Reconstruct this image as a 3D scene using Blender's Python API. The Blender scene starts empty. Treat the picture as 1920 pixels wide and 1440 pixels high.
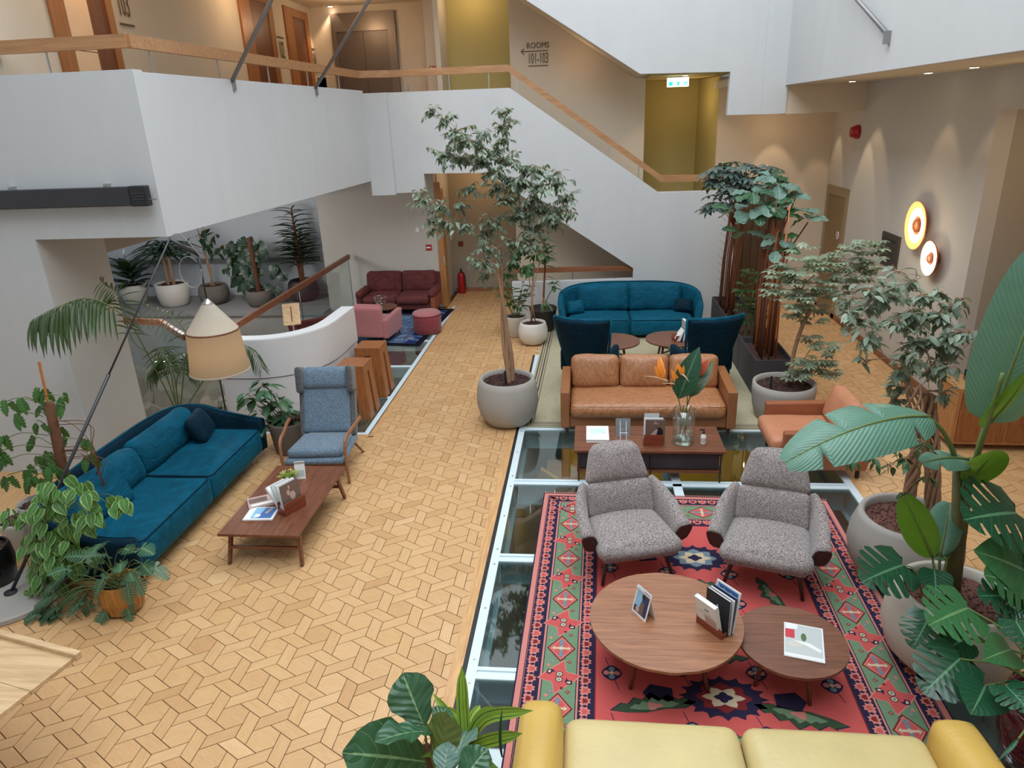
import bpy, math, random
import numpy as np
from mathutils import Matrix, Vector, noise
R = math.radians
PI = math.pi
random.seed(7)
SC = bpy.context.scene
COL = SC.collection

# ------------------------------------------------------------------ camera
cam_d = bpy.data.cameras.new('camera'); cam = bpy.data.objects.new('camera', cam_d); COL.objects.link(cam)
cam_d.sensor_fit = 'HORIZONTAL'; cam_d.sensor_width = 36.0; cam_d.lens = 24.906; cam_d.clip_end = 200; cam_d.clip_start = 0.05
def _cam():
    pitch, roll, yaw = 0.35987, -0.04004, 0.11321
    w = Vector((-math.sin(yaw)*math.cos(pitch), math.cos(yaw)*math.cos(pitch), -math.sin(pitch)))
    r0 = Vector((math.cos(yaw), math.sin(yaw), 0)); u0 = r0.cross(w)
    r = r0*math.cos(roll)+u0*math.sin(roll); u = -r0*math.sin(roll)+u0*math.cos(roll)
    m = Matrix(((r.x, u.x, -w.x, 0), (r.y, u.y, -w.y, 0), (r.z, u.z, -w.z, 4.0), (0, 0, 0, 1)))
    cam.matrix_world = m
_cam()
SC.camera = cam

# ------------------------------------------------------------------ world, skylight, exposure
SC.view_settings.view_transform = 'Standard'; SC.view_settings.look = 'None'
SC.view_settings.gamma = 1.0; SC.view_settings.use_curve_mapping = False
SC.view_settings.exposure = 0.28
wd = bpy.data.worlds.new('overcast_sky'); SC.world = wd; wd.use_nodes = True
wd.node_tree.nodes['Background'].inputs[0].default_value = (0.78, 0.88, 1.0, 1)
wd.node_tree.nodes['Background'].inputs[1].default_value = 0.22
def area(name, loc, size, power, color, rot=(0, 0, 0), spread=180):
    l = bpy.data.lights.new(name, 'AREA'); l.shape = 'RECTANGLE'; l.size = size[0]; l.size_y = size[1]
    l.energy = power; l.color = color; l.spread = R(spread)
    o = bpy.data.objects.new(name, l); o.location = loc; o.rotation_euler = rot; COL.objects.link(o); return o
# the glazed atrium roof: overcast daylight
area('skylight', (-0.6, 5.2, 10.4), (7.6, 15.4), 1400, (0.86, 0.93, 1.0))
WARM = (1.0, 0.72, 0.46)
# warm lamps over the galleries and passages
def lamp(name, loc, power, color=WARM, radius=0.12):
    l = bpy.data.lights.new(name, 'POINT'); l.energy = power; l.color = color; l.shadow_soft_size = radius
    o = bpy.data.objects.new(name, l); o.location = loc; COL.objects.link(o); return o
def spot(name, loc, tgt, power, angle=60, color=WARM, blend=.35, radius=.04):
    l = bpy.data.lights.new(name, 'SPOT'); l.energy = power; l.color = color; l.spot_size = R(angle); l.spot_blend = blend; l.shadow_soft_size = radius
    o = bpy.data.objects.new(name, l); o.location = loc
    o.rotation_euler = (Vector(tgt)-Vector(loc)).to_track_quat('-Z', 'Y').to_euler(); COL.objects.link(o); return o

# ------------------------------------------------------------------ materials
MATS = {}
class NT:
    def __init__(s, name):
        m = bpy.data.materials.new(name); m.use_nodes = True; s.m = m; s.t = m.node_tree
        s.b = s.t.nodes['Principled BSDF']; s.out = s.t.nodes['Material Output']
    def n(s, typ, **kw):
        nd = s.t.nodes.new(typ)
        for k, v in kw.items():
            if k.startswith('_'): setattr(nd, k[1:], v)
            else: nd.inputs[k.replace('__', ' ')].default_value = v
        return nd
    def l(s, a, b): s.t.links.new(a, b)
    def coord(s, kind='Object', scale=(1, 1, 1), rot=(0, 0, 0)):
        tc = s.n('ShaderNodeTexCoord'); mp = s.n('ShaderNodeMapping')
        mp.inputs['Scale'].default_value = scale; mp.inputs['Rotation'].default_value = rot
        s.l(tc.outputs[kind], mp.inputs['Vector']); return mp.outputs[0]
    def noise(s, vec, scale, detail=3, rough=.5, dist=0.0):
        nd = s.n('ShaderNodeTexNoise'); nd.inputs['Scale'].default_value = scale; nd.inputs['Detail'].default_value = detail
        nd.inputs['Roughness'].default_value = rough; nd.inputs['Distortion'].default_value = dist
        s.l(vec, nd.inputs['Vector']); return nd.outputs['Fac']
    def ramp(s, fac, stops):
        nd = s.n('ShaderNodeValToRGB'); cr = nd.color_ramp
        while len(cr.elements) < len(stops): cr.elements.new(0.5)
        for e, (p, c) in zip(cr.elements, stops): e.position = p; e.color = (*c[:3], 1)
        s.l(fac, nd.inputs['Fac']); return nd.outputs['Color']
    def mix(s, fac, a, b, blend='MIX'):
        nd = s.n('ShaderNodeMix', _data_type='RGBA', _blend_type=blend)
        for v, i in ((fac, 0), (a, 6), (b, 7)):
            if isinstance(v, (int, float)): nd.inputs[i].default_value = v
            elif isinstance(v, tuple): nd.inputs[i].default_value = (*v[:3], 1)
            else: s.l(v, nd.inputs[i])
        return nd.outputs[2]
    def bump(s, h, strength=.3, dist=.01):
        nd = s.n('ShaderNodeBump'); nd.inputs['Strength'].default_value = strength; nd.inputs['Distance'].default_value = dist
        s.l(h, nd.inputs['Height']); s.l(nd.outputs[0], s.b.inputs['Normal']); return nd
    def set(s, **kw):
        for k, v in kw.items():
            i = s.b.inputs[k.replace('__', ' ')]
            if isinstance(v, (int, float)): i.default_value = v
            elif isinstance(v, tuple): i.default_value = (*v[:3], 1) if len(v) >= 3 and i.type == 'RGBA' else v
            else: s.l(v, i)
        return s
def lin(r, g, b):
    f = lambda c: (c/255/12.92 if c/255 <= .04045 else ((c/255+.055)/1.055)**2.4)
    return (f(r), f(g), f(b))
def dk(c, k): return tuple(v*k for v in c)

def m_plain(name, c, rough=.5, metal=0.0, var=.06, scale=6, bump=0.0, bscale=60, coat=0.0, spec=.5):
    s = NT(name); v = s.coord()
    s.set(Base__Color=s.mix(s.noise(v, scale, 4, .6), dk(c, 1-var), dk(c, 1+var)), Roughness=rough, Metallic=metal)
    s.b.inputs['Coat Weight'].default_value = coat; s.b.inputs['Specular IOR Level'].default_value = spec
    if bump: s.bump(s.noise(v, bscale, 3), bump, .004)
    return s.m
def m_plaster(name, c, stain=.05):
    s = NT(name); v = s.coord()
    v2 = s.coord('Object', (1.2, 1.2, .25))
    a = s.mix(s.noise(v, .8, 5, .65), dk(c, 1-stain), dk(c, 1+stain*.5))
    b = s.mix(s.ramp(s.noise(v2, 2.2, 5, .6, .6), [(.35, (0, 0, 0)), (.75, (1, 1, 1))]), a, dk(c, 1-stain*1.2))
    s.set(Base__Color=b, Roughness=.85); s.b.inputs['Specular IOR Level'].default_value = .2
    s.bump(s.noise(v, 14, 6, .7), .12, .01); return s.m
def m_wood(name, c1, c2, axis='X', scale=1.0, rough=.42, coat=.15, ring=9.0):
    s = NT(name); sc = {'X': (.35, 5, 5), 'Y': (5, .35, 5), 'Z': (5, 5, .35)}[axis]
    v = s.coord('Object', tuple(k*scale for k in sc))
    n1 = s.noise(v, 2.2, 5, .6, 1.2); n2 = s.noise(v, ring, 6, .7, .4)
    a = s.mix(n1, c2, c1); b = s.mix(s.ramp(n2, [(.38, (0, 0, 0)), (.62, (1, 1, 1))]), dk(c2, .82), a)
    s.set(Base__Color=b, Roughness=rough); s.b.inputs['Coat Weight'].default_value = coat; s.b.inputs['Coat Roughness'].default_value = .3
    s.bump(n2, .08, .003); return s.m
def m_velvet(name, c, hi, crush=1.0):
    s = NT(name); v = s.coord()
    lw = s.n('ShaderNodeLayerWeight'); lw.inputs['Blend'].default_value = .35
    n = s.noise(v, 3.0, 5, .65, 1.6)
    a = s.mix(s.ramp(n, [(.35, (0, 0, 0)), (.7, (1, 1, 1))]), dk(c, .72), dk(c, 1.25))
    s.set(Base__Color=a, Roughness=.75)
    s.b.inputs['Sheen Weight'].default_value = .3; s.b.inputs['Sheen Roughness'].default_value = .35
    s.b.inputs['Sheen Tint'].default_value = (*hi, 1); s.b.inputs['Specular IOR Level'].default_value = .15
    v2 = s.coord('Object', (1, 1, 2.2))
    s.bump(s.noise(v2, 3.5*crush, 4, .55, 2.2), .55, .03); return s.m
def m_leather(name, c, wr=1.0, rough=.38, wscale=5.0):
    s = NT(name); v = s.coord('Object', (1.0, 1.4, .45))
    n = s.noise(v, wscale, 3, .5, 2.6); g = s.noise(s.coord(), 90, 2)
    patch = s.noise(s.coord(), 2.0, 4)
    a = s.mix(patch, dk(c, .8), dk(c, 1.16))
    a = s.mix(s.ramp(n, [(.44, (1, 1, 1)), (.5, (0, 0, 0)), (.56, (1, 1, 1))]), dk(c, .72), a) if wr > .8 else a
    s.set(Base__Color=a, Roughness=rough)
    s.bump(s.mix(.1, n, g), .55*wr, .03); s.b.inputs['Specular IOR Level'].default_value = .5
    return s.m
def m_fabric(name, c, c2, scale=260, bump=.5, rough=.95, thr=(.42, .6)):
    s = NT(name)
    v1 = s.coord('Object', (1, 1, .35)); v2 = s.coord('Object', (.35, .35, 1))
    n1 = s.noise(v1, scale, 2); n2 = s.noise(v2, scale*.8, 2)
    f = s.mix(.5, n1, n2); a = s.mix(s.ramp(f, [(thr[0], (0, 0, 0)), (thr[1], (1, 1, 1))]), c, c2)
    s.set(Base__Color=a, Roughness=rough); s.b.inputs['Sheen Weight'].default_value = .25
    s.bump(f, bump, .004); return s.m
def m_emit(name, c, strength):
    s = NT(name); s.set(Base__Color=c, Roughness=.6)
    s.b.inputs['Emission Color'].default_value = (*c, 1); s.b.inputs['Emission Strength'].default_value = strength; return s.m
def m_glass(name, tint=(.85, .95, .93), alpha=.12, rough=.02):
    s = NT(name)
    t = s.n('ShaderNodeBsdfTransparent'); t.inputs[0].default_value = (*tint, 1)
    gl = s.n('ShaderNodeBsdfGlossy'); gl.inputs['Roughness'].default_value = rough; gl.inputs[0].default_value = (.95, 1, 1, 1)
    fr = s.n('ShaderNodeFresnel'); ge = s.n('ShaderNodeNewGeometry'); io = s.n('ShaderNodeMath', _operation='MULTIPLY_ADD'); io.inputs[1].default_value = 1/1.5-1.5; io.inputs[2].default_value = 1.5
    s.l(ge.outputs['Backfacing'], io.inputs[0]); s.l(io.outputs[0], fr.inputs[0])
    ad = s.n('ShaderNodeMath', _operation='ADD'); ad.inputs[1].default_value = alpha-.04; ad.use_clamp = True
    s.l(fr.outputs[0], ad.inputs[0])
    mx = s.n('ShaderNodeMixShader'); s.l(ad.outputs[0], mx.inputs[0]); s.l(t.outputs[0], mx.inputs[1]); s.l(gl.outputs[0], mx.inputs[2])
    s.l(mx.outputs[0], s.out.inputs[0]); return s.m
def m_leaf(name, c, vein, rough=.35, trans=.25, veins=9.0, var=.25, edge=None, wave=0.0, under=None):
    """UV: u across (0..1, midrib at .5), v along the leaf"""
    s = NT(name); uv = s.n('ShaderNodeUVMap'); sp = s.n('ShaderNodeSeparateXYZ'); s.l(uv.outputs[0], sp.inputs[0])
    def math_(op, a, b=None):
        nd = s.n('ShaderNodeMath', _operation=op)
        for i, v in enumerate((a, b)):
            if v is None: continue
            if isinstance(v, (int, float)): nd.inputs[i].default_value = v
            else: s.l(v, nd.inputs[i])
        return nd.outputs[0]
    au = math_('ABSOLUTE', math_('SUBTRACT', sp.outputs[0], .5))
    mid = math_('LESS_THAN', au, .022)
    ph = math_('SUBTRACT', math_('MULTIPLY', sp.outputs[1], veins), math_('MULTIPLY', au, veins*.5))
    fr = math_('ABSOLUTE', math_('SUBTRACT', math_('FRACT', ph), .5))
    side = math_('LESS_THAN', fr, .035)
    vm = math_('MAXIMUM', mid, math_('MULTIPLY', side, .32))
    oi = s.n('ShaderNodeObjectInfo'); at = s.n('ShaderNodeAttribute', _attribute_name='rnd')
    rn = math_('FRACT', math_('ADD', oi.outputs['Random'], at.outputs['Fac']))
    base = s.mix(rn, dk(c, 1-var), dk(c, 1+var*1.3))
    nz = s.noise(s.coord(), 14, 3); base = s.mix(nz, dk(c, .8), base)
    if edge:
        eb = math_('ADD', au, math_('MULTIPLY', nz, .25)); base = s.mix(math_('GREATER_THAN', eb, .50), base, edge)
    col = s.mix(math_('MULTIPLY', vm, .75), base, vein)
    if under:
        ge = s.n('ShaderNodeNewGeometry'); col = s.mix(ge.outputs['Backfacing'], col, under)
    s.set(Base__Color=col, Roughness=rough)
    s.b.inputs['Specular IOR Level'].default_value = .55
    h = math_('ADD', fr, math_('MULTIPLY', mid, -.5)); s.bump(h, .5, .004+wave)
    tr = s.n('ShaderNodeBsdfTranslucent'); s.l(s.mix(.35, col, (.35, .5, .05)), tr.inputs[0])
    mx = s.n('ShaderNodeMixShader'); mx.inputs[0].default_value = trans
    s.l(s.b.outputs[0], mx.inputs[1]); s.l(tr.outputs[0], mx.inputs[2]); s.l(mx.outputs[0], s.out.inputs[0]); return s.m
def m_parquet(name='parquet_oak'):
    s = NT(name); oi = s.n('ShaderNodeObjectInfo'); at = s.n('ShaderNodeAttribute', _attribute_name='rnd')
    ad = s.n('ShaderNodeMath', _operation='ADD'); s.l(oi.outputs['Random'], ad.inputs[0]); s.l(at.outputs['Fac'], ad.inputs[1])
    fr = s.n('ShaderNodeMath', _operation='FRACT'); s.l(ad.outputs[0], fr.inputs[0])
    col = s.ramp(fr.outputs[0], [(0, lin(206, 162, 114)), (.15, lin(214, 172, 124)), (.6, lin(222, 182, 134)), (.9, lin(216, 174, 124)), (1, lin(228, 190, 144))])
    uv = s.n('ShaderNodeUVMap'); mp = s.n('ShaderNodeMapping'); mp.inputs['Scale'].default_value = (3, 26, 1); s.l(uv.outputs[0], mp.inputs[0])
    off = s.n('ShaderNodeCombineXYZ'); m3 = s.n('ShaderNodeMath', _operation='MULTIPLY'); m3.inputs[1].default_value = 37.0
    s.l(fr.outputs[0], m3.inputs[0]); s.l(m3.outputs[0], off.inputs[0]); s.l(m3.outputs[0], off.inputs[1]); s.l(off.outputs[0], mp.inputs['Location'])
    n = s.noise(mp.outputs[0], 3.0, 6, .65, .7); n2 = s.noise(mp.outputs[0], .6, 3, .5)
    c = s.mix(s.ramp(n, [(.3, (0, 0, 0)), (.7, (1, 1, 1))]), s.mix(1.0, col, (.86, .80, .72), 'MULTIPLY'), col)
    c = s.mix(n2, s.mix(1.0, c, (.90, .86, .80), 'MULTIPLY'), c)
    s.set(Base__Color=c, Roughness=.42); s.b.inputs['Coat Weight'].default_value = .12; s.b.inputs['Coat Roughness'].default_value = .25
    s.bump(n, .05, .002); return s.m
def m_rug(name, c, var=.22, scale=9, stretch=(1, 6, 1), rough=.97, tuft=420):
    s = NT(name); v = s.coord('Object', stretch); n = s.noise(v, scale, 5, .7)
    t = s.noise(s.coord(), tuft, 2)
    a = s.mix(n, dk(c, 1-var), dk(c, 1+var)); s.set(Base__Color=s.mix(t, dk(c, .75), a), Roughness=rough)
    s.b.inputs['Specular IOR Level'].default_value = .1; s.bump(t, .5, .003); return s.m

M = {}
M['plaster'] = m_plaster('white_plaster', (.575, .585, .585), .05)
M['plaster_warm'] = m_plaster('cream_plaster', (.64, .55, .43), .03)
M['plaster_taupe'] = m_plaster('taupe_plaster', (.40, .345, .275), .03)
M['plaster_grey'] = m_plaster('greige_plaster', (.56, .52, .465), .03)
M['plaster_yellow'] = m_plaster('ochre_plaster', (.52, .42, .17), .03)
M['panel_white'] = m_plain('white_lacquer', (.66, .64, .63), .3, var=.02)
M['top_white'] = m_plain('white_gloss', (.9, .9, .9), .15, var=.01)
M['parquet'] = m_parquet()
M['joint'] = m_plain('dark_joint', (.09, .045, .022), .9)
M['board'] = m_wood('oak_border', lin(226, 180, 124), lin(208, 158, 104), 'Y')
M['oak'] = m_wood('oak', lin(205, 158, 108), lin(182, 134, 86), 'X', .8)
M['oakZ'] = m_wood('oak_upright', lin(202, 146, 92), lin(176, 118, 68), 'Z', .8)
M['oak_pale'] = m_wood('pale_oak', lin(224, 192, 150), lin(204, 168, 124), 'X', .6)
M['walnut'] = m_wood('walnut', lin(148, 90, 58), lin(104, 58, 38), 'X', 1.0)
M['walnutY'] = m_wood('walnut_y', lin(148, 90, 58), lin(102, 57, 38), 'Y', 1.0)
M['walnut_lt'] = m_wood('walnut_light', lin(178, 124, 88), lin(146, 96, 66), 'X', .8)
M['walnut_md'] = m_wood('walnut_mid', lin(140, 90, 64), lin(110, 68, 48), 'X', .8)
M['woodbrown'] = m_wood('brown_beech', lin(160, 100, 62), lin(122, 72, 44), 'Z', 1.0)
M['woodorange'] = m_wood('orange_oak', lin(182, 116, 66), lin(148, 88, 46), 'Z', 1.0)
M['darkleg'] = m_plain('dark_wood_leg', lin(58, 40, 34), .4)
M['teal'] = m_velvet('teal_velvet', lin(4, 80, 104), (.05, .42, .56))
M['tealdk'] = m_velvet('dark_teal_velvet', lin(4, 38, 54), (.03, .16, .22))
M['leather'] = m_leather('tan_leather', lin(174, 118, 78))
M['leatherframe'] = m_leather('tan_leather_frame', lin(150, 96, 58), .3, .4)
M['leatherred'] = m_leather('cognac_leather', lin(154, 92, 62), .3, .4)
M['leatherseat'] = m_leather('cognac_seat', lin(190, 128, 94), .5, .5)
M['yellow'] = m_leather('yellow_leather', lin(204, 184, 128), .25, .42)
M['yellowarm'] = m_leather('yellow_leather_arm', lin(206, 168, 84), .25, .38)
M['greyfab'] = m_fabric('grey_tweed', lin(92, 82, 79), lin(178, 167, 162), 260)
M['bluefab'] = m_fabric('blue_tweed', lin(66, 86, 102), lin(128, 148, 164), 260)
M['bluefabdk'] = m_fabric('grey_tweed_side', lin(58, 60, 62), lin(104, 104, 104), 150)
M['burg'] = m_velvet('burgundy_fabric', lin(104, 54, 52), (.30, .15, .14), 1.2)
M['rust'] = m_plain('rust_fabric', lin(150, 78, 52), .9)
M['pink'] = m_fabric('rose_fabric', lin(160, 92, 94), lin(190, 120, 120), 300, .2)
M['poufside'] = m_fabric('red_knit', lin(120, 44, 50), lin(150, 66, 70), 120, .5)
M['concrete'] = m_plain('grey_concrete', lin(164, 158, 150), .8, var=.08, scale=5, bump=.15, bscale=30)
M['concretedk'] = m_plain('rough_concrete', lin(112, 104, 96), .9, var=.14, scale=7, bump=.3, bscale=25)
M['potwhite'] = m_plain('white_stoneware', lin(214, 208, 198), .55, var=.04)
M['potcream'] = m_plain('cream_stoneware', lin(196, 190, 176), .5, var=.05)
M['potdark'] = m_plain('charcoal_plastic', lin(62, 58, 58), .6)
M['potblack'] = m_plain('black_glaze', lin(20, 18, 18), .18)
M['potred'] = m_plain('oxblood_glaze', lin(78, 22, 26), .12, var=.25, scale=9, coat=.6)
M['potgold'] = m_wood('ochre_ribbed', lin(196, 138, 66), lin(160, 104, 40), 'Z', .8, .35)
M['soil'] = m_plain('bark_soil', lin(70, 46, 40), .95, var=.5, scale=60, bump=1.0, bscale=70)
M['clay'] = m_plain('clay_pebble', lin(104, 66, 56), .85, var=.4, scale=50, bump=.6, bscale=60)
M['steel'] = m_plain('painted_steel', lin(214, 228, 232), .35, var=.02)
M['metal'] = m_plain('brushed_steel', (.55, .55, .54), .3, 1.0)
M['gunmetal'] = m_plain('grey_metal', (.26, .25, .25), .45, .4)
M['brass'] = m_plain('brass', (.8, .62, .35), .25, 1.0)
M['black'] = m_plain('matt_black', (.018, .018, .02), .45)
M['blacksat'] = m_plain('satin_black', (.035, .035, .04), .35)
M['planter'] = m_plain('anthracite_planter', lin(66, 64, 68), .6, var=.08)
M['glass'] = m_glass('clear_glass', (.93, .96, .95), .045)
M['floorglass'] = m_glass('floor_glass', (.72, .80, .80), .12, .02)
M['vaseglass'] = m_glass('vase_glass', (.95, .98, .97), .10, .02)
M['acrylic'] = m_glass('acrylic', (.93, .95, .97), .16, .05)
M['white'] = m_plain('white', (.82, .82, .82), .5, var=.01)
M['paper'] = m_plain('paper', (.78, .77, .75), .7, var=.04, scale=40)
M['red'] = m_plain('signal_red', lin(168, 24, 30), .35)
M['grey'] = m_plain('mid_grey', (.3, .3, .31), .6)
M['lift'] = m_plain('lift_steel', lin(118, 106, 98), .35, .5, var=.05)
M['liftdoor'] = m_plain('lift_door', lin(104, 92, 84), .4, .4, var=.05)
M['stone'] = m_plain('grey_stone', lin(158, 148, 134), .95, var=.3, scale=3, bump=1.0, bscale=9)
M['bark'] = m_plain('pale_bark', lin(158, 124, 96), .85, var=.25, scale=22, bump=.5, bscale=40)
M['barkdk'] = m_plain('brown_bark', lin(112, 66, 42), .85, var=.45, scale=20, bump=.6, bscale=40)
M['barkgreen'] = m_plain('green_stem', lin(98, 112, 58), .6, var=.2, scale=20)
M['stalk'] = m_plain('banana_stalk', lin(96, 92, 56), .65, var=.35, scale=9, bump=.4, bscale=14)
M['coir'] = m_plain('coir_pole', lin(98, 62, 42), .98, var=.4, scale=40, bump=1.0, bscale=60)
M['bamboo'] = m_plain('orange_cane', lin(186, 112, 62), .5, var=.3, scale=15)
M['cactus'] = m_plain('cactus_skin', lin(84, 88, 54), .8, var=.2, scale=30, bump=.5, bscale=60)
M['downlight'] = m_emit('downlight_glow', (1.0, .93, .8), 9)
GREENV = lin(150, 178, 120)
M['lf_ficus'] = m_leaf('ficus_leaf', lin(126, 142, 122), lin(170, 184, 160), .3, .2, 6, .65)  # lightened base colour stands in for skylight on the leaves
M['lf_schef'] = m_leaf('schefflera_leaf', lin(148, 164, 138), lin(206, 212, 178), .35, .15, 4, .35)  # raised base colour carries the sky reflection off the leaves
M['lf_fiddle'] = m_leaf('fiddle_leaf', lin(48, 92, 62), lin(140, 170, 120), .3, .18, 7, .3, wave=.01, under=lin(108, 120, 62))
M['lf_fiddle2'] = m_leaf('fiddle_leaf_pale', lin(112, 144, 130), lin(160, 180, 160), .4, .2, 7, .3, wave=.01)  # paler grey green than the other fiddle leaf
M['lf_umb'] = m_leaf('umbrella_leaf', lin(84, 104, 100), lin(120, 140, 124), .32, .15, 4, .35)
M['lf_strel'] = m_leaf('strelitzia_leaf', lin(92, 138, 118), lin(160, 196, 140), .33, .2, 26, .12, wave=.006)  # skylight reflection is lightened into this base colour
M['lf_strelg'] = m_leaf('strelitzia_leaf_fresh', lin(84, 134, 30), lin(150, 190, 70), .35, .35, 22, .12, wave=.005)
M['lf_mons'] = m_leaf('monstera_leaf', lin(32, 82, 56), lin(100, 150, 110), .25, .12, 8, .25)
M['lf_monsl'] = m_leaf('monstera_leaf_light', lin(60, 116, 70), lin(130, 170, 110), .3, .2, 8, .25)
M['lf_xan'] = m_leaf('philodendron_leaf', lin(74, 114, 84), lin(140, 170, 130), .35, .18, 9, .25)
M['lf_poth'] = m_leaf('pothos_leaf', lin(76, 128, 62), lin(180, 196, 120), .35, .25, 6, .3, edge=lin(150, 180, 112))
M['lf_dark'] = m_leaf('dark_leaf', lin(30, 58, 34), lin(60, 96, 60), .4, .12, 5, .3)
M['lf_mid'] = m_leaf('mid_leaf', lin(56, 92, 54), lin(120, 150, 96), .35, .18, 6, .3)
M['lf_palm'] = m_leaf('palm_leaf', lin(60, 82, 44), lin(110, 130, 80), .45, .2, 1, .25)
M['lf_drac'] = m_leaf('dracaena_leaf', lin(60, 122, 40), lin(190, 210, 90), .3, .25, 1, .15, edge=None)
M['lf_dracy'] = m_leaf('dracaena_leaf_lime', lin(150, 184, 66), lin(60, 120, 40), .3, .25, 1, .1)
M['lf_adan'] = m_leaf('adansonii_leaf', lin(62, 108, 50), lin(130, 170, 90), .4, .25, 7, .25)

# ------------------------------------------------------------------ mesh builder
class MB:
    def __init__(s): s.v = []; s.f = []; s.mi = []; s.uv = []; s.rn = []; s.m = Matrix.Identity(4); s.c = 0; s.r = 0.0
    def tr(s, m): s.m = m; return s
    def mat(s, i): s.c = i; return s
    def add(s, vs, fs, uvs=None):
        b = len(s.v); m = s.m
        s.v += [tuple(m @ Vector(p)) for p in vs]
        for k, f in enumerate(fs):
            s.f.append(tuple(b+i for i in f)); s.mi.append(s.c); s.rn.append(s.r)
            s.uv.append([uvs[i] for i in f] if uvs is not None else None)
        return s
    def box(s, x0, x1, y0, y1, z0, z1, top=None):
        """top=(dx0,dx1,dy0,dy1): shifts of the top corners for tapered boxes"""
        a, b, c, d = top or (0, 0, 0, 0)
        v = [(x0, y0, z0), (x1, y0, z0), (x1, y1, z0), (x0, y1, z0), (x0+a, y0+c, z1), (x1+b, y0+c, z1), (x1+b, y1+d, z1), (x0+a, y1+d, z1)]
        return s.add(v, [(3, 2, 1, 0), (4, 5, 6, 7), (0, 1, 5, 4), (1, 2, 6, 5), (2, 3, 7, 6), (3, 0, 4, 7)])
    def hexa(s, bot, top):
        v = list(bot)+list(top)
        return s.add(v, [(3, 2, 1, 0), (4, 5, 6, 7), (0, 1, 5, 4), (1, 2, 6, 5), (2, 3, 7, 6), (3, 0, 4, 7)])
    def prism(s, poly, z0, z1):
        n = len(poly); v = [(p[0], p[1], z0) for p in poly]+[(p[0], p[1], z1) for p in poly]
        return s.add(v, [tuple(reversed(range(n))), tuple(range(n, 2*n))]+[(i, (i+1) % n, n+(i+1) % n, n+i) for i in range(n)])
    def prismY(s, poly, y0, y1):
        n = len(poly); v = [(p[0], y0, p[1]) for p in poly]+[(p[0], y1, p[1]) for p in poly]
        return s.add(v, [tuple(range(n)), tuple(reversed(range(n, 2*n)))]+[((i+1) % n, i, n+i, n+(i+1) % n) for i in range(n)])
    def prismX(s, poly, x0, x1):
        n = len(poly); v = [(x0, p[0], p[1]) for p in poly]+[(x1, p[0], p[1]) for p in poly]
        return s.add(v, [tuple(reversed(range(n))), tuple(range(n, 2*n))]+[(i, (i+1) % n, n+(i+1) % n, n+i) for i in range(n)])
    def tube(s, path, rad, n=8, caps=True, flat=1.0):
        P = [Vector(p) for p in path]; k = len(P)
        if isinstance(rad, (int, float)): rad = [rad]*k
        vs = []; up = Vector((0, 0, 1)); prev = None
        for i in range(k):
            t = (P[min(i+1, k-1)]-P[max(i-1, 0)])
            if t.length < 1e-9: t = Vector((0, 0, 1))
            t.normalize()
            if prev is None: a = t.cross(up if abs(t.z) < .95 else Vector((1, 0, 0))).normalized()
            else:
                a = prev-t*prev.dot(t); a = a.normalized() if a.length > 1e-6 else t.orthogonal().normalized()
            prev = a; b = t.cross(a)
            for j in range(n):
                th = 2*PI*j/n; vs.append(tuple(P[i]+a*(math.cos(th)*rad[i])+b*(math.sin(th)*rad[i]*flat)))
        fs = [(i*n+j, i*n+(j+1) % n, (i+1)*n+(j+1) % n, (i+1)*n+j) for i in range(k-1) for j in range(n)]
        if caps: fs += [tuple(reversed(range(n))), tuple(range((k-1)*n, k*n))]
        return s.add(vs, fs)
    def lathe(s, prof, n=24, c=(0, 0), sx=1.0, sy=1.0, caps=(True, True)):
        vs = [(c[0]+r*sx*math.cos(2*PI*j/n), c[1]+r*sy*math.sin(2*PI*j/n), z) for r, z in prof for j in range(n)]
        k = len(prof); fs = [(i*n+j, i*n+(j+1) % n, (i+1)*n+(j+1) % n, (i+1)*n+j) for i in range(k-1) for j in range(n)]
        if caps[0]: fs.append(tuple(reversed(range(n))))
        if caps[1]: fs.append(tuple(range((k-1)*n, k*n)))
        return s.add(vs, fs)
    def soft(s, x0, x1, y0, y1, z0, z1, r=.05, bulge=(0, 0, 0), n=10, wob=0.0, seed=0, shape=None, pinch=0.0):
        """a padded, rounded box; bulge=(x,y,z) swell of the faces"""
        cx, cy, cz = (x0+x1)/2, (y0+y1)/2, (z0+z1)/2; h = ((x1-x0)/2, (y1-y0)/2, (z1-z0)/2)
        r = min(r, *[k*.98 for k in h]); idx = {}; vs = []; fs = []
        cnt = [max(3, min(n, int(n*k/max(h))+2)) for k in h]
        def pt(i, j, k):
            key = (i, j, k)
            if key in idx: return idx[key]
            q = []
            for a, (ii, nn) in enumerate(((i, cnt[0]), (j, cnt[1]), (k, cnt[2]))):
                t = -1+2*ii/nn; q.append(math.sin(t*PI/2)*.35+t*.65 if nn > 3 else t)
            p = Vector((q[0]*h[0], q[1]*h[1], q[2]*h[2]))
            cl = Vector([max(-h[a]+r, min(h[a]-r, p[a])) for a in range(3)]); d = p-cl
            if d.length > 1e-9: d.normalize(); p2 = cl+d*r
            else: p2 = p
            ux, uy, uz = q
            for a, (b, c) in ((0, (uy, uz)), (1, (ux, uz)), (2, (ux, uy))):
                if bulge[a]: p2[a] += q[a]*bulge[a]*(1-b*b)*(1-c*c)*(1 if True else 0)
            if pinch:
                cor = abs(ux*uy) if True else 0; p2[2] *= 1-pinch*cor*cor
            if wob:
                nv = noise.noise_vector(Vector((p2.x*4+seed, p2.y*4, p2.z*4))); p2 += nv*wob
            if shape: p2 = shape(p2, q)
            idx[key] = len(vs); vs.append((cx+p2.x, cy+p2.y, cz+p2.z)); return idx[key]
        nx, ny, nz = cnt
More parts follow.
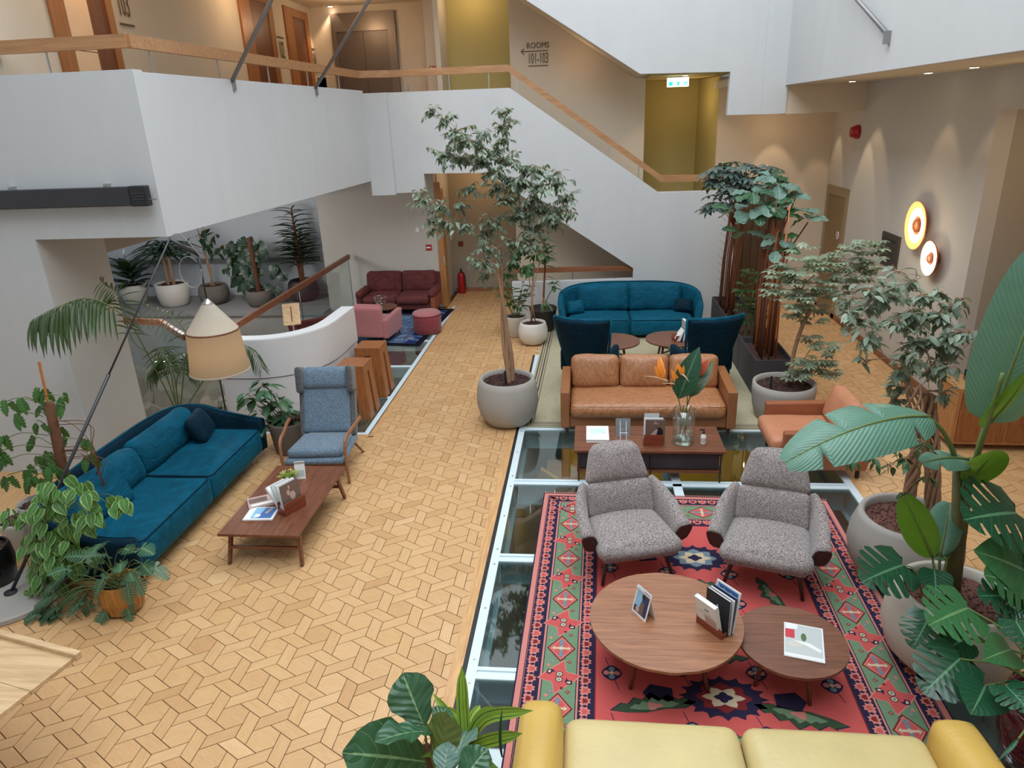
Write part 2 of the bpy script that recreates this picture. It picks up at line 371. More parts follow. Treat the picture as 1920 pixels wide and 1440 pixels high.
        for i in range(nx):
            for j in range(ny):
                fs.append((pt(i, j, nz), pt(i+1, j, nz), pt(i+1, j+1, nz), pt(i, j+1, nz)))
                fs.append((pt(i, j+1, 0), pt(i+1, j+1, 0), pt(i+1, j, 0), pt(i, j, 0)))
        for i in range(nx):
            for k in range(nz):
                fs.append((pt(i, 0, k), pt(i+1, 0, k), pt(i+1, 0, k+1), pt(i, 0, k+1)))
                fs.append((pt(i, ny, k+1), pt(i+1, ny, k+1), pt(i+1, ny, k), pt(i, ny, k)))
        for j in range(ny):
            for k in range(nz):
                fs.append((pt(nx, j, k), pt(nx, j+1, k), pt(nx, j+1, k+1), pt(nx, j, k+1)))
                fs.append((pt(0, j, k+1), pt(0, j+1, k+1), pt(0, j+1, k), pt(0, j, k)))
        return s.add(vs, fs)
    def build(s, name, mats, parent=None, smooth=False, bevel=0.0, loc=None, sub=0, solid=0.0, auto=None):
        me = bpy.data.meshes.new(name); me.from_pydata(s.v, [], s.f)
        if not isinstance(mats, (list, tuple)): mats = [mats]
        for m in mats: me.materials.append(M[m] if isinstance(m, str) else m)
        if len(mats) > 1: me.polygons.foreach_set('material_index', s.mi)
        if any(u is not None for u in s.uv):
            ul = me.uv_layers.new(name='UVMap'); flat = []
            for u, f in zip(s.uv, s.f):
                for k in range(len(f)): flat += list(u[k]) if u is not None else [0, 0]
            ul.data.foreach_set('uv', flat)
        if any(s.rn):
            at = me.attributes.new('rnd', 'FLOAT', 'FACE'); at.data.foreach_set('value', s.rn)
        if smooth: me.polygons.foreach_set('use_smooth', [True]*len(s.f))
        me.update()
        o = bpy.data.objects.new(name, me); COL.objects.link(o)
        if parent is not None: o.parent = parent
        if loc: o.location = loc
        if bevel:
            b = o.modifiers.new('bevel', 'BEVEL'); b.width = bevel; b.segments = 2; b.limit_method = 'ANGLE'; b.angle_limit = R(40)
            b.harden_normals = False
        if sub: b = o.modifiers.new('sub', 'SUBSURF'); b.levels = sub; b.render_levels = sub
        if solid: b = o.modifiers.new('solid', 'SOLIDIFY'); b.thickness = solid
        if auto:
            try:
                me.polygons.foreach_set('use_smooth', [True]*len(s.f)); me.set_sharp_from_angle(angle=R(auto))
            except Exception: pass
        return o
def T(x=0, y=0, z=0, rz=0, rx=0, ry=0, s=1.0):
    return Matrix.Translation((x, y, z)) @ Matrix.Rotation(rz, 4, 'Z') @ Matrix.Rotation(ry, 4, 'Y') @ Matrix.Rotation(rx, 4, 'X') @ Matrix.Scale(s, 4)
def thing(name, label, cat, loc=(0, 0, 0), rz=0, group=None):
    o = bpy.data.objects.new(name, None); COL.objects.link(o); o.empty_display_size = .1
    o.location = loc; o.rotation_euler = (0, 0, rz); o['label'] = label; o['category'] = cat
    if group: o['group'] = group
    return o
def tag(o, label, cat, group=None):
    o['label'] = label; o['category'] = cat
    if group: o['group'] = group
    return o
def st(o): o['kind'] = 'structure'; return o
def stuff(o): o['kind'] = 'stuff'; return o
def dup(root, loc, rz, label, group=None):
    r = root.copy(); COL.objects.link(r); r.location = loc; r.rotation_euler = (0, 0, rz); r['label'] = label
    if group: r['group'] = group
    for ch in list(root.children):
        c = ch.copy(); COL.objects.link(c); c.parent = r
        for g in list(ch.children):
            d = g.copy(); COL.objects.link(d); d.parent = c
    return r
def bez(p, n=10):
    """Catmull-Rom through points"""
    P = [Vector(q) for q in p]; P = [P[0]*2-P[1]]+P+[P[-1]*2-P[-2]]; out = []
    for i in range(1, len(P)-2):
        for k in range(n):
            t = k/n; a, b, c, d = P[i-1:i+3]
            out.append(.5*((2*b)+(c-a)*t+(2*a-5*b+4*c-d)*t*t+(-a+3*b-3*c+d)*t**3))
    out.append(P[-2]); return out

# ================================================================== STRUCTURE
YS = 14.35
def sbox(name, mat, *b, parent=None, bevel=0.0):
    o = MB().box(*b).build(name, mat, parent, bevel=bevel)
    return st(o) if parent is None else o
# ---- floor base and parquet
LAT = .35754; A_, B_ = LAT*2/3, LAT/3; O0 = (-2.97663, 4.80787)
def e_(d): return Vector((math.cos(R(d)), math.sin(R(d))))
def inset(poly, d):
    n = len(poly); out = []
    for i in range(n):
        p0, p1, p2 = poly[i-1], poly[i], poly[(i+1) % n]
        a = (p1-p0).normalized(); b = (p2-p1).normalized()
        na, nb = Vector((-a.y, a.x)), Vector((-b.y, b.x))
        bis = (na+nb); k = d/max(.2, (1+na.dot(nb))/2)/2*1.0
        out.append(p1+bis*k)
    return out
def clip(poly, rect):
    x0, x1, y0, y1 = rect
    for ax, lim, sg in ((0, x0, 1), (0, x1, -1), (1, y0, 1), (1, y1, -1)):
        out = []
        for i in range(len(poly)):
            a, b = poly[i-1], poly[i]; da, db = (a[ax]-lim)*sg, (b[ax]-lim)*sg
            if (da >= 0) != (db >= 0): out.append(a+(b-a)*(da/(da-db)))
            if db >= 0: out.append(b)
        poly = out
        if len(poly) < 3: return []
    return poly
def parea(p): return abs(sum(p[i-1].x*p[i].y-p[i].x*p[i-1].y for i in range(len(p))))/2
REG = [(-6.13, -1.06, 1.2, 8.52), (-2.9, -1.06, 8.52, 12.10), (-2.9, 2.96, 12.10, 14.35), (-3.17, -1.5, 14.35, 17.1),
       (3.05, 4.86, 1.2, 15.6), (4.86, 5.6, 1.2, 9.6), (1.2, 3.05, 14.5, 15.6)]
fl = MB()
for x0, x1, y0, y1 in [(-6.13, -.965, 1.0, 8.6), (-2.985, -.965, 8.6, 12.1), (-2.985, 2.97, 12.04, 14.5), (-3.4, -1.4, 14.5, 17.2), (2.97, 5.6, 1.0, 9.6), (2.97, 4.9, 9.6, 15.7), (-1.4, 2.97, 14.5, 15.7)]:
    fl.box(x0, x1, y0, y1, -.25, -.008)
floor = st(fl.build('floor', 'joint'))
for nm, b in [('border_board', (-1.06, -.97, 1.2, 12.1)), ('border_board', (-2.975, -2.9, 8.56, 14.35)), ('border_board', (-6.0, -2.975, 8.52, 8.6)), ('border_board', (2.975, 3.05, 1.2, 15.6)), ('border_board', (-.97, 2.97, 12.04, 12.11))]:
    MB().box(b[0], b[1], b[2], b[3], -.008, 0).build(nm, 'board', floor)
pieces = []
camx = Vector((0, 0, 4.0))
mw = cam.matrix_world.inverted()
def infront(x, y):
    p = mw @ Vector((x, y, 0)); 
    if p.z > -.1: return False
    u = 960-1328.3*p.x/p.z; v = 720+1328.3*p.y/p.z
    return -40 < u < 1960 and v < 1480
for i in range(-40, 60):
    for j in range(-40, 60):
        o = Vector(O0)+e_(-30)*LAT*i+e_(30)*LAT*j
        if not (-6.8 < o.x < 6.2 and .6 < o.y < 17.6): continue
        shp = []
        for th in (30, 150, 270):
            a, b = e_(th)*A_, e_(th-120)*B_
            shp.append((list(reversed([o, o+a, o+a+b, o+b])), th))
        c = o+e_(270)*B_+e_(-30)*B_
        shp.append(([c+e_(k*60+30)*B_ for k in range(6)], -30 if (i+j) % 3 else 30))
        for poly, th in shp:
            ar = sum(poly[k-1].x*poly[k].y-poly[k].x*poly[k-1].y for k in range(len(poly)))
            if ar < 0: poly = list(reversed(poly))
            poly = inset(poly, .0030); cen = sum(poly, Vector((0, 0)))/len(poly)
            for r in REG:
                q = clip(poly, r)
                if len(q) >= 3 and parea(q) > 2e-4:
                    pieces.append((cen, th, q, (Vector((cen.x, cen.y, 0))-camx).length, infront(cen.x, cen.y)))
pieces.sort(key=lambda t: (not t[4], t[3]))
cache = {}
big = MB(); cnt = 0
rp = random.Random(3)
for cen, th, q, d, vis in pieces:
    t = e_(th); nrm = Vector((-t.y, t.x)); dz = rp.uniform(-.0006, .0006)
    if vis and cnt < 300 and (cen.x < -2.2 or cen.y < 6.5 or cen.x > 3):
        cnt += 1; loc = [((p-cen).dot(t), (p-cen).dot(nrm)) for p in q]
        key = tuple((round(a, 4), round(b, 4)) for a, b in loc)
        if key not in cache:
            mb = MB(); n = len(q)
            vs = [(a, b, -.008) for a, b in loc]+[(a, b, 0) for a, b in loc]; uv = [(a+.5, b+.5) for a, b in loc]*2
            mb.add(vs, [tuple(range(n, 2*n))]+[(k, (k+1) % n, n+(k+1) % n, n+k) for k in range(n)], uv)
            ob = mb.build('parquet_block', 'parquet', floor); cache[key] = ob.data
        else:
            ob = bpy.data.objects.new('parquet_block', cache[key]); COL.objects.link(ob); ob.parent = floor
        ob.location = (cen.x, cen.y, dz); ob.rotation_euler = (0, 0, R(th))
    else:
        n = len(q); big.r = rp.random()
        vs = [(p.x, p.y, -.008) for p in q]+[(p.x, p.y, dz) for p in q]
        uv = [((p-cen).dot(t)+.5, (p-cen).dot(nrm)+.5) for p in q]*2
        big.add(vs, [tuple(range(n, 2*n))]+[(k, (k+1) % n, n+(k+1) % n, n+k) for k in range(n)], uv)
stuff(big.build('parquet_blocks', 'parquet', floor))

# ---- right glass floor over the basement
YL = [1.22, 2.75, 4.28, 5.81, 7.34, 8.87, 10.40, 12.0]; XL = [-.89, 1.02, 2.93]
fr = MB()
for k, x in enumerate(XL):
    w = .04 if k != 1 else .05
    fr.box(x-w, x+w, 1.2, 12.03, -.03, .004); 
    fr.box(x-.012, x+.012, 1.2, 12.03, -.32, -.03); fr.box(x-w-.02, x+w+.02, 1.2, 12.03, -.335, -.32)
for y in YL[1:]:
    fr.box(-.85, 2.89, y-.075, y-.018, -.03, .004); fr.box(-.85, 2.89, y+.018, y+.055, -.03, .002); fr.box(-.85, 2.89, y-.018, y+.018, -.05, -.012)
    fr.box(-.85, 2.89, y+.04, y+.055, -.30, -.03); fr.box(-.85, 2.89, y+.0, y+.09, -.315, -.30)
frame = st(fr.build('trim_1', 'steel'))
gsk = MB()
for x0, x1 in ((-.97, -.935), (2.97, 2.975)): gsk.box(x0, x1, 1.2, 12.04, -.06, -.002)
gsk.build('gasket', 'black', frame)
for i in range(2):
    for y0, y1 in zip(YL[:-1], YL[1:]):
        MB().box(XL[i]+.045, XL[i+1]-.045, y0+.056, y1-.076, -.02, -.006).build('glass_pane', 'floorglass', frame)
sc0 = MB(); sc0.lathe([(.011, .004), (.011, .006), (.0, .007)], 10)
screw = sc0.build('frame_screw', 'metal', frame); screw.location = (-.885, 2.9, 0)
for y in YL[1:-1]:
    for dy in (-.13, .12, .75):
        c = screw.copy(); COL.objects.link(c); c.parent = frame; c.location = (-.885, y+dy, 0)
# basement below
st(MB().box(-1.3, 3.4, .6, 12.6, -3.2, -3.1).build('wall_basement_floor', m_plain('basement_floor', lin(96, 92, 86), .7, var=.2, scale=2)))
for b in [(-1.35, -1.0, .6, 12.6, -3.2, -.25), (3.1, 3.4, .6, 12.6, -3.2, -.25), (-1.3, 3.4, .5, .7, -3.2, -.25), (-1.3, 3.4, 12.2, 12.6, -3.2, -.25)]:
    sbox('wall_basement', m_plain('basement_wall', lin(120, 116, 108), .8) if 'bw' not in M else M['bw'], *b)
M['ochre'] = m_plain('ochre_panel', lin(214, 166, 52), .6)
bs = thing('basement_staircase', 'ochre yellow staircase in the basement seen through the glass floor', 'stairs', (0.2, 9.0, -3.1))
MB().prismY([(-1.0, 1.9), (-.9, 2.1), (1.6, .3), (1.6, 0), (1.3, 0)], .55, .65).build('stringer', 'ochre', bs)
MB().prismY([(-1.0, 1.7), (-1.0, 1.9), (1.3, 0.1), (1.0, 0)], .4, .5).build('handrail', 'blacksat', bs)
for k in range(8): MB().box(-.85+k*.3, -.5+k*.3, .65, 1.5, 1.75-k*.235, 1.79-k*.235).build('tread', 'oak', bs)
MB().box(-.6, 2.6, 1.5, 1.6, 0, 2.2).build('side_panel', 'ochre', bs)
area('basement_fill', (1.0, 5.0, -.38), (2.5, 5.0), 42, (1, .93, .82)); area('basement_fill', (1.0, 10.0, -.38), (2.5, 3.0), 36, (1, .9, .72))  # hidden fill panels added under the glass to brighten the basement
bb = thing('basement_desk', 'brown wooden desk in the basement under the glass floor', 'desk', (-.1, 6.1, -3.1))
MB().box(-.5, .5, -.6, .6, .72, .78).build('desktop', 'walnut', bb)
for sx in (-.45, .4):
    for sy in (-.55, .5): MB().box(sx, sx+.05, sy, sy+.05, 0, .72).build('leg', 'walnut', bb)

# ---- left glass floor over the ruins
fl2 = MB()
fl2.box(-3.06, -2.99, 8.6, 15.6, -.25, .004); fl2.box(-5.55, -3.06, 8.6, 8.66, -.25, .004)
YL2 = [8.66, 9.98, 11.45, 12.95, 14.5, 15.55]
for y in YL2[1:-1]: fl2.box(-5.5, -3.06, y-.045, y+.03, -.2, .003)
fl2.box(-5.6, -5.5, 10.4, 15.6, -.25, .004)
fr2 = st(fl2.build('trim_2', 'steel'))
for y0, y1 in zip(YL2[:-1], YL2[1:]):
    MB().box(-5.5 if y0 > 9.9 else -3.58, -3.06, y0+.03, y1-.045, -.02, -.006).build('glass_pane', 'floorglass', fr2)
MB().box(-2.988, -2.976, 8.56, 14.35, -.05, -.002).build('gasket', 'black', fr2)

# ---- ruins
nx, ny = 70, 70; g_ = MB(); vs = []; fs = []
for i in range(nx+1):
    for j in range(ny+1):
        x = -13+10.2*i/nx; y = 7.4+8.4*j/ny
        p = Vector((x*.55, y*.55, 0)); n = noise.fractal(p, .8, 2.2, 5); r = noise.cell(Vector((x*1.4, y*1.4, .3)))
        vs.append((x, y, -1.25+.55*n+.35*(r-.5)-(.6 if x < -8 else 0)+(.35 if y > 13.5 else 0)))
for i in range(nx):
    for j in range(ny): a = i*(ny+1)+j; fs.append((a, a+ny+1, a+ny+2, a+1))
g_.add(vs, fs); bedrock = st(g_.build('wall_ruin_bedrock', 'stone'))
rr = random.Random(5)
rk = MB()
for v in [(-.5, -.42, 0), (.5, -.5, 0), (.46, .5, 0), (-.5, .44, 0)]: rk.v.append(v)
rk.v += [(-.4, -.36, .5), (.38, -.4, .62), (.4, .36, .55), (-.34, .4, .6)]
rk.f = [(3, 2, 1, 0), (4, 5, 6, 7), (0, 1, 5, 4), (1, 2, 6, 5), (2, 3, 7, 6), (3, 0, 4, 7)]; rk.mi = [0]*6; rk.uv = [None]*6; rk.rn = [0]*6
rock0 = rk.build('stone', 'stone', bedrock, bevel=.06)
for k in range(150):
    c = rock0.copy(); COL.objects.link(c); c.parent = bedrock
    if k < 90: x = -6.6+rr.uniform(-1.5, 1.4); y = 10.6+rr.uniform(-2, 1.6)
    else: x = rr.uniform(-5.2, -3.0); y = rr.uniform(8.7, 12.0)
    p = Vector((x*.55, y*.55, 0)); z = -1.25+.55*noise.fractal(p, .8, 2.2, 5)
    c.location = (x, y, z-.05); s = rr.uniform(.18, .5); c.scale = (s, s*rr.uniform(.6, 1.1), s*rr.uniform(.5, .9)); c.rotation_euler = (rr.uniform(-.2, .2), rr.uniform(-.2, .2), rr.uniform(0, 6.28))
# ledge with retaining wall and back wall of the plant ledge
M['limewash'] = m_plain('limewashed_stone', lin(176, 172, 166), .9, var=.16, scale=3, bump=.8, bscale=6)
M['ledge'] = m_plain('ledge_concrete', lin(150, 148, 146), .8, var=.1, scale=3)
sbox('wall_ledge', M['limewash'], -17, -5.97, 15.2, 17.2, -2.2, -.06)
sbox('trim_3', M['ledge'], -17, -5.97, 15.15, 17.2, -.06, 0)
M['pl_blue'] = m_plaster('bluish_white_plaster', (.62, .655, .68), .06)  # plain bluish white plaster tone for the ledge back wall
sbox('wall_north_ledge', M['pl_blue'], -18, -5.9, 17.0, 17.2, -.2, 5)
sbox('trim_4', 'gunmetal', -18, -6.6, 16.92, 16.99, .84, .95)
# ---- side wall and its beam left, pillar
sbox('wall_left', 'plaster', -10, -6.13, 7.4, 7.425, -.2, 2.92)
sbox('wall_pillar', 'plaster_grey', -6.32, -6.13, 7.426, 8.54, -2.2, 2.92)
sbox('wall_left_beam', 'plaster_taupe', -6.32, -6.13, 8.54, 17.0, 2.57, 3.3)
# ---- upper gallery (left)
gp = [(-4.57, 7.4), (-4.26, 14.25), (-4.42, 14.25), (-4.73, 7.55)]
sbox('wall_gallery_front', 'plaster', -10, -4.57, 7.4, 7.56, 2.92, 4.60)
st(MB().prism(gp, 2.92, 4.58).build('wall_gallery_side', 'plaster'))
st(MB().prism([(-10, 7.5), (-4.62, 7.5), (-4.35, 14.4), (-3.2, 14.5), (-1.5, 14.5), (-1.5, 15.7), (-3.1, 17), (-10, 17)], 3.3, 3.55).build('wall_gallery_slab', 'plaster_warm'))
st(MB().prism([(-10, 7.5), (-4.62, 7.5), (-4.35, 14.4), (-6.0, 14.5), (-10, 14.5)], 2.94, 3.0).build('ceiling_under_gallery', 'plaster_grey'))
sbox('wall_gallery_pier', 'plaster', -4.27, -3.80, 14.22, 14.5, 2.64, 4.53)
# ---- stair parapet wall with the passage opening
S_out = [(-3.85, 4.53), (-3.85, 2.66), (-3.22, 2.67), (-3.22, 3.02), (-1.97, 3.0), (.92, 1.06), (.92, .84), (-1.55, .80), (-1.55, 0), (2.86, 0), (2.86, 2.53), (1.37, 2.53), (-1.46, 4.52)]
st(MB().prismY(S_out, YS, YS+.18).build('wall_stair', 'plaster'))
# stair underside behind the wall
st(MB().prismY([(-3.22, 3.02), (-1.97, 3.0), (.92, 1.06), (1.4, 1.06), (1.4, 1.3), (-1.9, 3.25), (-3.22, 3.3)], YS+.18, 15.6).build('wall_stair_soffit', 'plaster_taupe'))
st(MB().box(.9, 2.84, YS+.18, 15.6, 1.2, 1.45).build('wall_stair_landing', 'plaster_grey'))
# wall behind the stairs ("ROOMS" wall)
sbox('wall_rooms', 'plaster_warm', -1.55, 1.16, 15.6, 15.75, -.2, 8.2)
sbox('wall_passage_right', 'plaster_taupe', -1.56, -1.40, 15.75, 17.1, -.2, 3.5)
sbox('wall_red_sofa', 'plaster_grey', -5.97, -3.30, 15.6, 15.8, -.2, 3.3)
sbox('wall_passage_back', 'plaster_taupe', -3.4, -1.2, 17.1, 17.3, -.2, 3.3)
sbox('wall_passage_left', 'plaster_grey', -3.42, -3.28, 15.8, 17.2, -.2, 3.3)
sbox('baseboard_passage', 'walnut_lt', -3.25, -1.5, 17.07, 17.1, 0, .09)
# upper recesses
sbox('wall_door_side', 'plaster_warm', -6.25, -6.1, 7.57, 17.1, 3.55, 8.4)
sbox('wall_lift', 'plaster_warm', -6.2, -3.42, 17.0, 17.2, 3.4, 8.4)
sbox('wall_lift_return', 'plaster_warm', -3.45, -3.10, 16.5, 17.2, 3.4, 8.4)
sbox('wall_ochre_recess', 'plaster_yellow', -3.12, -1.5, 16.8, 17.0, 3.4, 8.4)
sbox('wall_ochre_recess_left', 'plaster_warm', -3.12, -3.02, 15.9, 16.8, 3.4, 8.4)
sbox('ceiling_gallery', 'plaster_warm', -6.2, -3.3, 7.6, 17.1, 6.42, 6.5)
# right mid landing
sbox('wall_ochre_corridor', 'plaster_yellow', 1.1, 2.5, 17.0, 17.2, .8, 5)
st(MB().prism([(2.40, 17.0), (2.615, 15.601), (2.619, 15.601), (2.619, 17.0)], .8, 4.61).build('wall_ochre_corridor_side', 'plaster_yellow'))
sbox('wall_ochre_corridor_left', 'plaster_yellow', 1.05, 1.16, 15.75, 17.0, .8, 4.7)
sbox('ceiling_ochre_corridor', 'plaster_yellow', 1.16, 2.7, 14.15, 17.0, 4.62, 4.75)
sbox('wall_back_right', 'plaster_warm', 2.62, 5.0, 15.6, 15.8, -.2, 4.6)
# ---- upper flight and right gallery
st(MB().prismY([(-4.0, 7.78), (.94, 4.64), (2.52, 4.61), (2.51, 3.89), (3.52, 3.88), (3.52, 9.0), (-4.0, 9.0)], 14.0, 14.14).build('wall_upper_stair', 'plaster'))
st(MB().box(3.09, 3.52, 13.975, 14.0, 3.88, 9.0).build('trim_5', 'plaster'))
st(MB().prismY([(-4.0, 7.80), (.94, 4.66), (2.52, 4.63), (2.52, 4.8), (1.0, 4.82), (-4.0, 8.0)], 14.14, 15.6).build('wall_upper_stair_soffit', 'plaster_warm'))
sbox('wall_beam_right', 'plaster_warm', 3.52, 4.9, 14.0, 14.2, 3.87, 4.6)  # cream tone paints in the loss of skylight beyond the right gallery
sbox('wall_gallery_right', 'plaster', 3.48, 3.62, -1.5, 14.0, 4.35, 8.6)
sbox('ceiling_right', 'plaster_warm', 3.62, 4.9, -1.5, 14.1, 4.35, 4.5)
sbox('ceiling_right_back', 'plaster_warm', 2.52, 4.9, 14.14, 15.7, 4.38, 4.5)
sbox('wall_right', 'plaster_grey', 4.88, 5.1, 9.6, 15.7, -.2, 4.4)
sbox('wall_right_upper', 'plaster_grey', 4.88, 5.1, -1.5, 9.6, 3.87, 4.4)
sbox('wall_right_niche', 'plaster_taupe', 5.62, 5.8, -1.5, 9.8, -.2, 4.0)
sbox('wall_right_niche_return', 'plaster_taupe', 5.1, 5.7, 9.6, 9.8, -.2, 4.0)
sbox('ceiling_niche', 'plaster_grey', 4.9, 5.7, -1.5, 9.6, 3.87, 3.95)
sbox('baseboard_right', 'woodbrown', 4.855, 4.88, 9.6, 15.6, 0, .10)
# shell out of sight
sbox('wall_behind_viewer', 'plaster', -10, 5.8, -2.2, -2.0, -.2, 10.4)
sbox('wall_far_left', 'plaster', -10.2, -10, -2, 7.6, -.2, 10.4)
sbox('floor_behind_viewer', M['joint'], -10, 5.8, -2.0, 1.0, -.25, -.008)
sbox('floor_left_strip', M['board'], -10, -6.13, 1.0, 7.4, -.25, 0)
sbox('wall_top_left', 'plaster', -6.2, -5.9, 7.4, 17.2, 8.0, 10.4)
sbox('wall_top_back', 'plaster', -6.0, 3.6, 15.6, 15.8, 8.0, 10.4)
sbox('wall_top_right', 'plaster', 3.5, 3.7, -2, 15.8, 8.5, 10.4)
# ---- low curved white wall round the ruins
def curvewall():
    pts = [(-4.98, 8.66), (-4.55, 8.66)]
    for k in range(1, 9): a = PI/2*k/9; pts.append((-4.55+.92*math.sin(a), 8.66+.92*(1-math.cos(a))*1.0))
    pts += [(-3.62, 9.62), (-3.60, 10.4)]
    t = .2; inn = []
    for i, p in enumerate(pts):
        a = Vector(pts[max(i-1, 0)]); b = Vector(pts[min(i+1, len(pts)-1)]); d = (b-a).normalized(); inn.append((p[0]-d.y*t, p[1]+d.x*t))
    return pts, inn
po, pi2 = curvewall()
cw = MB()
n = len(po)
def band(mb, a, b, z0, z1):
    k = len(a); v = [(p[0], p[1], z0) for p in a]+[(p[0], p[1], z1) for p in a]+[(p[0], p[1], z0) for p in b]+[(p[0], p[1], z1) for p in b]
    f = []
    for i in range(k-1): f += [(i, i+1, k+i+1, k+i), (2*k+i+1, 2*k+i, 3*k+i, 3*k+i+1), (k+i, k+i+1, 3*k+i+1, 3*k+i), (i+1, i, 2*k+i, 2*k+i+1)]
    f += [(0, k, 3*k, 2*k), (k-1, 3*k-1, 4*k-1, 2*k-1)]
    return mb.add(v, f)
off = [(p[0]+(q[0]-p[0])*.06, p[1]+(q[1]-p[1])*.06) for p, q in zip(po, pi2)]
band(cw, po, pi2, .80, 1.33); band(cw, off, pi2, .07, .785); band(cw, [(p[0]+(q[0]-p[0])*.3, p[1]+(q[1]-p[1])*.3) for p, q in zip(po, pi2)], pi2, 0, .07)
lw = st(cw.build('wall_low_curved', 'panel_white', auto=30))
band(MB(), po, pi2, 1.33, 1.35).build('coping', 'top_white', lw)
gr = MB(); band(gr, [(p[0]+(q[0]-p[0])*.1, p[1]+(q[1]-p[1])*.1) for p, q in zip(po, pi2)], pi2, .785, .80).build('shadow_gap', 'blacksat', lw)

# ================================================================== FURNITURE (built facing -Y, origin at the base)
def u_shell(mb, pts, t=.1, z0=.12, lean=.08, nr=5):
    """padded shell swept along plan points (x, y, height); left side of travel is the inside"""
    n = len(pts); rows = []
    for i, p in enumerate(pts):
        a = Vector(pts[max(i-1, 0)][:2]); b = Vector(pts[min(i+1, n-1)][:2]); d = (b-a).normalized(); nr_ = Vector((d.y, -d.x))
        h = p[2]; sec = [(-t/2, z0), (-t/2, z0+(h-z0)*.5), (-t/2, h-t/2)]
        for k in range(1, nr): a_ = PI*k/nr; sec.append((-math.cos(a_)*t/2, h-t/2+math.sin(a_)*t/2))
        sec += [(t/2, h-t/2), (t/2, z0+(h-z0)*.5), (t/2, z0)]
        rows.append([(p[0]+nr_.x*(s+lean*(z-z0)), p[1]+nr_.y*(s+lean*(z-z0)), z) for s, z in sec])
    m = len(rows[0]); vs = [v for r in rows for v in r]
    fs = [(i*m+j, i*m+(j+1) % m, (i+1)*m+(j+1) % m, (i+1)*m+j) for i in range(n-1) for j in range(m)]
    fs += [tuple(reversed(range(m))), tuple(range((n-1)*m, n*m))]
    return mb.add(vs, fs)
def spline2(pts, n=6):
    return [tuple(v) for v in bez([(p[0], p[1], p[2]) for p in pts], n)]
def piping(path, parent, mat, r=.007, name='piping'):
    return MB().tube(path, r, 6).build(name, mat, parent, smooth=True)
def rrect(x0, x1, y0, y1, z, r=.05, n=4):
    out = []
    for cx, cy, a0 in ((x1-r, y1-r, 0), (x0+r, y1-r, 90), (x0+r, y0+r, 180), (x1-r, y0+r, 270)):
        for k in range(n+1): a = R(a0+90*k/n); out.append((cx+r*math.cos(a), cy+r*math.sin(a), z))
    return out+[out[0]]

def velvet_sofa(name, label, loc, rz, W, D, arm_h, back_h, group=None, z0=.15, pillows=(), depth_seat=.16, back_cush=True):
    t = thing(name, label, 'sofa', loc, rz, group)
    w = W/2
    pts = [(-w+.10, -D/2+.02, arm_h), (-w+.06, -D/2+.25, arm_h+.02), (-w+.05, 0, arm_h+.08), (-w+.10, D/2-.28, (arm_h+back_h)/2+.05), (-w+.34, D/2-.10, back_h-.03),
           (-w+.8, D/2-.05, back_h), (0, D/2-.04, back_h), (w-.8, D/2-.05, back_h), (w-.34, D/2-.10, back_h-.03), (w-.10, D/2-.28, (arm_h+back_h)/2+.05), (w-.05, 0, arm_h+.08), (w-.06, -D/2+.25, arm_h+.02), (w-.10, -D/2+.02, arm_h)]
    mb = MB(); u_shell(mb, [p for p in reversed(spline2(pts, 5))], .11, z0, .10); mb.build('shell', 'tealdk' if rz else 'teal', t, smooth=True)
    piping([(p[0]*1.0, p[1], p[2]+.002) for p in spline2([(q[0]*(1+.015), q[1]+(.05 if q[1] > 0 else 0), q[2]) for q in pts], 5)], t, 'teal', .008)
    MB().box(-w+.16, w-.16, -D/2+.14, D/2-.15, z0-.01, z0+.14).build('base', 'tealdk', t, bevel=.02)
    zs = z0+.005; ztop = z0+.315
    for k, (x0, x1) in enumerate(((-w+.15, -.004), (.004, w-.15))):
        mb = MB().soft(x0, x1, -D/2-.0, D/2-.22, zs, ztop, .05, (.0, .012, .03), 16, .006, seed=k*9)
        o = mb.build('seat_cushion', 'teal', t, smooth=True)
        MB().tube(rrect(x0+.012, x1-.012, -D/2+.01, D/2-.25, ztop-.012, .06), .006, 6).build('piping', 'tealdk', o, smooth=True)
    if back_cush:
        for k, (x0, x1) in enumerate(((-w+.30, -.004), (.004, w-.30))):
            m = T(0, D/2-.30, ztop-.02, rx=R(-14))
            mb = MB().tr(m).soft(x0, x1, -.10, .13, 0, back_h-ztop+.03, .09, (0, .05, .0), 16, .018, seed=4+k*7)
            mb.build('back_cushion', 'teal', t, smooth=True)
    for k, (px, py, pr, tilt, s, mt) in enumerate(pillows):
        m = T(px, py, ztop+.01, rz=pr, rx=tilt)
        mb = MB().tr(m).soft(-.29*s, .29*s, -.045, .075, 0, .30*s+.1, .10, (0, .05, 0), 12, .012, seed=k)
        mb.build('pillow', mt, t, smooth=True)
    for sx in (-1, 1):
        for sy in (-1, 1):
            MB().tube([(sx*(w-.26), sy*(D/2-.2), z0+.01), (sx*(w-.20), sy*(D/2-.10), .0)], [.012, .008], 8).build('leg', 'brass' if True else 'metal', t, smooth=True)
    return t
velvet_sofa('velvet_sofa', 'long teal velvet sofa with thin metal legs, beside the low walnut coffee table', (-4.62, 6.50, 0), R(90), 2.85, 1.08, .56, .84,
            pillows=((-.88, .06, R(-12), R(-28), 1.25, 'teal'), (.98, -.02, R(14), R(-26), .85, 'tealdk')), back_cush=True)
velvet_sofa('velvet_sofa', 'teal velvet sofa standing against the white stair wall at the back', (.80, 13.42, .010), 0, 2.62, 1.02, .60, .88, z0=.06,
            pillows=((-1.0, -.1, R(20), R(-30), .6, 'teal'), (1.0, -.05, R(-20), R(-30), .6, 'tealdk')))

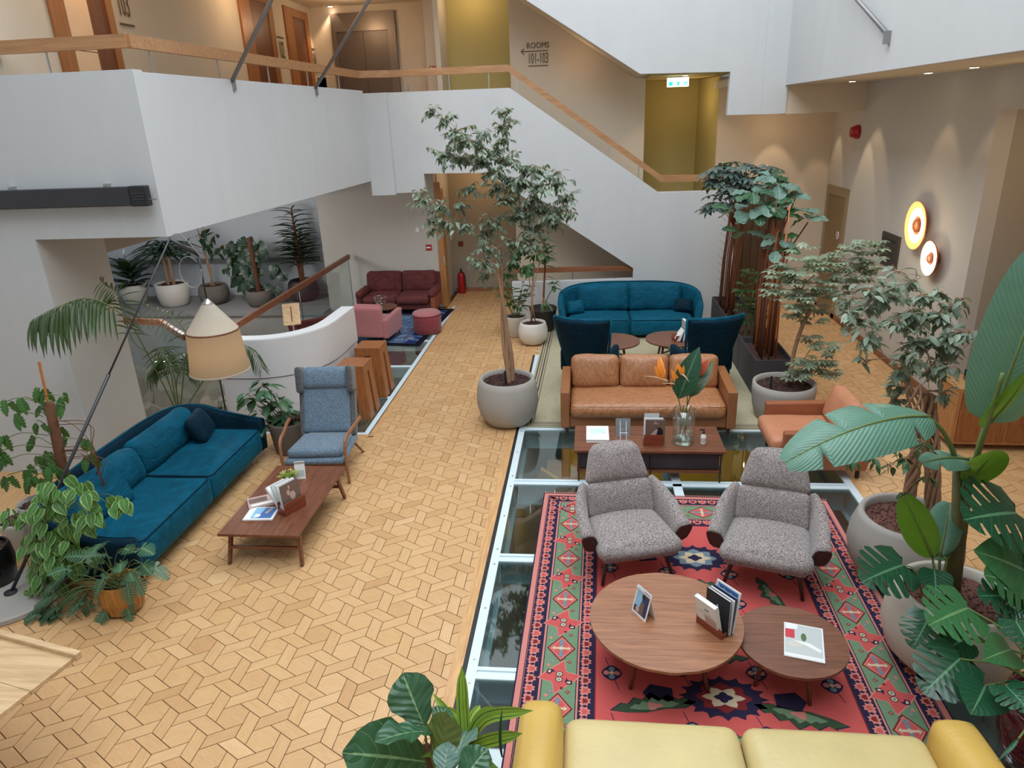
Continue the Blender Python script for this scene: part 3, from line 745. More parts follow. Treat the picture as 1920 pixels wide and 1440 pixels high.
def wing_chair_teal(label, loc, rz):
    t = thing('velvet_armchair', label, 'armchair', loc, rz, 'dark teal armchairs seen from behind')
    # flaring high back
    def flare(p, q):
        f = (p.z/.36+1)/2; p.x *= .72+.36*f; p.y += .16*f+.10*abs(q[0])**2*-1*f; return p
    MB().tr(T(0, .26, .70)).soft(-.42, .42, -.06, .06, -.46, .46, .05, (0, 0, 0), 14, .004, shape=lambda p, q: Vector((p.x*(.70+.17*(q[2]+1)), p.y+.11*(q[2]+1)-.12*q[0]*q[0], p.z))).build('backrest', 'tealdk', t, smooth=True)
    top = [(x, .47-.12*(x/.43)**2, 1.165) for x in [(-.43+.86*k/10) for k in range(11)]]
    MB().tube(top, .028, 8).build('top_roll', 'teal', t, smooth=True)
    for sx in (-1, 1):
        MB().tube([(sx*.44, .34, 1.15), (sx*.40, .24, .8), (sx*.36, .15, .50)], [.024, .02, .016], 8).build('edge_trim', 'teal', t, smooth=True)
        MB().soft(sx*.36-.05, sx*.36+.05, -.34, .20, .24, .60, .05, n=8).build('arm', 'tealdk', t, smooth=True)
    MB().soft(-.31, .31, -.40, .22, .30, .47, .05, (0, 0, .02), 10, seed=3).build('seat', 'teal', t, smooth=True)
    MB().box(-.34, .34, -.34, .26, .18, .32).build('base', 'tealdk', t, bevel=.03)
    for sx in (-1, 1):
        for sy in (-.3, .24): MB().tube([(sx*.28, sy, .2), (sx*.33, sy*1.15, 0)], [.018, .012], 8).build('leg', 'darkleg', t, smooth=True)
    return t
wing_chair_teal('dark teal velvet armchair on the left, seen from behind, behind the tan leather sofa', (.02, 10.55, .010), R(163))
wing_chair_teal('dark teal velvet armchair on the right, seen from behind, next to the black planters', (1.76, 10.55, .010), R(197))

def leather_sofa():
    t = thing('leather_sofa', 'tan leather three seat sofa with three creased back cushions', 'sofa', (.78, 9.12, .010), 0)
    w = 1.13
    for sx in (-1, 1):
        x0, x1 = (-w, -w+.12) if sx < 0 else (w-.12, w)
        MB().hexa([(x0, -.50, .10), (x1, -.50, .10), (x1, .42, .10), (x0, .42, .10)], [(x0, -.50, .61), (x1, -.50, .61), (x1, .46, .64), (x0, .46, .64)]).build('arm', 'leatherframe', t, bevel=.015)
    MB().box(-w+.12, w-.12, -.46, .42, .10, .26).build('base_rail', 'leatherframe', t, bevel=.01)
    MB().hexa([(-w+.12, .30, .26), (w-.12, .30, .26), (w-.12, .42, .26), (-w+.12, .42, .26)], [(-w+.12, .44, .72), (w-.12, .44, .72), (w-.12, .52, .72), (-w+.12, .52, .72)]).build('back_frame', 'leatherframe', t, bevel=.015)
    o = MB().soft(-w+.125, w-.125, -.52, .30, .23, .43, .07, (0, .015, .02), 30, .008, seed=2).build('seat_cushion', 'leather', t, smooth=True)
    MB().tube(rrect(-w+.14, w-.14, -.50, .28, .405, .05), .006, 6).build('piping', 'leatherframe', o, smooth=True)
    wd_ = (2*w-.25)/3
    for k in range(3):
        x0 = -w+.125+k*wd_
        MB().tr(T(0, .22, .40, rx=R(-16))).soft(x0+.004, x0+wd_-.004, -.10, .10, 0, .46, .07, (0, .045, .012), 16, .016, seed=k*5+1).build('back_cushion', 'leather', t, smooth=True)
    for sx in (-1, 1):
        for sy in (-.42, .36): MB().box(sx*(w-.08)-.02, sx*(w-.08)+.02, sy-.02, sy+.02, 0, .10).build('leg', 'darkleg', t)
leather_sofa()
def leather_chair():
    t = thing('leather_armchair', 'cognac leather armchair turned sideways beside the long walnut coffee table', 'armchair', (2.66, 7.96, 0), R(-90))
    w = .50
    for sx in (-1, 1):
        x0, x1 = (-w, -w+.11) if sx < 0 else (w-.11, w)
        MB().hexa([(x0, -.46, .12), (x1, -.46, .12), (x1, .46, .12), (x0, .46, .12)], [(x0, -.46, .58), (x1, -.46, .58), (x1, .56, .60), (x0, .56, .60)]).build('arm', 'leatherred', t, bevel=.02)
    MB().box(-w+.11, w-.11, -.44, .42, .12, .28).build('base_rail', 'leatherred', t, bevel=.01)
    MB().soft(-w+.115, w-.115, -.56, .28, .27, .45, .06, (0, .01, .02), 14, .006).build('seat_cushion', 'leatherseat', t, smooth=True)
    MB().tr(T(0, .26, .42, rx=R(-18))).soft(-w+.115, w-.115, -.10, .10, 0, .44, .07, (0, .03, 0), 12, .012).build('back_cushion', 'leatherseat', t, smooth=True)
    for sx in (-1, 1):
        for sy in (-.40, .40): MB().box(sx*(w-.08)-.018, sx*(w-.08)+.018, sy-.018, sy+.018, 0, .12).build('leg', 'black', t)
leather_chair()

def lounge(label, loc, rz):
    t = thing('lounge_chair', label, 'armchair', loc, rz, 'pair of grey tweed lounge chairs on the red rug')
    # seat
    MB().soft(-.365, .365, -.44, .28, .30, .46, .10, (0, .03, .035), 18, .002, shape=lambda p, q: Vector((p.x*(1.0+.07*(-q[1])), p.y, p.z-.02*(q[1]+1)))).build('seat', 'greyfab', t, smooth=True)
    MB().soft(-.34, .34, -.40, .30, .27, .33, .03, n=10).build('seat_frame', 'greyfab', t, smooth=True)
    # backrest: lower pad and upper pad separated by a crease, narrowing to the head
    def bk(p, q):
        f = (q[2]+1)/2
        return Vector((p.x*(1.0-.30*f**1.3), p.y+.05*q[0]*q[0]*-1*(1-f*.5), p.z))
    MB().tr(T(0, .24, .36, rx=R(-19))).soft(-.33, .33, -.06, .08, 0, .35, .06, (0, .03, 0), 14, .004, shape=lambda p, q: Vector((p.x*(1-.06*(q[2]+1)/2), p.y-.06*q[0]**2, p.z))).build('back_lower', 'greyfab', t, smooth=True)
    MB().tr(T(0, .355, .67, rx=R(-24))).soft(-.315, .315, -.06, .08, 0, .36, .06, (0, .035, .03), 16, .006, seed=3, shape=lambda p, q: Vector((p.x*(1-.28*((q[2]+1)/2)**1.2), p.y-.03*q[0]**2, p.z))).build('headrest', 'greyfab', t, smooth=True)
    for sx in (-1, 1):
        # arm: padded blade sweeping forward and down from the back
        pth = bez([(sx*.315, .33, .71), (sx*.38, .20, .655), (sx*.42, -.02, .585), (sx*.43, -.27, .52)], 5)
        mb = MB(); vs = []; n = len(pth); m = 12
        for i, p in enumerate(pth):
            f = i/(n-1); hh = .05+.15*math.sin(PI*min(1, .25+f*.55)); zb = .36 if f > .1 else .42; top = p.z; bot = zb-.03*f
            cz, rz_, rx_ = (top+bot)/2, (top-bot)/2, .046+.018*f
            for j in range(m):
                a = 2*PI*j/m; ca, sa = math.cos(a), math.sin(a)
                vs.append((p.x+rx_*(abs(ca)**.6)*(1 if ca > 0 else -1)+sx*.03*(sa), p.y-(.03*sa if i == n-1 else 0), cz+rz_*(abs(sa)**.75)*(1 if sa > 0 else -1)))
        fs = [(i*m+j, i*m+(j+1) % m, (i+1)*m+(j+1) % m, (i+1)*m+j) for i in range(n-1) for j in range(m)]+[tuple(reversed(range(m))), tuple(range((n-1)*m, n*m))]
        arm = mb.add(vs, fs).build('arm', 'greyfab', t, smooth=True)
        ring = [Vector(vs[(n-1)*m+j])+Vector((0, -.006, 0)) for j in range(m)]
        MB().tube(ring+[ring[0]], .008, 6).add([tuple(v+Vector((0, -.004, 0))) for v in ring], [tuple(reversed(range(m)))]).build('wooden_end_cap', 'darkleg', arm)
        for sy in (-1, 1):
            MB().tube([(sx*.26, .02+sy*.26, .29), (sx*.33, .02+sy*.35, .012)], [.024, .015], 10).build('leg', 'darkleg', t, smooth=True)
    return t
lounge('grey tweed lounge chair on the left, half in front of the long walnut table', (.37, 5.78, .012), R(15))
lounge('grey tweed lounge chair on the right, under the tip of the banana leaf', (1.62, 5.66, .012), R(-17))

def blue_chair():
    t = thing('wing_chair', 'high backed blue grey tweed chair with bent wooden arms', 'armchair', (-3.22, 7.62, 0), R(5))
    MB().soft(-.33, .33, -.42, .22, .33, .45, .05, (0, .01, .015), 14, .002, shape=lambda p, q: Vector((p.x*(1-.06*(q[1]+1)/2), p.y, p.z-.03*(q[1]+1)))).build('seat_cushion', 'bluefab', t, smooth=True)
    MB().soft(-.36, .36, -.46, .28, .26, .34, .035, n=12).build('seat_rail', 'bluefab', t, smooth=True)
    MB().tr(T(0, .22, .38, rx=R(-20))).soft(-.30, .30, -.04, .06, 0, .58, .04, (0, .012, 0), 14).build('backrest', 'bluefab', t, smooth=True)
    MB().tr(T(0, .40, .90, rx=R(-20))).soft(-.30, .30, -.08, .07, 0, .28, .075, (0, .01, 0), 12).build('headrest', 'bluefab', t, smooth=True)
    for sx in (-1, 1):
        MB().tr(T(sx*.315, .37, .86, rx=R(-20))).soft(-.04, .04, -.17, .09, 0, .33, .04, n=10, shape=lambda p, q: Vector((p.x, p.y*(1-.0*q[2])+.07*(1-(q[2]+1)/2), p.z))).build('wing', 'bluefabdk', t, smooth=True)
        MB().tr(T(sx*.315, .24, .32, rx=R(-20))).soft(-.035, .035, -.07, .09, 0, .60, .03, n=10).build('side_panel', 'bluefabdk', t, smooth=True)
        pth = bez([(sx*.37, -.42, 0), (sx*.375, -.45, .28), (sx*.38, -.44, .50), (sx*.385, -.37, .575), (sx*.40, -.20, .585), (sx*.43, .02, .60), (sx*.44, .16, .60)], 6)
        MB().tube(pth, [.030]*len(pth), 8, flat=.6).build('arm', 'walnut_lt', t, smooth=True)
        MB().tube([(sx*.30, .18, .28), (sx*.36, .42, 0)], [.026, .016], 8, flat=.6).build('leg', 'walnut_lt', t, smooth=True)
    MB().box(-.37, .37, -.42, -.37, .20, .26).build('front_rail', 'walnut_lt', t, bevel=.008)
blue_chair()

def yellow_sofa():
    t = thing('yellow_leather_sofa', 'pale yellow leather sofa in the foreground with darker yellow arms', 'sofa', (.93, 2.98, .012), R(180))
    w = 1.35
    for sx in (-1, 1):
        x0, x1 = (-w, -w+.27) if sx < 0 else (w-.27, w)
        MB().soft(x0, x1, -.50, .50, .10, .62, .09, (.01, .01, .02), 12, .004, shape=lambda p, q, s=sx: Vector((p.x, p.y, p.z+.04*q[1]))).build('arm', 'yellowarm', t, smooth=True)
    MB().box(-w+.2, w-.2, -.42, .48, .10, .28).build('base_rail', 'yellowarm', t, bevel=.02)
    for k, (x0, x1) in enumerate(((-w+.265, .0), (.0, w-.265))):
        MB().soft(x0+.003, x1-.003, -.49, .36, .24, .45, .09, (.0, .015, .035), 20, .006, seed=k*3).build('seat_cushion', 'yellow', t, smooth=True)
        MB().tr(T(0, .36, .40, rx=R(-14))).soft(x0+.003, x1-.003, -.08, .10, 0, .36, .08, (0, .03, .0), 14, .006, seed=k*3+1).build('back_cushion', 'yellow', t, smooth=True)
    MB().soft(-w+.1, w-.1, .42, .54, .10, .70, .05, n=12).build('back_frame', 'yellowarm', t, smooth=True)
    for sx in (-1, 1):
        for sy in (-.42, .42): MB().box(sx*(w-.12)-.03, sx*(w-.12)+.03, sy-.03, sy+.03, 0, .11).build('leg', 'darkleg', t)
yellow_sofa()

def loveseat():
    t = thing('loveseat', 'burgundy two seat sofa against the wall under the red sign', 'sofa', (-4.15, 15.14, .012), 0)
    w = .88
    for sx in (-1, 1):
        MB().soft(sx*(w-.07)-.08, sx*(w-.07)+.08, -.46, .30, .40, .56, .06, n=8, shape=lambda p, q: Vector((p.x+.02*q[2]*0, p.y, p.z))).build('armrest', 'burg', t, smooth=True)
        MB().box(sx*(w-.06)-.055, sx*(w-.06)+.055, -.44, .32, .10, .45).build('arm_side', 'rust' if sx > 0 else 'burg', t, bevel=.03)
    MB().box(-w+.1, w-.1, -.40, .34, .14, .28).build('base', 'burg', t, bevel=.02)
    for k, (x0, x1) in enumerate(((-w+.13, 0), (0, w-.13))):
        MB().soft(x0+.004, x1-.004, -.46, .26, .26, .43, .06, (0, .01, .02), 12, .006, seed=k).build('seat_cushion', 'burg', t, smooth=True)
        MB().tr(T(0, .24, .40, rx=R(-14))).soft(x0-.02 if k == 0 else x0+.004, x1-.004 if k == 0 else x1+.02, -.08, .08, 0, .47, .06, (0, .03, 0), 12, .012, seed=k+5).build('back_cushion', 'burg', t, smooth=True)
    MB().tr(T(0, .36, .26, rx=R(-12))).soft(-w+.02, w-.02, -.05, .05, 0, .56, .05, n=12).build('back_frame', 'burg', t, smooth=True)
    for sx in (-1, 1):
        for sy in (-.36, .3): MB().tube([(sx*(w-.14), sy, .14), (sx*(w-.11), sy, 0)], [.018, .012], 8).build('leg', 'darkleg', t, smooth=True)
loveseat()
def pink_chair(label, loc, rz, m1='pink'):
    t = thing('club_chair', label, 'armchair', loc, rz)
    MB().tr(T(0, .30, .14, rx=R(-10))).soft(-.33, .33, -.07, .06, 0, .62, .035, n=10, shape=lambda p, q: Vector((p.x*(.92+.1*(q[2]+1)/2), p.y, p.z))).build('backrest', m1, t, smooth=True)
    MB().tr(T(0, .33, .68, rx=R(-10))).soft(-.30, .26, -.08, .05, 0, .10, .045, n=8).build('headroll', m1, t, smooth=True)
    for sx in (-1, 1):
        MB().hexa([(sx*.34-.05, -.38, .12), (sx*.34+.05, -.38, .12), (sx*.34+.05, .34, .12), (sx*.34-.05, .34, .12)], [(sx*.36-.055, -.40, .56), (sx*.36+.055, -.40, .56), (sx*.36+.055, .42, .50), (sx*.36-.055, .42, .50)]).build('arm', m1, t, bevel=.025)
    MB().soft(-.29, .29, -.40, .24, .20, .42, .05, (0, 0, .02), 8).build('seat', m1, t, smooth=True)
    for sx in (-1, 1):
        for sy in (-.34, .34): MB().tube([(sx*.30, sy, .14), (sx*.34, sy*1.1, 0)], [.018, .011], 8).build('leg', 'darkleg', t, smooth=True)
pink_chair('dusty pink armchair seen from behind at the end of the white curved wall', (-4.12, 13.05, .008), R(172))
pink_chair('burgundy armchair mostly hidden behind the white curved wall', (-5.10, 12.30, .008), R(118), 'burg')
tp = thing('pouf', 'round dark red knitted pouf on the blue rug', 'pouf', (-3.20, 13.50, .012))
MB().lathe([(.25, 0), (.275, .02), (.285, .12), (.283, .3), (.28, .375)], 32).build('body', 'poufside', tp, smooth=True)
MB().lathe([(.283, .375), (.283, .395), (.26, .425), (.15, .438), (0, .44)], 32, caps=(True, False)).build('top', 'pink', tp, smooth=True)
MB().lathe([(.284, .37), (.291, .377), (.284, .384)], 32, caps=(False, False)).build('piping', 'poufside', tp, smooth=True)

# ---- tables
def legs_table(name, label, loc, rz, L, W, h, mat='walnutY'):
    t = thing(name, label, 'coffee table', loc, rz)
    nb = 6
    for k in range(nb):
        x0 = -W/2+W*k/nb; o = MB().box(x0+.0006, x0+W/nb-.0006, -L/2, L/2, h-.026, h).build('plank', mat, t)
    for sx in (-1, 1):
        for sy in (-1, 1):
            MB().hexa([(sx*(W/2-.03)-.014, sy*(L/2-.06)-.018, 0), (sx*(W/2-.03)+.014, sy*(L/2-.06)-.018, 0), (sx*(W/2-.03)+.014, sy*(L/2-.06)+.018, 0), (sx*(W/2-.03)-.014, sy*(L/2-.06)+.018, 0)],
                      [(sx*(W/2-.06)-.016, sy*(L/2-.16)-.03, h-.026), (sx*(W/2-.06)+.016, sy*(L/2-.16)-.03, h-.026), (sx*(W/2-.06)+.016, sy*(L/2-.16)+.03, h-.026), (sx*(W/2-.06)-.016, sy*(L/2-.16)+.03, h-.026)]).build('leg', 'walnut', t, bevel=.003)
        MB().box(-W/2+.06, W/2-.06, sx*(L/2-.10)-.012, sx*(L/2-.10)+.012, .16, .19).build('stretcher', 'walnut', t)
        MB().box(sx*(W/2-.055)-.01, sx*(W/2-.055)+.01, -L/2+.12, L/2-.12, h-.06, h-.028).build('apron', 'walnut', t)
    return t
legs_table('coffee_table', 'low walnut coffee table with splayed legs in front of the left teal sofa', (-3.12, 6.22, 0), 0, 1.42, .80, .38)
tc = thing('coffee_table', 'long walnut coffee table with a black open frame in front of the tan sofa', 'coffee table', (.70, 7.70, 0))
for k in range(5): MB().box(-.85, .85, -.35+.14*k+.0006, -.21+.14*k-.0006, .375, .40).build('plank', 'walnut', tc)
for x in (-.80, .02, .80):
    for y in (-.33, .33): MB().box(x-.008, x+.008, y-.008, y+.008, 0, .375).build('leg', 'black', tc)
MB().box(-.82, .82, -.335, .335, .12, .14).build('lower_shelf', 'walnut', tc)
MB().box(-.82, .82, -.33, -.322, .34, .375).box(-.82, .82, .322, .33, .34, .375).build('rail', 'black', tc)
for x0, x1 in ((-.79, .01), (.03, .79)): MB().box(x0, x1, -.29, .31, .15, .335).build('drawer_box', 'blacksat', tc, bevel=.004)
def round_table(label, loc, r, h, a0, mat, nleg=4, group=None, nb=7):
    t = thing('round_table', label, 'table', loc, 0, group)
    for k in range(nb):
        y0 = -r+2*r*k/nb+.0006; y1 = -r+2*r*(k+1)/nb-.0006; pts = []
        ys = [y0+(y1-y0)*i/6 for i in range(7)]
        pts = [(math.sqrt(max(0, r*r-y*y)), y) for y in ys]+[(-math.sqrt(max(0, r*r-y*y)), y) for y in reversed(ys)]
        pts = [p for i, p in enumerate(pts) if i == 0 or (Vector(p)-Vector(pts[i-1])).length > 1e-5]
        if (Vector(pts[0])-Vector(pts[-1])).length < 1e-5: pts.pop()
        MB().prism(pts, h-.022, h).build('plank', mat, t)
    for k in range(nleg):
        a = R(a0+360/nleg*k); c, s = math.cos(a), math.sin(a)
        MB().tube([(c*r*.52, s*r*.52, h-.022), (c*r*.70, s*r*.70, 0)], [.022, .015], 8).build('leg', 'walnut_md', t, smooth=True)
    for k in range(nleg//2):
        a = R(a0+180/(nleg//2)*k); c, s = math.cos(a), math.sin(a)
        MB().tube([(c*r*.58, s*r*.58, h*.55), (-c*r*.58, -s*r*.58, h*.55)], .012, 8).build('stretcher', 'walnut_md', t, smooth=True)
    return t
round_table('large round walnut table in front of the two grey lounge chairs', (.585, 4.45, .012), .565, .42, 47, 'walnut_lt')
round_table('small round walnut table with one large book on top', (1.48, 4.34, .012), .385, .355, 20, 'walnut_md')
round_table('round side table with dark top behind the left teal armchair', (.42, 11.42, .01), .45, .44, 45, 'walnut_md')
round_table('round side table carrying newspapers behind the right teal armchair', (1.42, 11.52, .01), .45, .44, 45, 'walnut_md')
round_table('small round side table between the pink armchair and the burgundy sofa', (-4.22, 14.05, .012), .28, .40, 45, 'walnut_md')

# ---- wooden bar stools: a seat block on four slab legs with a slot between
def bar_stool(label, loc):
    t = thing('block_stool', label, 'stool', loc, 0, 'tapered wooden block stools by the white curved wall')
    a, b, h = .20, .20, .80
    MB().box(-a, a, -b, b, h-.13, h).build('seat_block', 'woodorange', t, bevel=.004)
    for sx in (-1, 1):
        for sy in (-1, 1):
            x0, x1 = (sx*a, sx*.05); y0, y1 = (sy*b, sy*.035); xs = sorted((x0, x1)); ys = sorted((y0, y1)); e = .045
            bx = sorted((sx*(a+e), sx*.075)); by = sorted((sy*(b+e), sy*.055))
            MB().hexa([(bx[0], by[0], 0), (bx[1], by[0], 0), (bx[1], by[1], 0), (bx[0], by[1], 0)], [(xs[0], ys[0], h-.13), (xs[1], ys[0], h-.13), (xs[1], ys[1], h-.13), (xs[0], ys[1], h-.13)]).build('leg', 'woodorange', t, bevel=.003)
bar_stool('wooden block stool nearer the blue grey wing chair', (-3.33, 9.33, .006))
bar_stool('wooden block stool farther from the blue grey wing chair, by the pink armchair', (-3.33, 10.17, .006))

# ---- sideboard on the right
sb = thing('sideboard', 'light wood sideboard on castors by the right wall', 'cabinet', (4.98, 8.52, 0), R(-2))
cw_, cd_, ch_ = .60, .25, .80
sbm = MB().box(-cw_, cw_, -cd_, cd_, .08, ch_-.02).build('body', 'oakZ', sb, bevel=.004)
MB().box(-cw_-.01, cw_+.01, -cd_-.01, cd_+.01, ch_-.02, ch_).build('top', 'oak', sb, bevel=.003)
for x0, x1 in ((-cw_+.05, -.02), (.02, cw_-.05)):
    d = MB().box(x0, x1, -cd_-.018, -cd_, .13, ch_-.06).build('door', 'woodorange', sb, bevel=.004)
    MB().tube([(x1-.05, -cd_-.02, .5), (x1-.05, -cd_-.045, .5), (x1-.05, -cd_-.045, .6), (x1-.05, -cd_-.02, .6)], .005, 6).build('handle', 'metal', d)
for sx in (-1, 1):
    MB().box(sx*(cw_-.02)-.02, sx*(cw_-.02)+.02, -cd_-.022, -cd_, .08, ch_-.02).build('stile', 'oakZ', sb)
    for sy in (-1, 1): MB().tr(T(sx*(cw_-.08), sy*(cd_-.06), .04, ry=R(90))).lathe([(.04, -.015), (.04, .015)], 14).build('castor', 'black', sb)

# ---- floor lamp
P0 = Vector((-5.30, 4.95, .06)); P1 = Vector((-3.808,6.200,3.074)); P2 = Vector((-3.675,6.400,2.888)); P3 = Vector((-3.708,6.450,2.424))
lp = thing('floor_lamp', 'tall arching black floor lamp with a linen shade hanging over the teal sofa', 'lamp', (-5.30, 4.95, 0))
o_ = Vector((-5.30, 4.95, 0))
MB().lathe([(.43, 0), (.44, .01), (.44, .05), (.42, .06), (0, .06)], 40, caps=(True, False)).build('concrete_base', 'concrete', lp, smooth=False)
MB().lathe([(.055, .06), (.055, .075), (.03, .085), (0, .085)], 20, caps=(True, False)).build('socket_plate', 'blacksat', lp)
md = P0.lerp(P1, .62)
MB().tube([P0-o_, md-o_], .016, 10).build('lower_pole', 'blacksat', lp, smooth=True)
MB().tube([md-o_, P1-o_], .009, 8).build('upper_pole', 'blacksat', lp, smooth=True)
MB().tube([P1-o_, P2-o_], .017, 8).build('arm', 'blacksat', lp, smooth=True)
MB().tube([P2-o_, P3-o_], .009, 8).build('drop_rod', 'blacksat', lp, smooth=True)
cb = [P1-o_+Vector((.0, 0, .02))]+[P1.lerp(P2, .5)-o_+Vector((0, -.02, .12)), P2-o_+Vector((.04, 0, -.04))]
loop = [P2-o_+Vector((-.10+.11*math.cos(a), -.02, -.16+.15*math.sin(a))) for a in [R(40+30*k) for k in range(12)]]
MB().tube(bez(cb, 6), .005, 6).build('cable', 'grey', lp, smooth=True); MB().tube(bez(loop, 3), .004, 6).build('cable_loop', 'grey', lp, smooth=True)
sc_ = P3-o_
MB().lathe([(.0, .03), (.012, .03), (.055, -.02), (.055, -.025)], 20, c=(sc_.x, sc_.y), caps=(False, True)).build('shade_cap', 'metal', lp, smooth=True).location.z = sc_.z
def linen(name, c, e):
    s = NT(name); v = s.coord('Object', (1, 1, .4)); n = s.noise(v, 160, 2); n2 = s.noise(s.coord('Object', (1, 1, .25)), 7, 3, .5, 1.0)
    s.set(Base__Color=s.mix(n, dk(c, .8), c), Roughness=.9); s.bump(n2, .5, .02)
    t = s.n('ShaderNodeBsdfTranslucent'); s.l(s.mix(n, dk(c, .75), c), t.inputs[0]); mx = s.n('ShaderNodeMixShader'); mx.inputs[0].default_value = e
    s.l(s.b.outputs[0], mx.inputs[1]); s.l(t.outputs[0], mx.inputs[2]); s.l(mx.outputs[0], s.out.inputs[0]); return s.m
M['linen'] = linen('linen_shade', lin(182, 162, 134), .5); M['linenw'] = linen('pale_linen', lin(196, 188, 172), .3)
o = MB().lathe([(.05, 0), (.245, -.27)], 40, c=(sc_.x, sc_.y), caps=(False, False)).build('shade_cone', 'linenw', lp, smooth=True); o.location.z = sc_.z-.02
o = MB().lathe([(.25, 0), (.262, -.15), (.29, -.42)], 40, c=(sc_.x, sc_.y), caps=(False, False)).build('lamp_shade', 'linen', lp, smooth=True); o.location.z = sc_.z-.295
o = MB().lathe([(.248, .003), (.256, -.004), (.252, -.014)], 40, c=(sc_.x, sc_.y), caps=(False, False)).build('shade_seam', 'walnut', lp, smooth=True); o.location.z = sc_.z-.288
o = MB().lathe([(.289, .01), (.299, 0), (.289, -.01)], 40, c=(sc_.x, sc_.y), caps=(False, False)).build('shade_hem', 'linenw', lp, smooth=True); o.location.z = sc_.z-.715
bl = MB().lathe([(0, .05), (.03, .04), (.045, 0), (.03, -.04), (0, -.05)], 16, c=(sc_.x, sc_.y), caps=(False, False)).build('bulb', m_emit('bulb_glow', (1, .8, .55), 4), lp, smooth=True); bl.location.z = sc_.z-.40
lamp('lamp_bulb_light', (P3.x, P3.y, P3.z-.52), 1.8, (1, .74, .5), .05)

# ================================================================== RAILINGS, DOORS, LAMPS, SIGNS
def obar(a, b, w, h, name, mat, parent, up=Vector((0, 0, 1))):
    """rectangular bar from a to b (centre line of its underside), width w, height h"""
    a, b = Vector(a), Vector(b); d = (b-a).normalized(); s = d.cross(up).normalized()*w/2
    hv = Vector((0, 0, h))
    bot = [a-s, b-s, b+s, a+s]; top = [p+hv for p in bot]
    return MB().hexa([tuple(p) for p in bot], [tuple(p) for p in top]).build(name, mat, parent)
rl = thing('gallery_handrail', 'oak handrail running along the upper gallery parapet and down the stair', 'handrail', (-4.5, 7.45, 4.58)); o_ = Vector((-4.5, 7.45, 4.58))
M['rail'] = m_wood('rail_oak', lin(192, 146, 102), lin(172, 124, 82), 'X', .5, .4)
M['railbrown'] = m_wood('rail_brown', lin(160, 104, 70), lin(132, 80, 52), 'X', .5, .4)
rp_ = [(-10, 7.46, 4.80), (-4.60, 7.46, 4.80), (-4.31, 14.2, 4.80), (-3.75, 14.43, 4.80), (-1.47, 14.43, 4.80), (1.42, 14.43, 2.72), (2.75, 14.43, 2.70)]
for a, b in zip(rp_[:-1], rp_[1:]): obar(Vector(a)-o_, Vector(b)-o_, .07, .125, 'rail', 'rail', rl)
for p, q, n_ in ((rp_[0], rp_[1], 3), (rp_[1], rp_[2], 5), (rp_[3], rp_[4], 3), (rp_[4], rp_[5], 5), (rp_[5], rp_[6], 2)):
    for k in range(n_):
        f = (k+.5)/n_ if n_ != 5 else (k+.25)/n_
        c = Vector(p).lerp(Vector(q), f)-o_
        MB().box(c.x-.008, c.x+.008, c.y-.008, c.y+.008, c.z-.28, c.z+.01).build('baluster', 'metal', rl)
r2 = thing('stair_handrail', 'brown handrail behind the opening in the white stair wall', 'handrail', (-.3, 14.43, .84)); o2 = Vector((-.3, 14.43, .84))
obar(Vector((-1.5, 14.44, .98))-o2, Vector((.93, 14.44, 1.0))-o2, .06, .10, 'rail', 'railbrown', r2)
for x in (-1.2, -.3, .55): MB().box(x+.3-.008, x+.3+.008, 0, .016, 0, .16).build('baluster', 'metal', r2)
r3 = thing('pit_balustrade', 'glass balustrade with brown handrail around the ruins pit', 'balustrade', (-5.56, 10.4, 0)); o3 = Vector((-5.56, 10.4, 0))
pp = [(-5.35, 15.5, 1.15), (-5.62, 10.45, .98), (-6.15, 9.87, .98), (-7.06, 10.75, .98), (-8.6, 11.0, .98)]
for a, b in zip(pp[:-1], pp[1:]):
    obar(Vector(a)-o3, Vector(b)-o3, .06, .10, 'rail', 'railbrown', r3)
    A, B = Vector(a)-o3, Vector(b)-o3; d = (B-A).normalized(); s = Vector((-d.y, d.x, 0))*.006
    MB().hexa([tuple(Vector((p.x, p.y, .0))+k) for p, k in ((A, -s), (B, -s), (B, s), (A, s))], [tuple(p+k) for p, k in ((A, -s), (B, -s), (B, s), (A, s))]).build('glass_panel', 'glass', r3)
for x, y, z in ((-5.35, 15.45, 1.15), (-5.47, 12.8, 1.04), (-5.62, 10.45, .98)):
    MB().box(x-.008-o3.x, x+.008-o3.x, y-.008-o3.y, y+.008-o3.y, 0, z).build('post', 'metal', r3)
r4 = thing('glass_screen', 'clear glass screen with black edge between the pillar and the curved white wall', 'glass screen', (-5.5, 8.66, 0))
MB().box(-.62, .48, -.006, .006, 0, 1.05).build('glass_pane', 'glass', r4); MB().box(.48, .495, -.01, .01, 0, 1.06).build('post', 'black', r4)
# steel hanger rods
def rod(label, a, b, grp=None):
    a, b = Vector(a), Vector(b); t = thing('hanger_rod', label, 'steel rod', tuple(a)); d = (b-a)
    MB().tube([(0, 0, 0), tuple(d*2.2)], .026, 8).build('rod', 'gunmetal', t, smooth=True)
    MB().box(-.05, .05, -.02, .03, -.09, .05).build('bracket', 'gunmetal', t)
rod('steel hanger rod fixed to the gallery parapet, nearer the wooden doors', (-4.50, 9.37, 4.54), (-3.632,8.900,5.370))
rod('steel hanger rod fixed to the gallery parapet in front of the lift', (-4.38, 12.0, 4.54), (-3.169,11.400,5.679))
rod('steel hanger rod fixed to the white parapet at upper right', (3.46, 9.46, 4.72), (3.350,10.332,5.205))
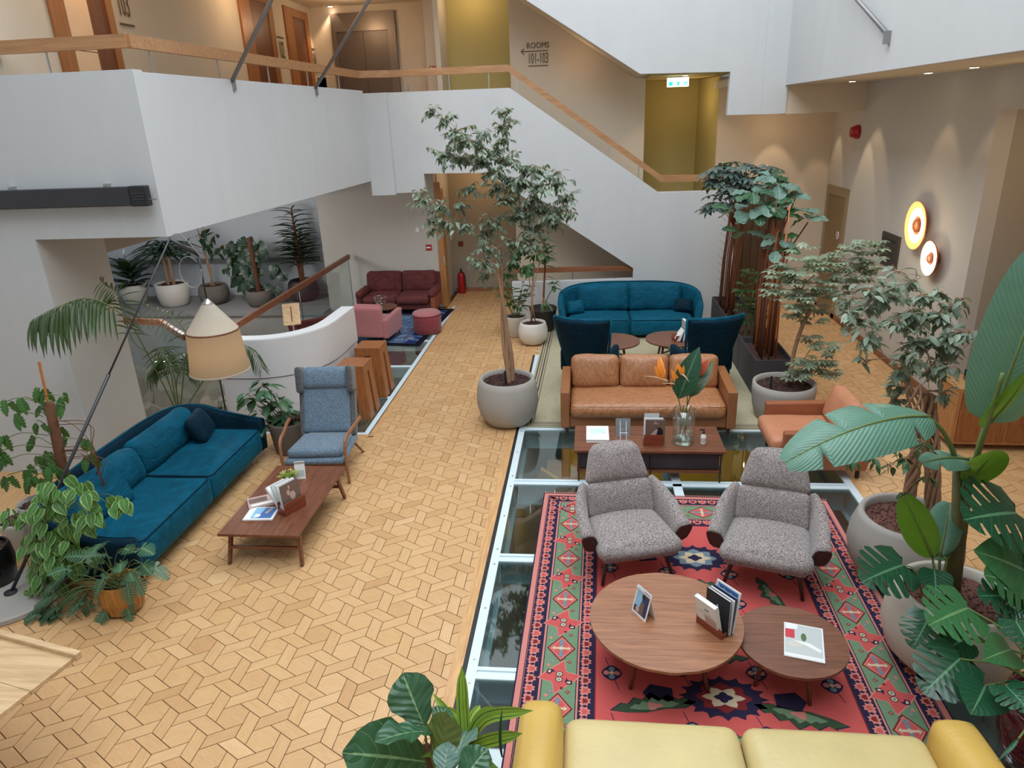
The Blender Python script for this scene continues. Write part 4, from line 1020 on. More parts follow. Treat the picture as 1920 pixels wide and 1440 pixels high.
# black radiant heater on the parapet
h_ = thing('radiant_heater', 'long black radiant heater mounted on the white parapet at left', 'heater', (-5.4, 7.3, 3.37))
MB().box(-1.2, .60, -.06, .02, -.10, .10).build('body', 'blacksat', h_, bevel=.012)
MB().box(.605, .80, -.065, .02, -.105, .105).build('end_cap', 'black', h_, bevel=.012)
for z in (-.03, .0, .03): MB().box(.64, .78, -.072, -.062, z-.008, z+.008).build('vent_slot', 'blacksat', h_)
MB().tube([(.80, -.02, -.04), (.88, -.02, -.04)], .006, 6).build('spindle', 'metal', h_)
for x in (-.8, .3): MB().box(x-.02, x+.02, .02, .10, .06, .13).build('bracket', 'metal', h_)
# ---- doors upstairs (in the wall x=-6.1)
def door_x(name, x, y0, y1, z0, z1, frame, leaf, fw=.28):
    t = MB().box(x-.02, x+.03, y0, y0+fw, z0, z1).box(x-.02, x+.03, y1-fw*.5, y1, z0, z1).box(x-.02, x+.029, y0+fw, y1-fw*.5, z1-.16, z1).build(name, frame); st(t)
    MB().box(x-.01, x+.012, y0+fw, y1-fw*.5, z0, z1-.16).build('door_leaf', leaf, t)
    MB().tube([(x+.01, y1-fw*.5-.1, z0+1.02), (x+.06, y1-fw*.5-.1, z0+1.02), (x+.06, y1-fw*.5-.24, z0+1.02)], .012, 6).build('door_handle', 'gunmetal', t)
    return t
M['doorwood'] = m_wood('door_oak', lin(176, 118, 66), lin(156, 98, 50), 'Z', .5, .4)
M['doordark'] = m_wood('door_leaf_brown', lin(128, 72, 36), lin(108, 58, 28), 'Z', .5, .4)
M['marble'] = m_plain('marble_tiles', lin(230, 196, 160), .3, var=.1, scale=3)
d3 = door_x('door_3', -6.09, 8.47, 9.66, 3.55, 6.3, 'doorwood', 'doordark', .25)
for k in range(4): MB().box(-6.085, -6.065, 8.74, 9.16, 3.55+k*.7, 4.24+k*.7).build('wall_tile', 'marble', d3)
door_x('door_2', -6.09, 13.42, 14.85, 3.55, 6.35, 'doorwood', 'doordark', .42)
door_x('door_1', -6.09, 15.45, 16.75, 3.55, 6.28, 'doorwood', 'doordark', .40)
def text_mesh(name, s, size, mat, parent=None, ext=.002, spacing=1.0):
    c = bpy.data.curves.new(name, 'FONT'); c.body = s; c.size = size; c.extrude = ext; c.align_x = 'CENTER'; c.align_y = 'CENTER'; c.space_character = spacing; c.resolution_u = 2
    o = bpy.data.objects.new(name, c); COL.objects.link(o); bpy.context.view_layer.update()
    me = bpy.data.meshes.new_from_object(o.evaluated_get(bpy.context.evaluated_depsgraph_get())); bpy.data.objects.remove(o)
    me.materials.clear(); me.materials.append(M[mat]); me.name = name
    o = bpy.data.objects.new(name, me); COL.objects.link(o)
    if parent: o.parent = parent
    return o
M['signbrown'] = m_plain('sign_brown', lin(92, 66, 44), .6)
def room_sign(num, y, z, label):
    t = thing('room_number', label, 'sign', (-6.085, y, z), 0)
    o = text_mesh('numerals', num, .30, 'signbrown', t); o.rotation_euler = (R(90), 0, R(90)); o.scale = (.62, 1.5, 1)
    for dz in (-.24, .24): MB().box(0, .008, -.16, .16, dz-.012, dz+.012).build('rule', 'signbrown', t)
room_sign('103', 9.95, 5.58, 'room number 103 in brown numerals at the top left')
room_sign('102', 15.12, 5.42, 'room number 102 on the wall between two wooden doors')
room_sign('101', 16.90, 5.35, 'room number 101 on the wall beside the lift')
rs = thing('rooms_sign', 'brown wall lettering reading ROOMS 101-103 with an arrow', 'sign', tuple((-1.001,15.590,5.178)))
o = text_mesh('word', 'ROOMS', .155, 'signbrown', rs); o.rotation_euler = (R(90), 0, 0); o.location = (.02, 0, .14); o.scale = (.85, 1, 1)
o = text_mesh('numbers', '101-103', .21, 'signbrown', rs); o.rotation_euler = (R(90), 0, 0); o.location = (.02, 0, -.10); o.scale = (.60, 1.35, 1)
MB().box(-.32, .22, -.003, .0, .035, .05).build('arrow_shaft', 'signbrown', rs); MB().box(-.18, .22, -.003, 0, -.235, -.22).build('rule', 'signbrown', rs)
MB().tube([(-.26, -.002, .10), (-.32, -.002, .043), (-.26, -.002, -.015)], .008, 4).build('arrow_head', 'signbrown', rs)
# ---- lift
lf = thing('lift', 'grey steel lift doors in a steel portal on the upper floor', 'lift', (-4.9, 16.995, 3.55))
MB().box(-.72, -.62, -.08, 0, 0, 2.72).build('jamb', 'lift', lf); MB().box(.55, .72, -.08, 0, 0, 2.72).build('jamb', 'lift', lf); MB().box(-.62, .55, -.079, -.001, 2.35, 2.72).build('header', 'lift', lf)
for x0, x1 in ((-.62, -.03), (-.02, .55)): MB().box(x0, x1, -.03, 0, 0, 2.35).build('door_panel', 'liftdoor', lf)
MB().box(.80, .88, -.02, 0, 1.0, 1.25).build('call_panel', 'metal', lf)
# ---- safety things
def flat_sign(name, label, loc, w, h, mat, rz=0, parts=()):
    t = thing(name, label, 'sign', loc, rz); MB().box(-w/2, w/2, -.008, 0, -h/2, h/2).build('plate', mat, t)
    for b, m_, n_ in parts: MB().box(b[0]*w, b[1]*w, -.012, -.008, b[2]*h, b[3]*h).build(n_, m_, t)
    return t
flat_sign('hose_sign', 'small red sign with a white symbol above the burgundy sofa', (-3.516,15.590,1.353), .13, .13, 'red', 0, (((-.38, .3, -.12, .12), 'white', 'symbol'),))
flat_sign('lift_notice', 'small red square sign with white pictograms beside the ochre recess upstairs', (-3.330,16.490,5.023), .13, .15, 'red', 0, (((-.35, -.05, .02, .38), 'white', 'symbol'), ((.12, .32, .0, .35), 'white', 'symbol'), ((-.32, -.08, -.4, -.05), 'white', 'symbol'), ((.1, .3, -.4, -.08), 'white', 'symbol')))
flat_sign('extinguisher_sign', 'small dark sign on the passage wall above the fire extinguisher', (-3.057,17.090,1.172), .12, .12, 'signbrown', 0, (((-.3, .0, .0, .35), 'red', 'symbol'), ((.05, .35, -.35, .0), 'red', 'symbol')))
th = thing('thermostat', 'small pale wall thermostat above the burgundy sofa', 'thermostat', (-3.740,15.600,1.745)); MB().box(-.04, .04, -.02, 0, -.05, .05).build('body', 'white', th, bevel=.006); MB().box(-.025, .025, -.023, -.02, -.01, .03).build('display', 'paper', th)
fa = thing('call_point', 'dark red call point just above the gallery handrail', 'alarm', (-3.547,16.490,4.958)); MB().box(-.05, .05, -.04, 0, -.05, .05).build('box', 'red', fa, bevel=.005); MB().box(-.02, .02, -.045, -.04, -.02, .02).build('button', 'black', fa)
fx = thing('fire_extinguisher', 'red fire extinguisher on the passage floor', 'fire extinguisher', (-3.06, 16.90, 0))
MB().lathe([(.085, 0), (.095, .02), (.095, .42), (.07, .50), (.03, .53)], 20).build('cylinder', 'red', fx, smooth=True)
MB().box(-.02, .02, -.05, .03, .53, .60).build('valve', 'black', fx); MB().tube(bez([(0, -.05, .56), (.09, -.08, .48), (.10, -.06, .25), (.09, -.03, .12)], 5), .012, 6).build('hose', 'black', fx)
sr = thing('alarm_sounder', 'round red alarm sounder on the right wall', 'alarm', (4.880,14.151,3.520), 0)
MB().tr(Matrix.Rotation(R(-90), 4, 'Y')).lathe([(.12, 0), (.12, .05), (.10, .09), (.085, .10)], 20).build('body', 'red', sr, smooth=True)
MB().tr(Matrix.Rotation(R(-90), 4, 'Y')).lathe([(.09, .09), (.09, .13), (.0, .13)], 16, caps=(False, False)).build('horn', 'red', sr, smooth=True)
ex = thing('exit_sign', 'lit green and white exit sign hanging in the ochre corridor', 'sign', (1.715,14.900,4.516))
MB().box(-.20, .20, -.03, .03, -.09, .07).build('housing', m_emit('exit_white', (.75, 1, .95), 2.2), ex)
for x0, x1 in ((-.17, -.10), (-.02, .03), (.10, .18)): MB().box(x0, x1, -.034, -.03, -.07, .0).build('pictogram', m_emit('exit_green', (.02, .62, .45), 1.2), ex)
MB().box(-.005, .005, -.005, .005, .07, .16).build('hanger', 'metal', ex)
# wall lamps
def disc_lamp(label, loc, r, glow, rim, gw=.72):
    t = thing('wall_lamp', label, 'wall lamp', loc, 0, None)
    rot = Matrix.Rotation(R(-90), 4, 'Y')
    MB().tr(rot).lathe([(r*.36, 0), (r*.40, .05), (r*.95, .10), (r, .115), (r*.97, .125)], 40, caps=(True, False)).build('reflector_back', m_plain('copper_shell', lin(190, 110, 70), .4, .3), t, smooth=True)
    MB().tr(rot).lathe([(r*.38, .095), (r*.60, .10), (r*gw, .108)], 40, caps=(False, False)).build('glowing_disc', m_emit('disc_glow', glow, 3.2), t, smooth=True)
    MB().tr(rot).lathe([(r*gw, .1085), (r*.985, .124)], 40, caps=(False, False)).build('rim', m_emit('rim_glow', rim, 1.0), t, smooth=True)
    MB().tr(rot).lathe([(r*.27, .07), (r*.28, .115), (r*.22, .13), (0, .135)], 28, caps=(False, False)).build('centre_cap', m_plain('copper_cap', lin(120, 70, 40), .5, .2), t, smooth=True)
    return t
disc_lamp('large round glowing wall lamp with a copper centre, the upper of two', (4.88, 11.02, 2.30), .35, (1, .72, .42), (1, .38, .12))
disc_lamp('smaller round white glowing wall lamp, the lower of two', (4.88, 10.44, 1.93), .245, (1, .86, .66), (1, .72, .45), .88)
lamp('wall_lamp_light', (4.55, 11.0, 2.30), 9, (1, .78, .5), .15); lamp('wall_lamp_light', (4.6, 10.44, 1.93), 6, (1, .84, .62), .12)
pq = thing('wall_plaque', 'dark embossed plaque on the right wall left of the round lamps', 'plaque', (4.88, 12.03, 1.76), 0)
MB().box(-.035, 0, -.34, .34, -.26, .26).build('panel', m_plain('dark_plaque', lin(66, 58, 52), .6), pq, bevel=.006)
M['plq'] = m_plain('plaque_relief', lin(46, 40, 36), .7)
for k, (w_, z_, h2) in enumerate(((.46, .15, .05), (.30, .06, .012), (.42, .02, .012), (.42, -.02, .012), (.36, -.06, .012), (.40, -.12, .012), (.3, -.16, .012))):
    MB().box(-.038, -.035, -w_/2, w_/2, z_-h2/2, z_+h2/2).build('relief_line', 'plq', pq)
# right wall door and dark door behind the planters
d4 = MB().box(4.855, 4.885, 14.2, 14.35, 0, 2.5).box(4.855, 4.885, 15.30, 15.45, 0, 2.5).box(4.856, 4.884, 14.35, 15.30, 2.33, 2.5).build('door_4', m_plain('door_frame_taupe', lin(150, 130, 98), .6)); st(d4)
MB().box(4.87, 4.884, 14.35, 15.30, 0, 2.33).build('door_leaf', m_plain('door_leaf_taupe', lin(138, 112, 76), .6), d4)
rd = thing('door_sticker', 'round red and white sticker on the door in the right wall', 'sign', (4.868, 14.55, 1.60), 0)
MB().tr(Matrix.Rotation(R(-90), 4, 'Y')).lathe([(.075, 0), (.075, .004)], 20).build('disc', 'white', rd)
for s_ in (-1, 1): MB().prismX([(-.035, .01*s_), (.035, .01*s_), (0, .06*s_)], -.008, -.004).build('triangle', 'red', rd)
d5 = MB().box(2.95, 4.10, 15.55, 15.6, 0, 2.5).build('door_5', m_wood('dark_timber', lin(92, 66, 46), lin(74, 52, 36), 'Z', .5)); st(d5)
for k in range(7): MB().box(2.96+k*.163, 3.115+k*.163, 15.53, 15.552, .02, 2.48).build('door_board', d5.data.materials[0], d5)
# passage door leaf edge
pd = MB().box(-3.30, -3.17, 15.56, 15.62, 0, 2.75).build('door_6', 'oakZ'); st(pd)
MB().box(-3.20, -3.16, 15.55, 15.85, 0, 2.6).build('door_leaf', m_wood('honey_oak', lin(196, 146, 82), lin(176, 122, 62), 'Z', .5), pd); MB().box(-3.19, -3.155, 15.53, 15.55, .95, 1.15).build('lock_plate', 'metal', pd)
# downlights
def downlight(label, loc, p=18, tgt=None, ang=70):
    t = thing('downlight', label, 'ceiling light', loc); MB().lathe([(.06, 0), (.06, -.006)], 18).build('ring', 'white', t)
    MB().lathe([(.047, -.007), (.047, -.009)], 16).build('lens', 'downlight', t)
    spot('downlight_beam', (loc[0], loc[1], loc[2]-.03), tgt or (loc[0], loc[1], 0), p, ang)
downlight('left of two recessed downlights under the right gallery', (4.50, 10.75, 4.345), 14, (4.7, 10.75, 0), 60)
downlight('right of two recessed downlights under the right gallery', (4.50, 9.55, 4.345), 10, (4.7, 9.55, 0), 60)
downlight('faint recessed downlight far back under the right gallery', (4.35, 13.2, 4.345), 24, (4.75, 13.3, 1.2), 60)
downlight('recessed downlight on the upper floor ceiling near the lift', (-5.579,16.898,6.410), 40, (-5.6, 16.6, 3.6), 90)
downlight('downlight in the ochre corridor ceiling beside the exit sign', (1.826,14.716,4.615), 22, (2.0, 15.9, 0), 100)
spot('passage_spot', (3.75, 15.1, 4.1), (3.8, 15.55, 0), 30, 50, (1, .78, .54), .15); spot('passage_spot', (4.55, 15.1, 4.1), (4.85, 15.3, 0), 24, 42, (1, .78, .54), .15); spot('passage_spot', (4.5, 13.6, 4.1), (4.85, 13.5, 0), 26, 44, (1, .8, .58), .15)
for q in ((-5.6, 9.0, 6.1), (-5.4, 13.0, 6.1), (-4.9, 15.8, 6.0)): lamp('gallery_lamp', q, 15, (1, .70, .42), .08)
lamp('recess_lamp', (-2.4, 16.2, 6.4), 12, (1, .74, .44), .2)
lamp('stair_lamp', (-.2, 15.05, 5.0), 3, (1, .66, .40), .3)
lamp('corridor_lamp', (2.0, 16.0, 4.2), 6, (1, .78, .45), .2)
lamp('passage_lamp', (-2.4, 16.4, 2.9), 11, (1, .68, .38), .2)
lamp('back_passage_lamp', (3.6, 14.9, 3.6), 5, (1, .72, .45), .06); lamp('niche_lamp', (5.2, 8.2, 3.3), 14, (1, .75, .5), .06)
lamp('ruin_fill', (-8.0, 13.4, 2.3), 110, (.96, .97, 1), .4); lamp('ruin_fill', (-7.0, 10.4, 1.7), 30, (1, .96, .9), .1); lamp('ruin_fill', (-4.9, 9.8, .6), 12, (1, .95, .9), .2); lamp('ruin_fill', (-4.0, 11.9, -.3), 10, (1, .9, .8), .1)  # unseen fill lights, added so the dark ruins show
# lectern in the pit, counter bottom left
lc = thing('info_lectern', 'small slanted wooden information board on a thin post over the ruins', 'information board', (-4.98, 11.2, .0))
MB().tr(T(0, 0, 1.02, rz=R(20), rx=R(50))).box(-.14, .14, -.20, .20, -.012, .012).build('board', 'oak_pale', lc); MB().tr(T(0, 0, 1.02, rz=R(20), rx=R(50))).box(-.01, .01, -.14, .14, .012, .014).build('slot', 'walnut', lc)
MB().tube([(0, 0, 0), (0, 0, 1.0)], .012, 8).build('post', 'metal', lc)
ct = thing('oak_table', 'pale oak table top with a raised edge in the bottom left corner', 'table', (-4.2, 2.9, 0)); oc = Vector((-4.2, 2.9))
A_1, B_1, C_1 = Vector((-3.24, 3.28))-oc, Vector((-6.4, 4.03))-oc, Vector((-3.66, 1.6))-oc; D_1 = B_1+(C_1-A_1)
nb = 6
for k in range(nb):
    f0, f1 = k/nb, (k+1)/nb
    q = [A_1.lerp(C_1, f0), B_1.lerp(D_1, f0), B_1.lerp(D_1, f1-.002), A_1.lerp(C_1, f1-.002)]
    MB().prism([tuple(v) for v in reversed(q)], .87, .90).build('plank', 'oak_pale', ct)
q = [A_1, B_1, D_1, C_1]; cen = (A_1+D_1)/2
for qx, qy in ((-1.6, -.3), (-1.6, .4), (-.9, .2), (-.9, -.9)): MB().box(qx-.04, qx+.04, qy-.04, qy+.04, 0, .87).build('leg', 'oak_pale', ct)
e1 = (B_1-A_1).normalized(); n1 = Vector((-e1.y, e1.x))
MB().prism([tuple(v) for v in reversed([A_1-e1*.03-n1*.0, A_1-e1*.03+n1*-.045, B_1-n1*.045, B_1])][::-1], .88, .935).build('raised_edge', 'oak_pale', ct, bevel=.008)

# ================================================================== RUGS
M['rugred'] = m_rug('rug_coral', lin(206, 94, 90)); M['rugpink'] = m_rug('rug_pink', lin(214, 136, 124)); M['ruggreen'] = m_rug('rug_green', lin(118, 146, 114), .3)
M['rugnavy'] = m_rug('rug_navy', lin(50, 44, 70)); M['rugcream'] = m_rug('rug_cream', lin(216, 196, 166)); M['rugblue'] = m_rug('rug_slate', lin(120, 140, 150)); M['rugdkred'] = m_rug('rug_dark_red', lin(134, 48, 50)); M['rugdkgreen'] = m_rug('rug_dark_green', lin(66, 86, 62))
RM = ['rugred', 'rugpink', 'ruggreen', 'rugnavy', 'rugcream', 'rugblue', 'rugdkred', 'rugdkgreen']
rug = thing('persian_rug', 'large coral and green patterned rug under the two grey chairs and round tables', 'rug', (1.0, 5.0, 0), R(-1.2))
HW, HL = 1.53, 2.03
MB().box(-HW, HW, -HL, HL, 0.003, .010).build('pile', 'rugpink', rug)
pm = MB()
def poly(pts, mi, layer, c=(0, 0), s=1.0, rot=0, mb=pm):
    ca, sa = math.cos(rot), math.sin(rot); z = .0104+layer*.00035
    v = [(c[0]+(x*ca-y*sa)*s, c[1]+(x*sa+y*ca)*s, z) for x, y in pts]
    mb.mat(mi); mb.add(v, [tuple(range(len(v)))])
def ring(d0, d1, mi, layer):
    x0, x1, y0, y1 = -HW+d0, HW-d0, -HL+d0, HL-d0; w = d1-d0
    for q in ([(x0, y0), (x1, y0), (x1, y0+w), (x0, y0+w)], [(x0, y1-w), (x1, y1-w), (x1, y1), (x0, y1)], [(x0, y0+w), (x0+w, y0+w), (x0+w, y1-w), (x0, y1-w)], [(x1-w, y0+w), (x1, y0+w), (x1, y1-w), (x1-w, y1-w)]): poly(q, mi, layer)
ring(0, .012, 3, 0); ring(.055, .062, 3, 0); ring(.065, .185, 3, 0); ring(.185, .20, 1, 0); ring(.20, .207, 3, 1); ring(.207, .46, 2, 0); ring(.46, .467, 3, 1); ring(.467, .48, 1, 0); ring(.48, .60, 3, 0); ring(.60, .61, 6, 0)
x0, y0 = HW-.61, HL-.61
poly([(-x0, -y0), (x0, -y0), (x0, y0), (-x0, y0)], 0, 0)
flower = [(-.050, -.03), (-.030, -.045), (-.012, -.035), (0, -.055), (.012, -.035), (.030, -.045), (.050, -.03), (.036, -.008), (.046, .012), (.022, .014), (.018, .036), (0, .026), (-.018, .036), (-.022, .014), (-.046, .012), (-.036, -.008)]
fl_s = [(x*.55, y*.55-.002) for x, y in flower]
dia = [(-.15, 0), (0, -.115), (.15, 0), (0, .115)]
star = [(-.17, -.05), (-.09, -.045), (-.055, -.14), (0.0, -.085), (.17, -.05), (.10, .0), (.17, .05), (.09, .045), (.055, .14), (0.0, .085), (-.17, .05), (-.10, 0)]
bow = [(-.16, -.02), (-.05, -.055), (-.03, -.17), (.10, -.05), (.16, .02), (.05, .055), (.03, .17), (-.10, .05)]
def run(d, side, fn, step, z0=0):
    """call fn(x, y, rot) along the centre line of the border at depth d"""
    lx, ly = HW-d, HL-d
    if side in (0, 2): L = lx; N = int(2*(L)/step)
    else: L = ly; N = int(2*L/step)
    for k in range(N+1):
        t = -L+2*L*k/N
        if side == 0: fn(t, -ly, 0, k)
        if side == 2: fn(t, ly, PI, k)
        if side == 1: fn(lx, t, PI/2, k)
        if side == 3: fn(-lx, t, -PI/2, k)
for sd in range(4):
    for d in (.125, .54):
        run(d, sd, lambda x, y, r, k: (poly(flower, 1, 1, (x, y), 1.0, r), poly(fl_s, 6 if k % 2 else 0, 2, (x, y), 1.0, r)), .098)
    def med(x, y, r, k):
        if k % 2 == 0:
            poly(dia, 6, 2, (x, y), 1.0, r); poly(dia, 1, 3, (x, y), .86, r); poly(dia, 0, 4, (x, y), .76, r)
            for a in range(4): poly([(-.012, .012), (.012, .012), (.010, .06), (.03, .05), (0, .082), (-.03, .05), (-.010, .06)], 4 if a % 2 == 0 else 5, 5, (x, y), .95 if a % 2 == 0 else 1.25, r+a*PI/2)
            poly([(-.016, -.016), (.016, -.016), (.016, .016), (-.016, .016)], 4, 6, (x, y), 1, r+PI/4)
        else:
            poly(bow, 1, 2, (x, y), 1.06, r+R(90)); poly(bow, 0, 3, (x, y), .97, r+R(90))
            hexa_ = [(math.cos(R(60*a))*.024, math.sin(R(60*a))*.024) for a in range(6)]
            for sgn in (-1, 1):
                cx, cy = x+math.cos(r)*sgn*.028, y+math.sin(r)*sgn*.028
                poly(hexa_, 3, 4, (cx, cy), 1.25, r); poly(hexa_, 4, 5, (cx, cy), .95, r); poly(hexa_, 2, 6, (cx, cy), .5, r)
                px, py = x+math.cos(r+R(55))*sgn*.09, y+math.sin(r+R(55))*sgn*.09
                poly([(-.02, -.012), (.006, -.02), (.026, .0), (.010, .022), (-.012, .010), (-.03, .022)], 3, 4, (px, py), 1.25, r+sgn); poly([(-.016, -.008), (.004, -.014), (.018, .0), (.006, .014)], 4, 5, (px, py), 1, r+sgn)
    run(.333, sd, med, .30)
    def small(x, y, r, k):
        for dx, dy, m_ in ((.15, .07, 6), (.15, -.06, 5), (.11, .02, 3), (.19, -.09, 1)):
            px, py = x+math.cos(r)*dx-math.sin(r)*dy, y+math.sin(r)*dx+math.cos(r)*dy
            poly([(0, -.022), (.008, -.008), (.022, 0), (.008, .008), (0, .022), (-.008, .008), (-.022, 0), (-.008, -.008)], m_, 2, (px, py), 1.0, r); poly([(-.006, -.006), (.006, -.006), (.006, .006), (-.006, .006)], 1, 3, (px, py), 1, r)
    run(.333, sd, small, .30)
# field
def blob(n, r, amp, k, e=1.0): return [(math.cos(2*PI*i/n)*(r+amp*math.cos(k*2*PI*i/n))*e, math.sin(2*PI*i/n)*(r+amp*math.cos(k*2*PI*i/n))) for i in range(n)]
for cy in (-.88, -.02, .86):
    poly(blob(48, .19, .025, 16, 1.5), 3, 2, (0, cy)); poly(blob(32, .13, .018, 8, 1.4), 6 if cy < 0 else 5, 3, (0, cy)); poly(blob(24, .085, .02, 6, 1.5), 4, 4, (0, cy)); poly(blob(16, .045, .01, 4, 1.3), 3, 5, (0, cy))
    for sx in (-1, 1): poly([(0, -.06), (.16, -.09), (.22, 0), (.16, .09), (0, .06)], 3, 2, (sx*.36, cy), 1.0, 0 if sx > 0 else PI)
leaf2 = [(x, y) for x, y in [(-.28, 0), (-.20, .05), (-.16, .035), (-.11, .085), (-.06, .06), (0, .12), (.06, .06), (.11, .085), (.16, .035), (.20, .05), (.28, 0), (.18, -.04), (.06, -.03), (-.06, -.045), (-.18, -.03)]]
for (cx, cy, r, s) in ((-.55, .95, .5, 1.1), (.55, .95, 2.6, 1.1), (-.6, .35, 1.2, .9), (.6, .35, 1.9, .9), (-.58, -.35, -.6, 1.0), (.58, -.35, -2.5, 1.0), (-.5, -1.0, .2, 1.1), (.5, -1.0, 2.9, 1.1), (0, .42, 0, .9), (0, -.45, 3.1, .9), (0, -1.28, 0, .9)):
    poly(leaf2, 3, 1, (cx, cy), s*1.06, r); poly(leaf2, 7, 2, (cx, cy), s, r); poly(leaf2, 2, 3, (cx, cy), s*.6, r); poly(blob(12, .03, .008, 3, 1.6), 1, 4, (cx, cy), s, r)
for (cx, cy) in ((-.78, 1.2), (.78, 1.2), (-.8, .65), (.8, .65), (-.78, .02), (.78, .02), (-.8, -.7), (.8, -.7), (-.76, -1.25), (.76, -1.25), (-.28, .62), (.28, .62), (-.28, .2), (.28, .2), (-.3, -.25), (.3, -.25), (-.28, -.62), (.28, -.62), (-.25, -1.2), (.25, -1.2), (-.3, 1.15), (.3, 1.15)):
    for a in range(4): poly(blob(10, .024, .0, 1), 5 if a % 2 else 1, 3, (cx+math.cos(a*PI/2)*.04, cy+math.sin(a*PI/2)*.04))
    poly(blob(12, .075, .006, 8), 3, 2, (cx, cy)); poly(blob(8, .018, 0, 1), 4, 4, (cx, cy)); poly([(-.003, -.17), (.003, -.17), (.003, .17), (-.003, .17)], 3, 1, (cx, cy), 1, .3)
pm.build('pattern', RM, rug)
fg = MB()
for k in range(150):
    x = -HW+.01+k*(2*HW-.02)/149
    for sy in (-1, 1): fg.box(x-.004, x+.004, min(sy*HL, sy*(HL+.035)), max(sy*HL, sy*(HL+.035)), .003, .006)
stuff(fg.build('fringe', 'rugpink', rug))
# pale rug at the back
M['rugpale'] = m_rug('rug_pale', lin(188, 178, 148), .2, 5, (1, 1, 1)); M['rugspeck'] = m_rug('rug_sage', lin(150, 150, 116), .3); M['rugline'] = m_plain('rug_line', lin(66, 54, 48), .95)
pr_ = thing('pale_rug', 'large pale worn rug with a dark striped border under the sofas at the back', 'rug', (1.11, 11.35, 0), R(-1))
MB().box(-1.98, 1.98, -2.50, 2.55, .001, .009).build('pile', 'rugpale', pr_)
b2 = MB()
for d, w, m_ in ((.03, .02, 0), (.075, .012, 0), (.115, .02, 0), (.16, .01, 0)):
    for q in ([(-1.98+d, -2.5+d), (1.98-d, -2.5+d), (1.98-d, -2.5+d+w), (-1.98+d, -2.5+d+w)], [(-1.98+d, 2.55-d-w), (1.98-d, 2.55-d-w), (1.98-d, 2.55-d), (-1.98+d, 2.55-d)], [(-1.98+d, -2.5+d), (-1.98+d+w, -2.5+d), (-1.98+d+w, 2.55-d), (-1.98+d, 2.55-d)], [(1.98-d-w, -2.5+d), (1.98-d, -2.5+d), (1.98-d, 2.55-d), (1.98-d-w, 2.55-d)]):
        b2.add([(x, y, .0094) for x, y in q], [(0, 1, 2, 3)])
b2.build('border_stripes', 'rugline', pr_)
b3 = MB(); rr = random.Random(4)
for k in range(900):
    x, y = rr.uniform(-1.75, 1.75), rr.uniform(-2.3, 2.3)
    if abs(x) < 1.2 and y > -1.9: continue
    s = rr.uniform(.008, .022); a = rr.uniform(0, 3); b3.add([(x+math.cos(a+q*PI/2)*s, y+math.sin(a+q*PI/2)*s*.6, .0096) for q in range(4)], [(0, 1, 2, 3)])
stuff(b3.build('faded_motifs', 'rugspeck', pr_))
# blue rug
M['rugb1'] = m_rug('rug_blue', lin(92, 116, 150), .3, 6, (1, 1, 1)); M['rugb2'] = m_rug('rug_violet', lin(128, 82, 104), .3); M['rugb3'] = m_rug('rug_deep_blue', lin(34, 52, 112), .2); M['rugb4'] = m_rug('rug_pale_blue', lin(142, 176, 194), .2); M['rugb0'] = m_rug('rug_ink', lin(26, 24, 36), .2)
br = thing('blue_rug', 'blue and violet patterned rug with a dark edge under the pouf', 'rug', (-4.05, 14.05, 0), R(-4))
MB().box(-1.02, .98, -1.42, 1.35, .004, .010).build('pile', 'rugb0', br)
b4 = MB(); b4.mat(0); b4.add([(-.9, -1.25, .0104), (.86, -1.25, .0104), (.86, 1.2, .0104), (-.9, 1.2, .0104)], [(0, 1, 2, 3)])
for k in range(460):
    x, y = rr.uniform(-.86, .82), rr.uniform(-1.2, 1.15); s = rr.uniform(.02, .06); a0 = rr.uniform(0, 6); m_ = rr.choice((1, 1, 2, 3, 3)); z = .0108+.0002*(k % 6)
    n_ = 8; ri = s*.55; ps = [(x+math.cos(a0+q*.5)*s, y+math.sin(a0+q*.5)*s, z) for q in range(n_)]+[(x+math.cos(a0+q*.5)*ri, y+math.sin(a0+q*.5)*ri, z) for q in range(n_)]
    b4.mat(m_); b4.add(ps, [(q, q+1, n_+q+1, n_+q) for q in range(n_-1)])
for q in range(10): b4.mat(2); b4.add([(.62+.2*(q % 2), -1.24+q*.25, .0125), (.86, -1.24+q*.25, .0125), (.86, -1.1+q*.25, .0125), (.66, -1.05+q*.25, .0125)], [(0, 1, 2, 3)])
b4.build('pattern', ['rugb1', 'rugb2', 'rugb3', 'rugb4'], br)

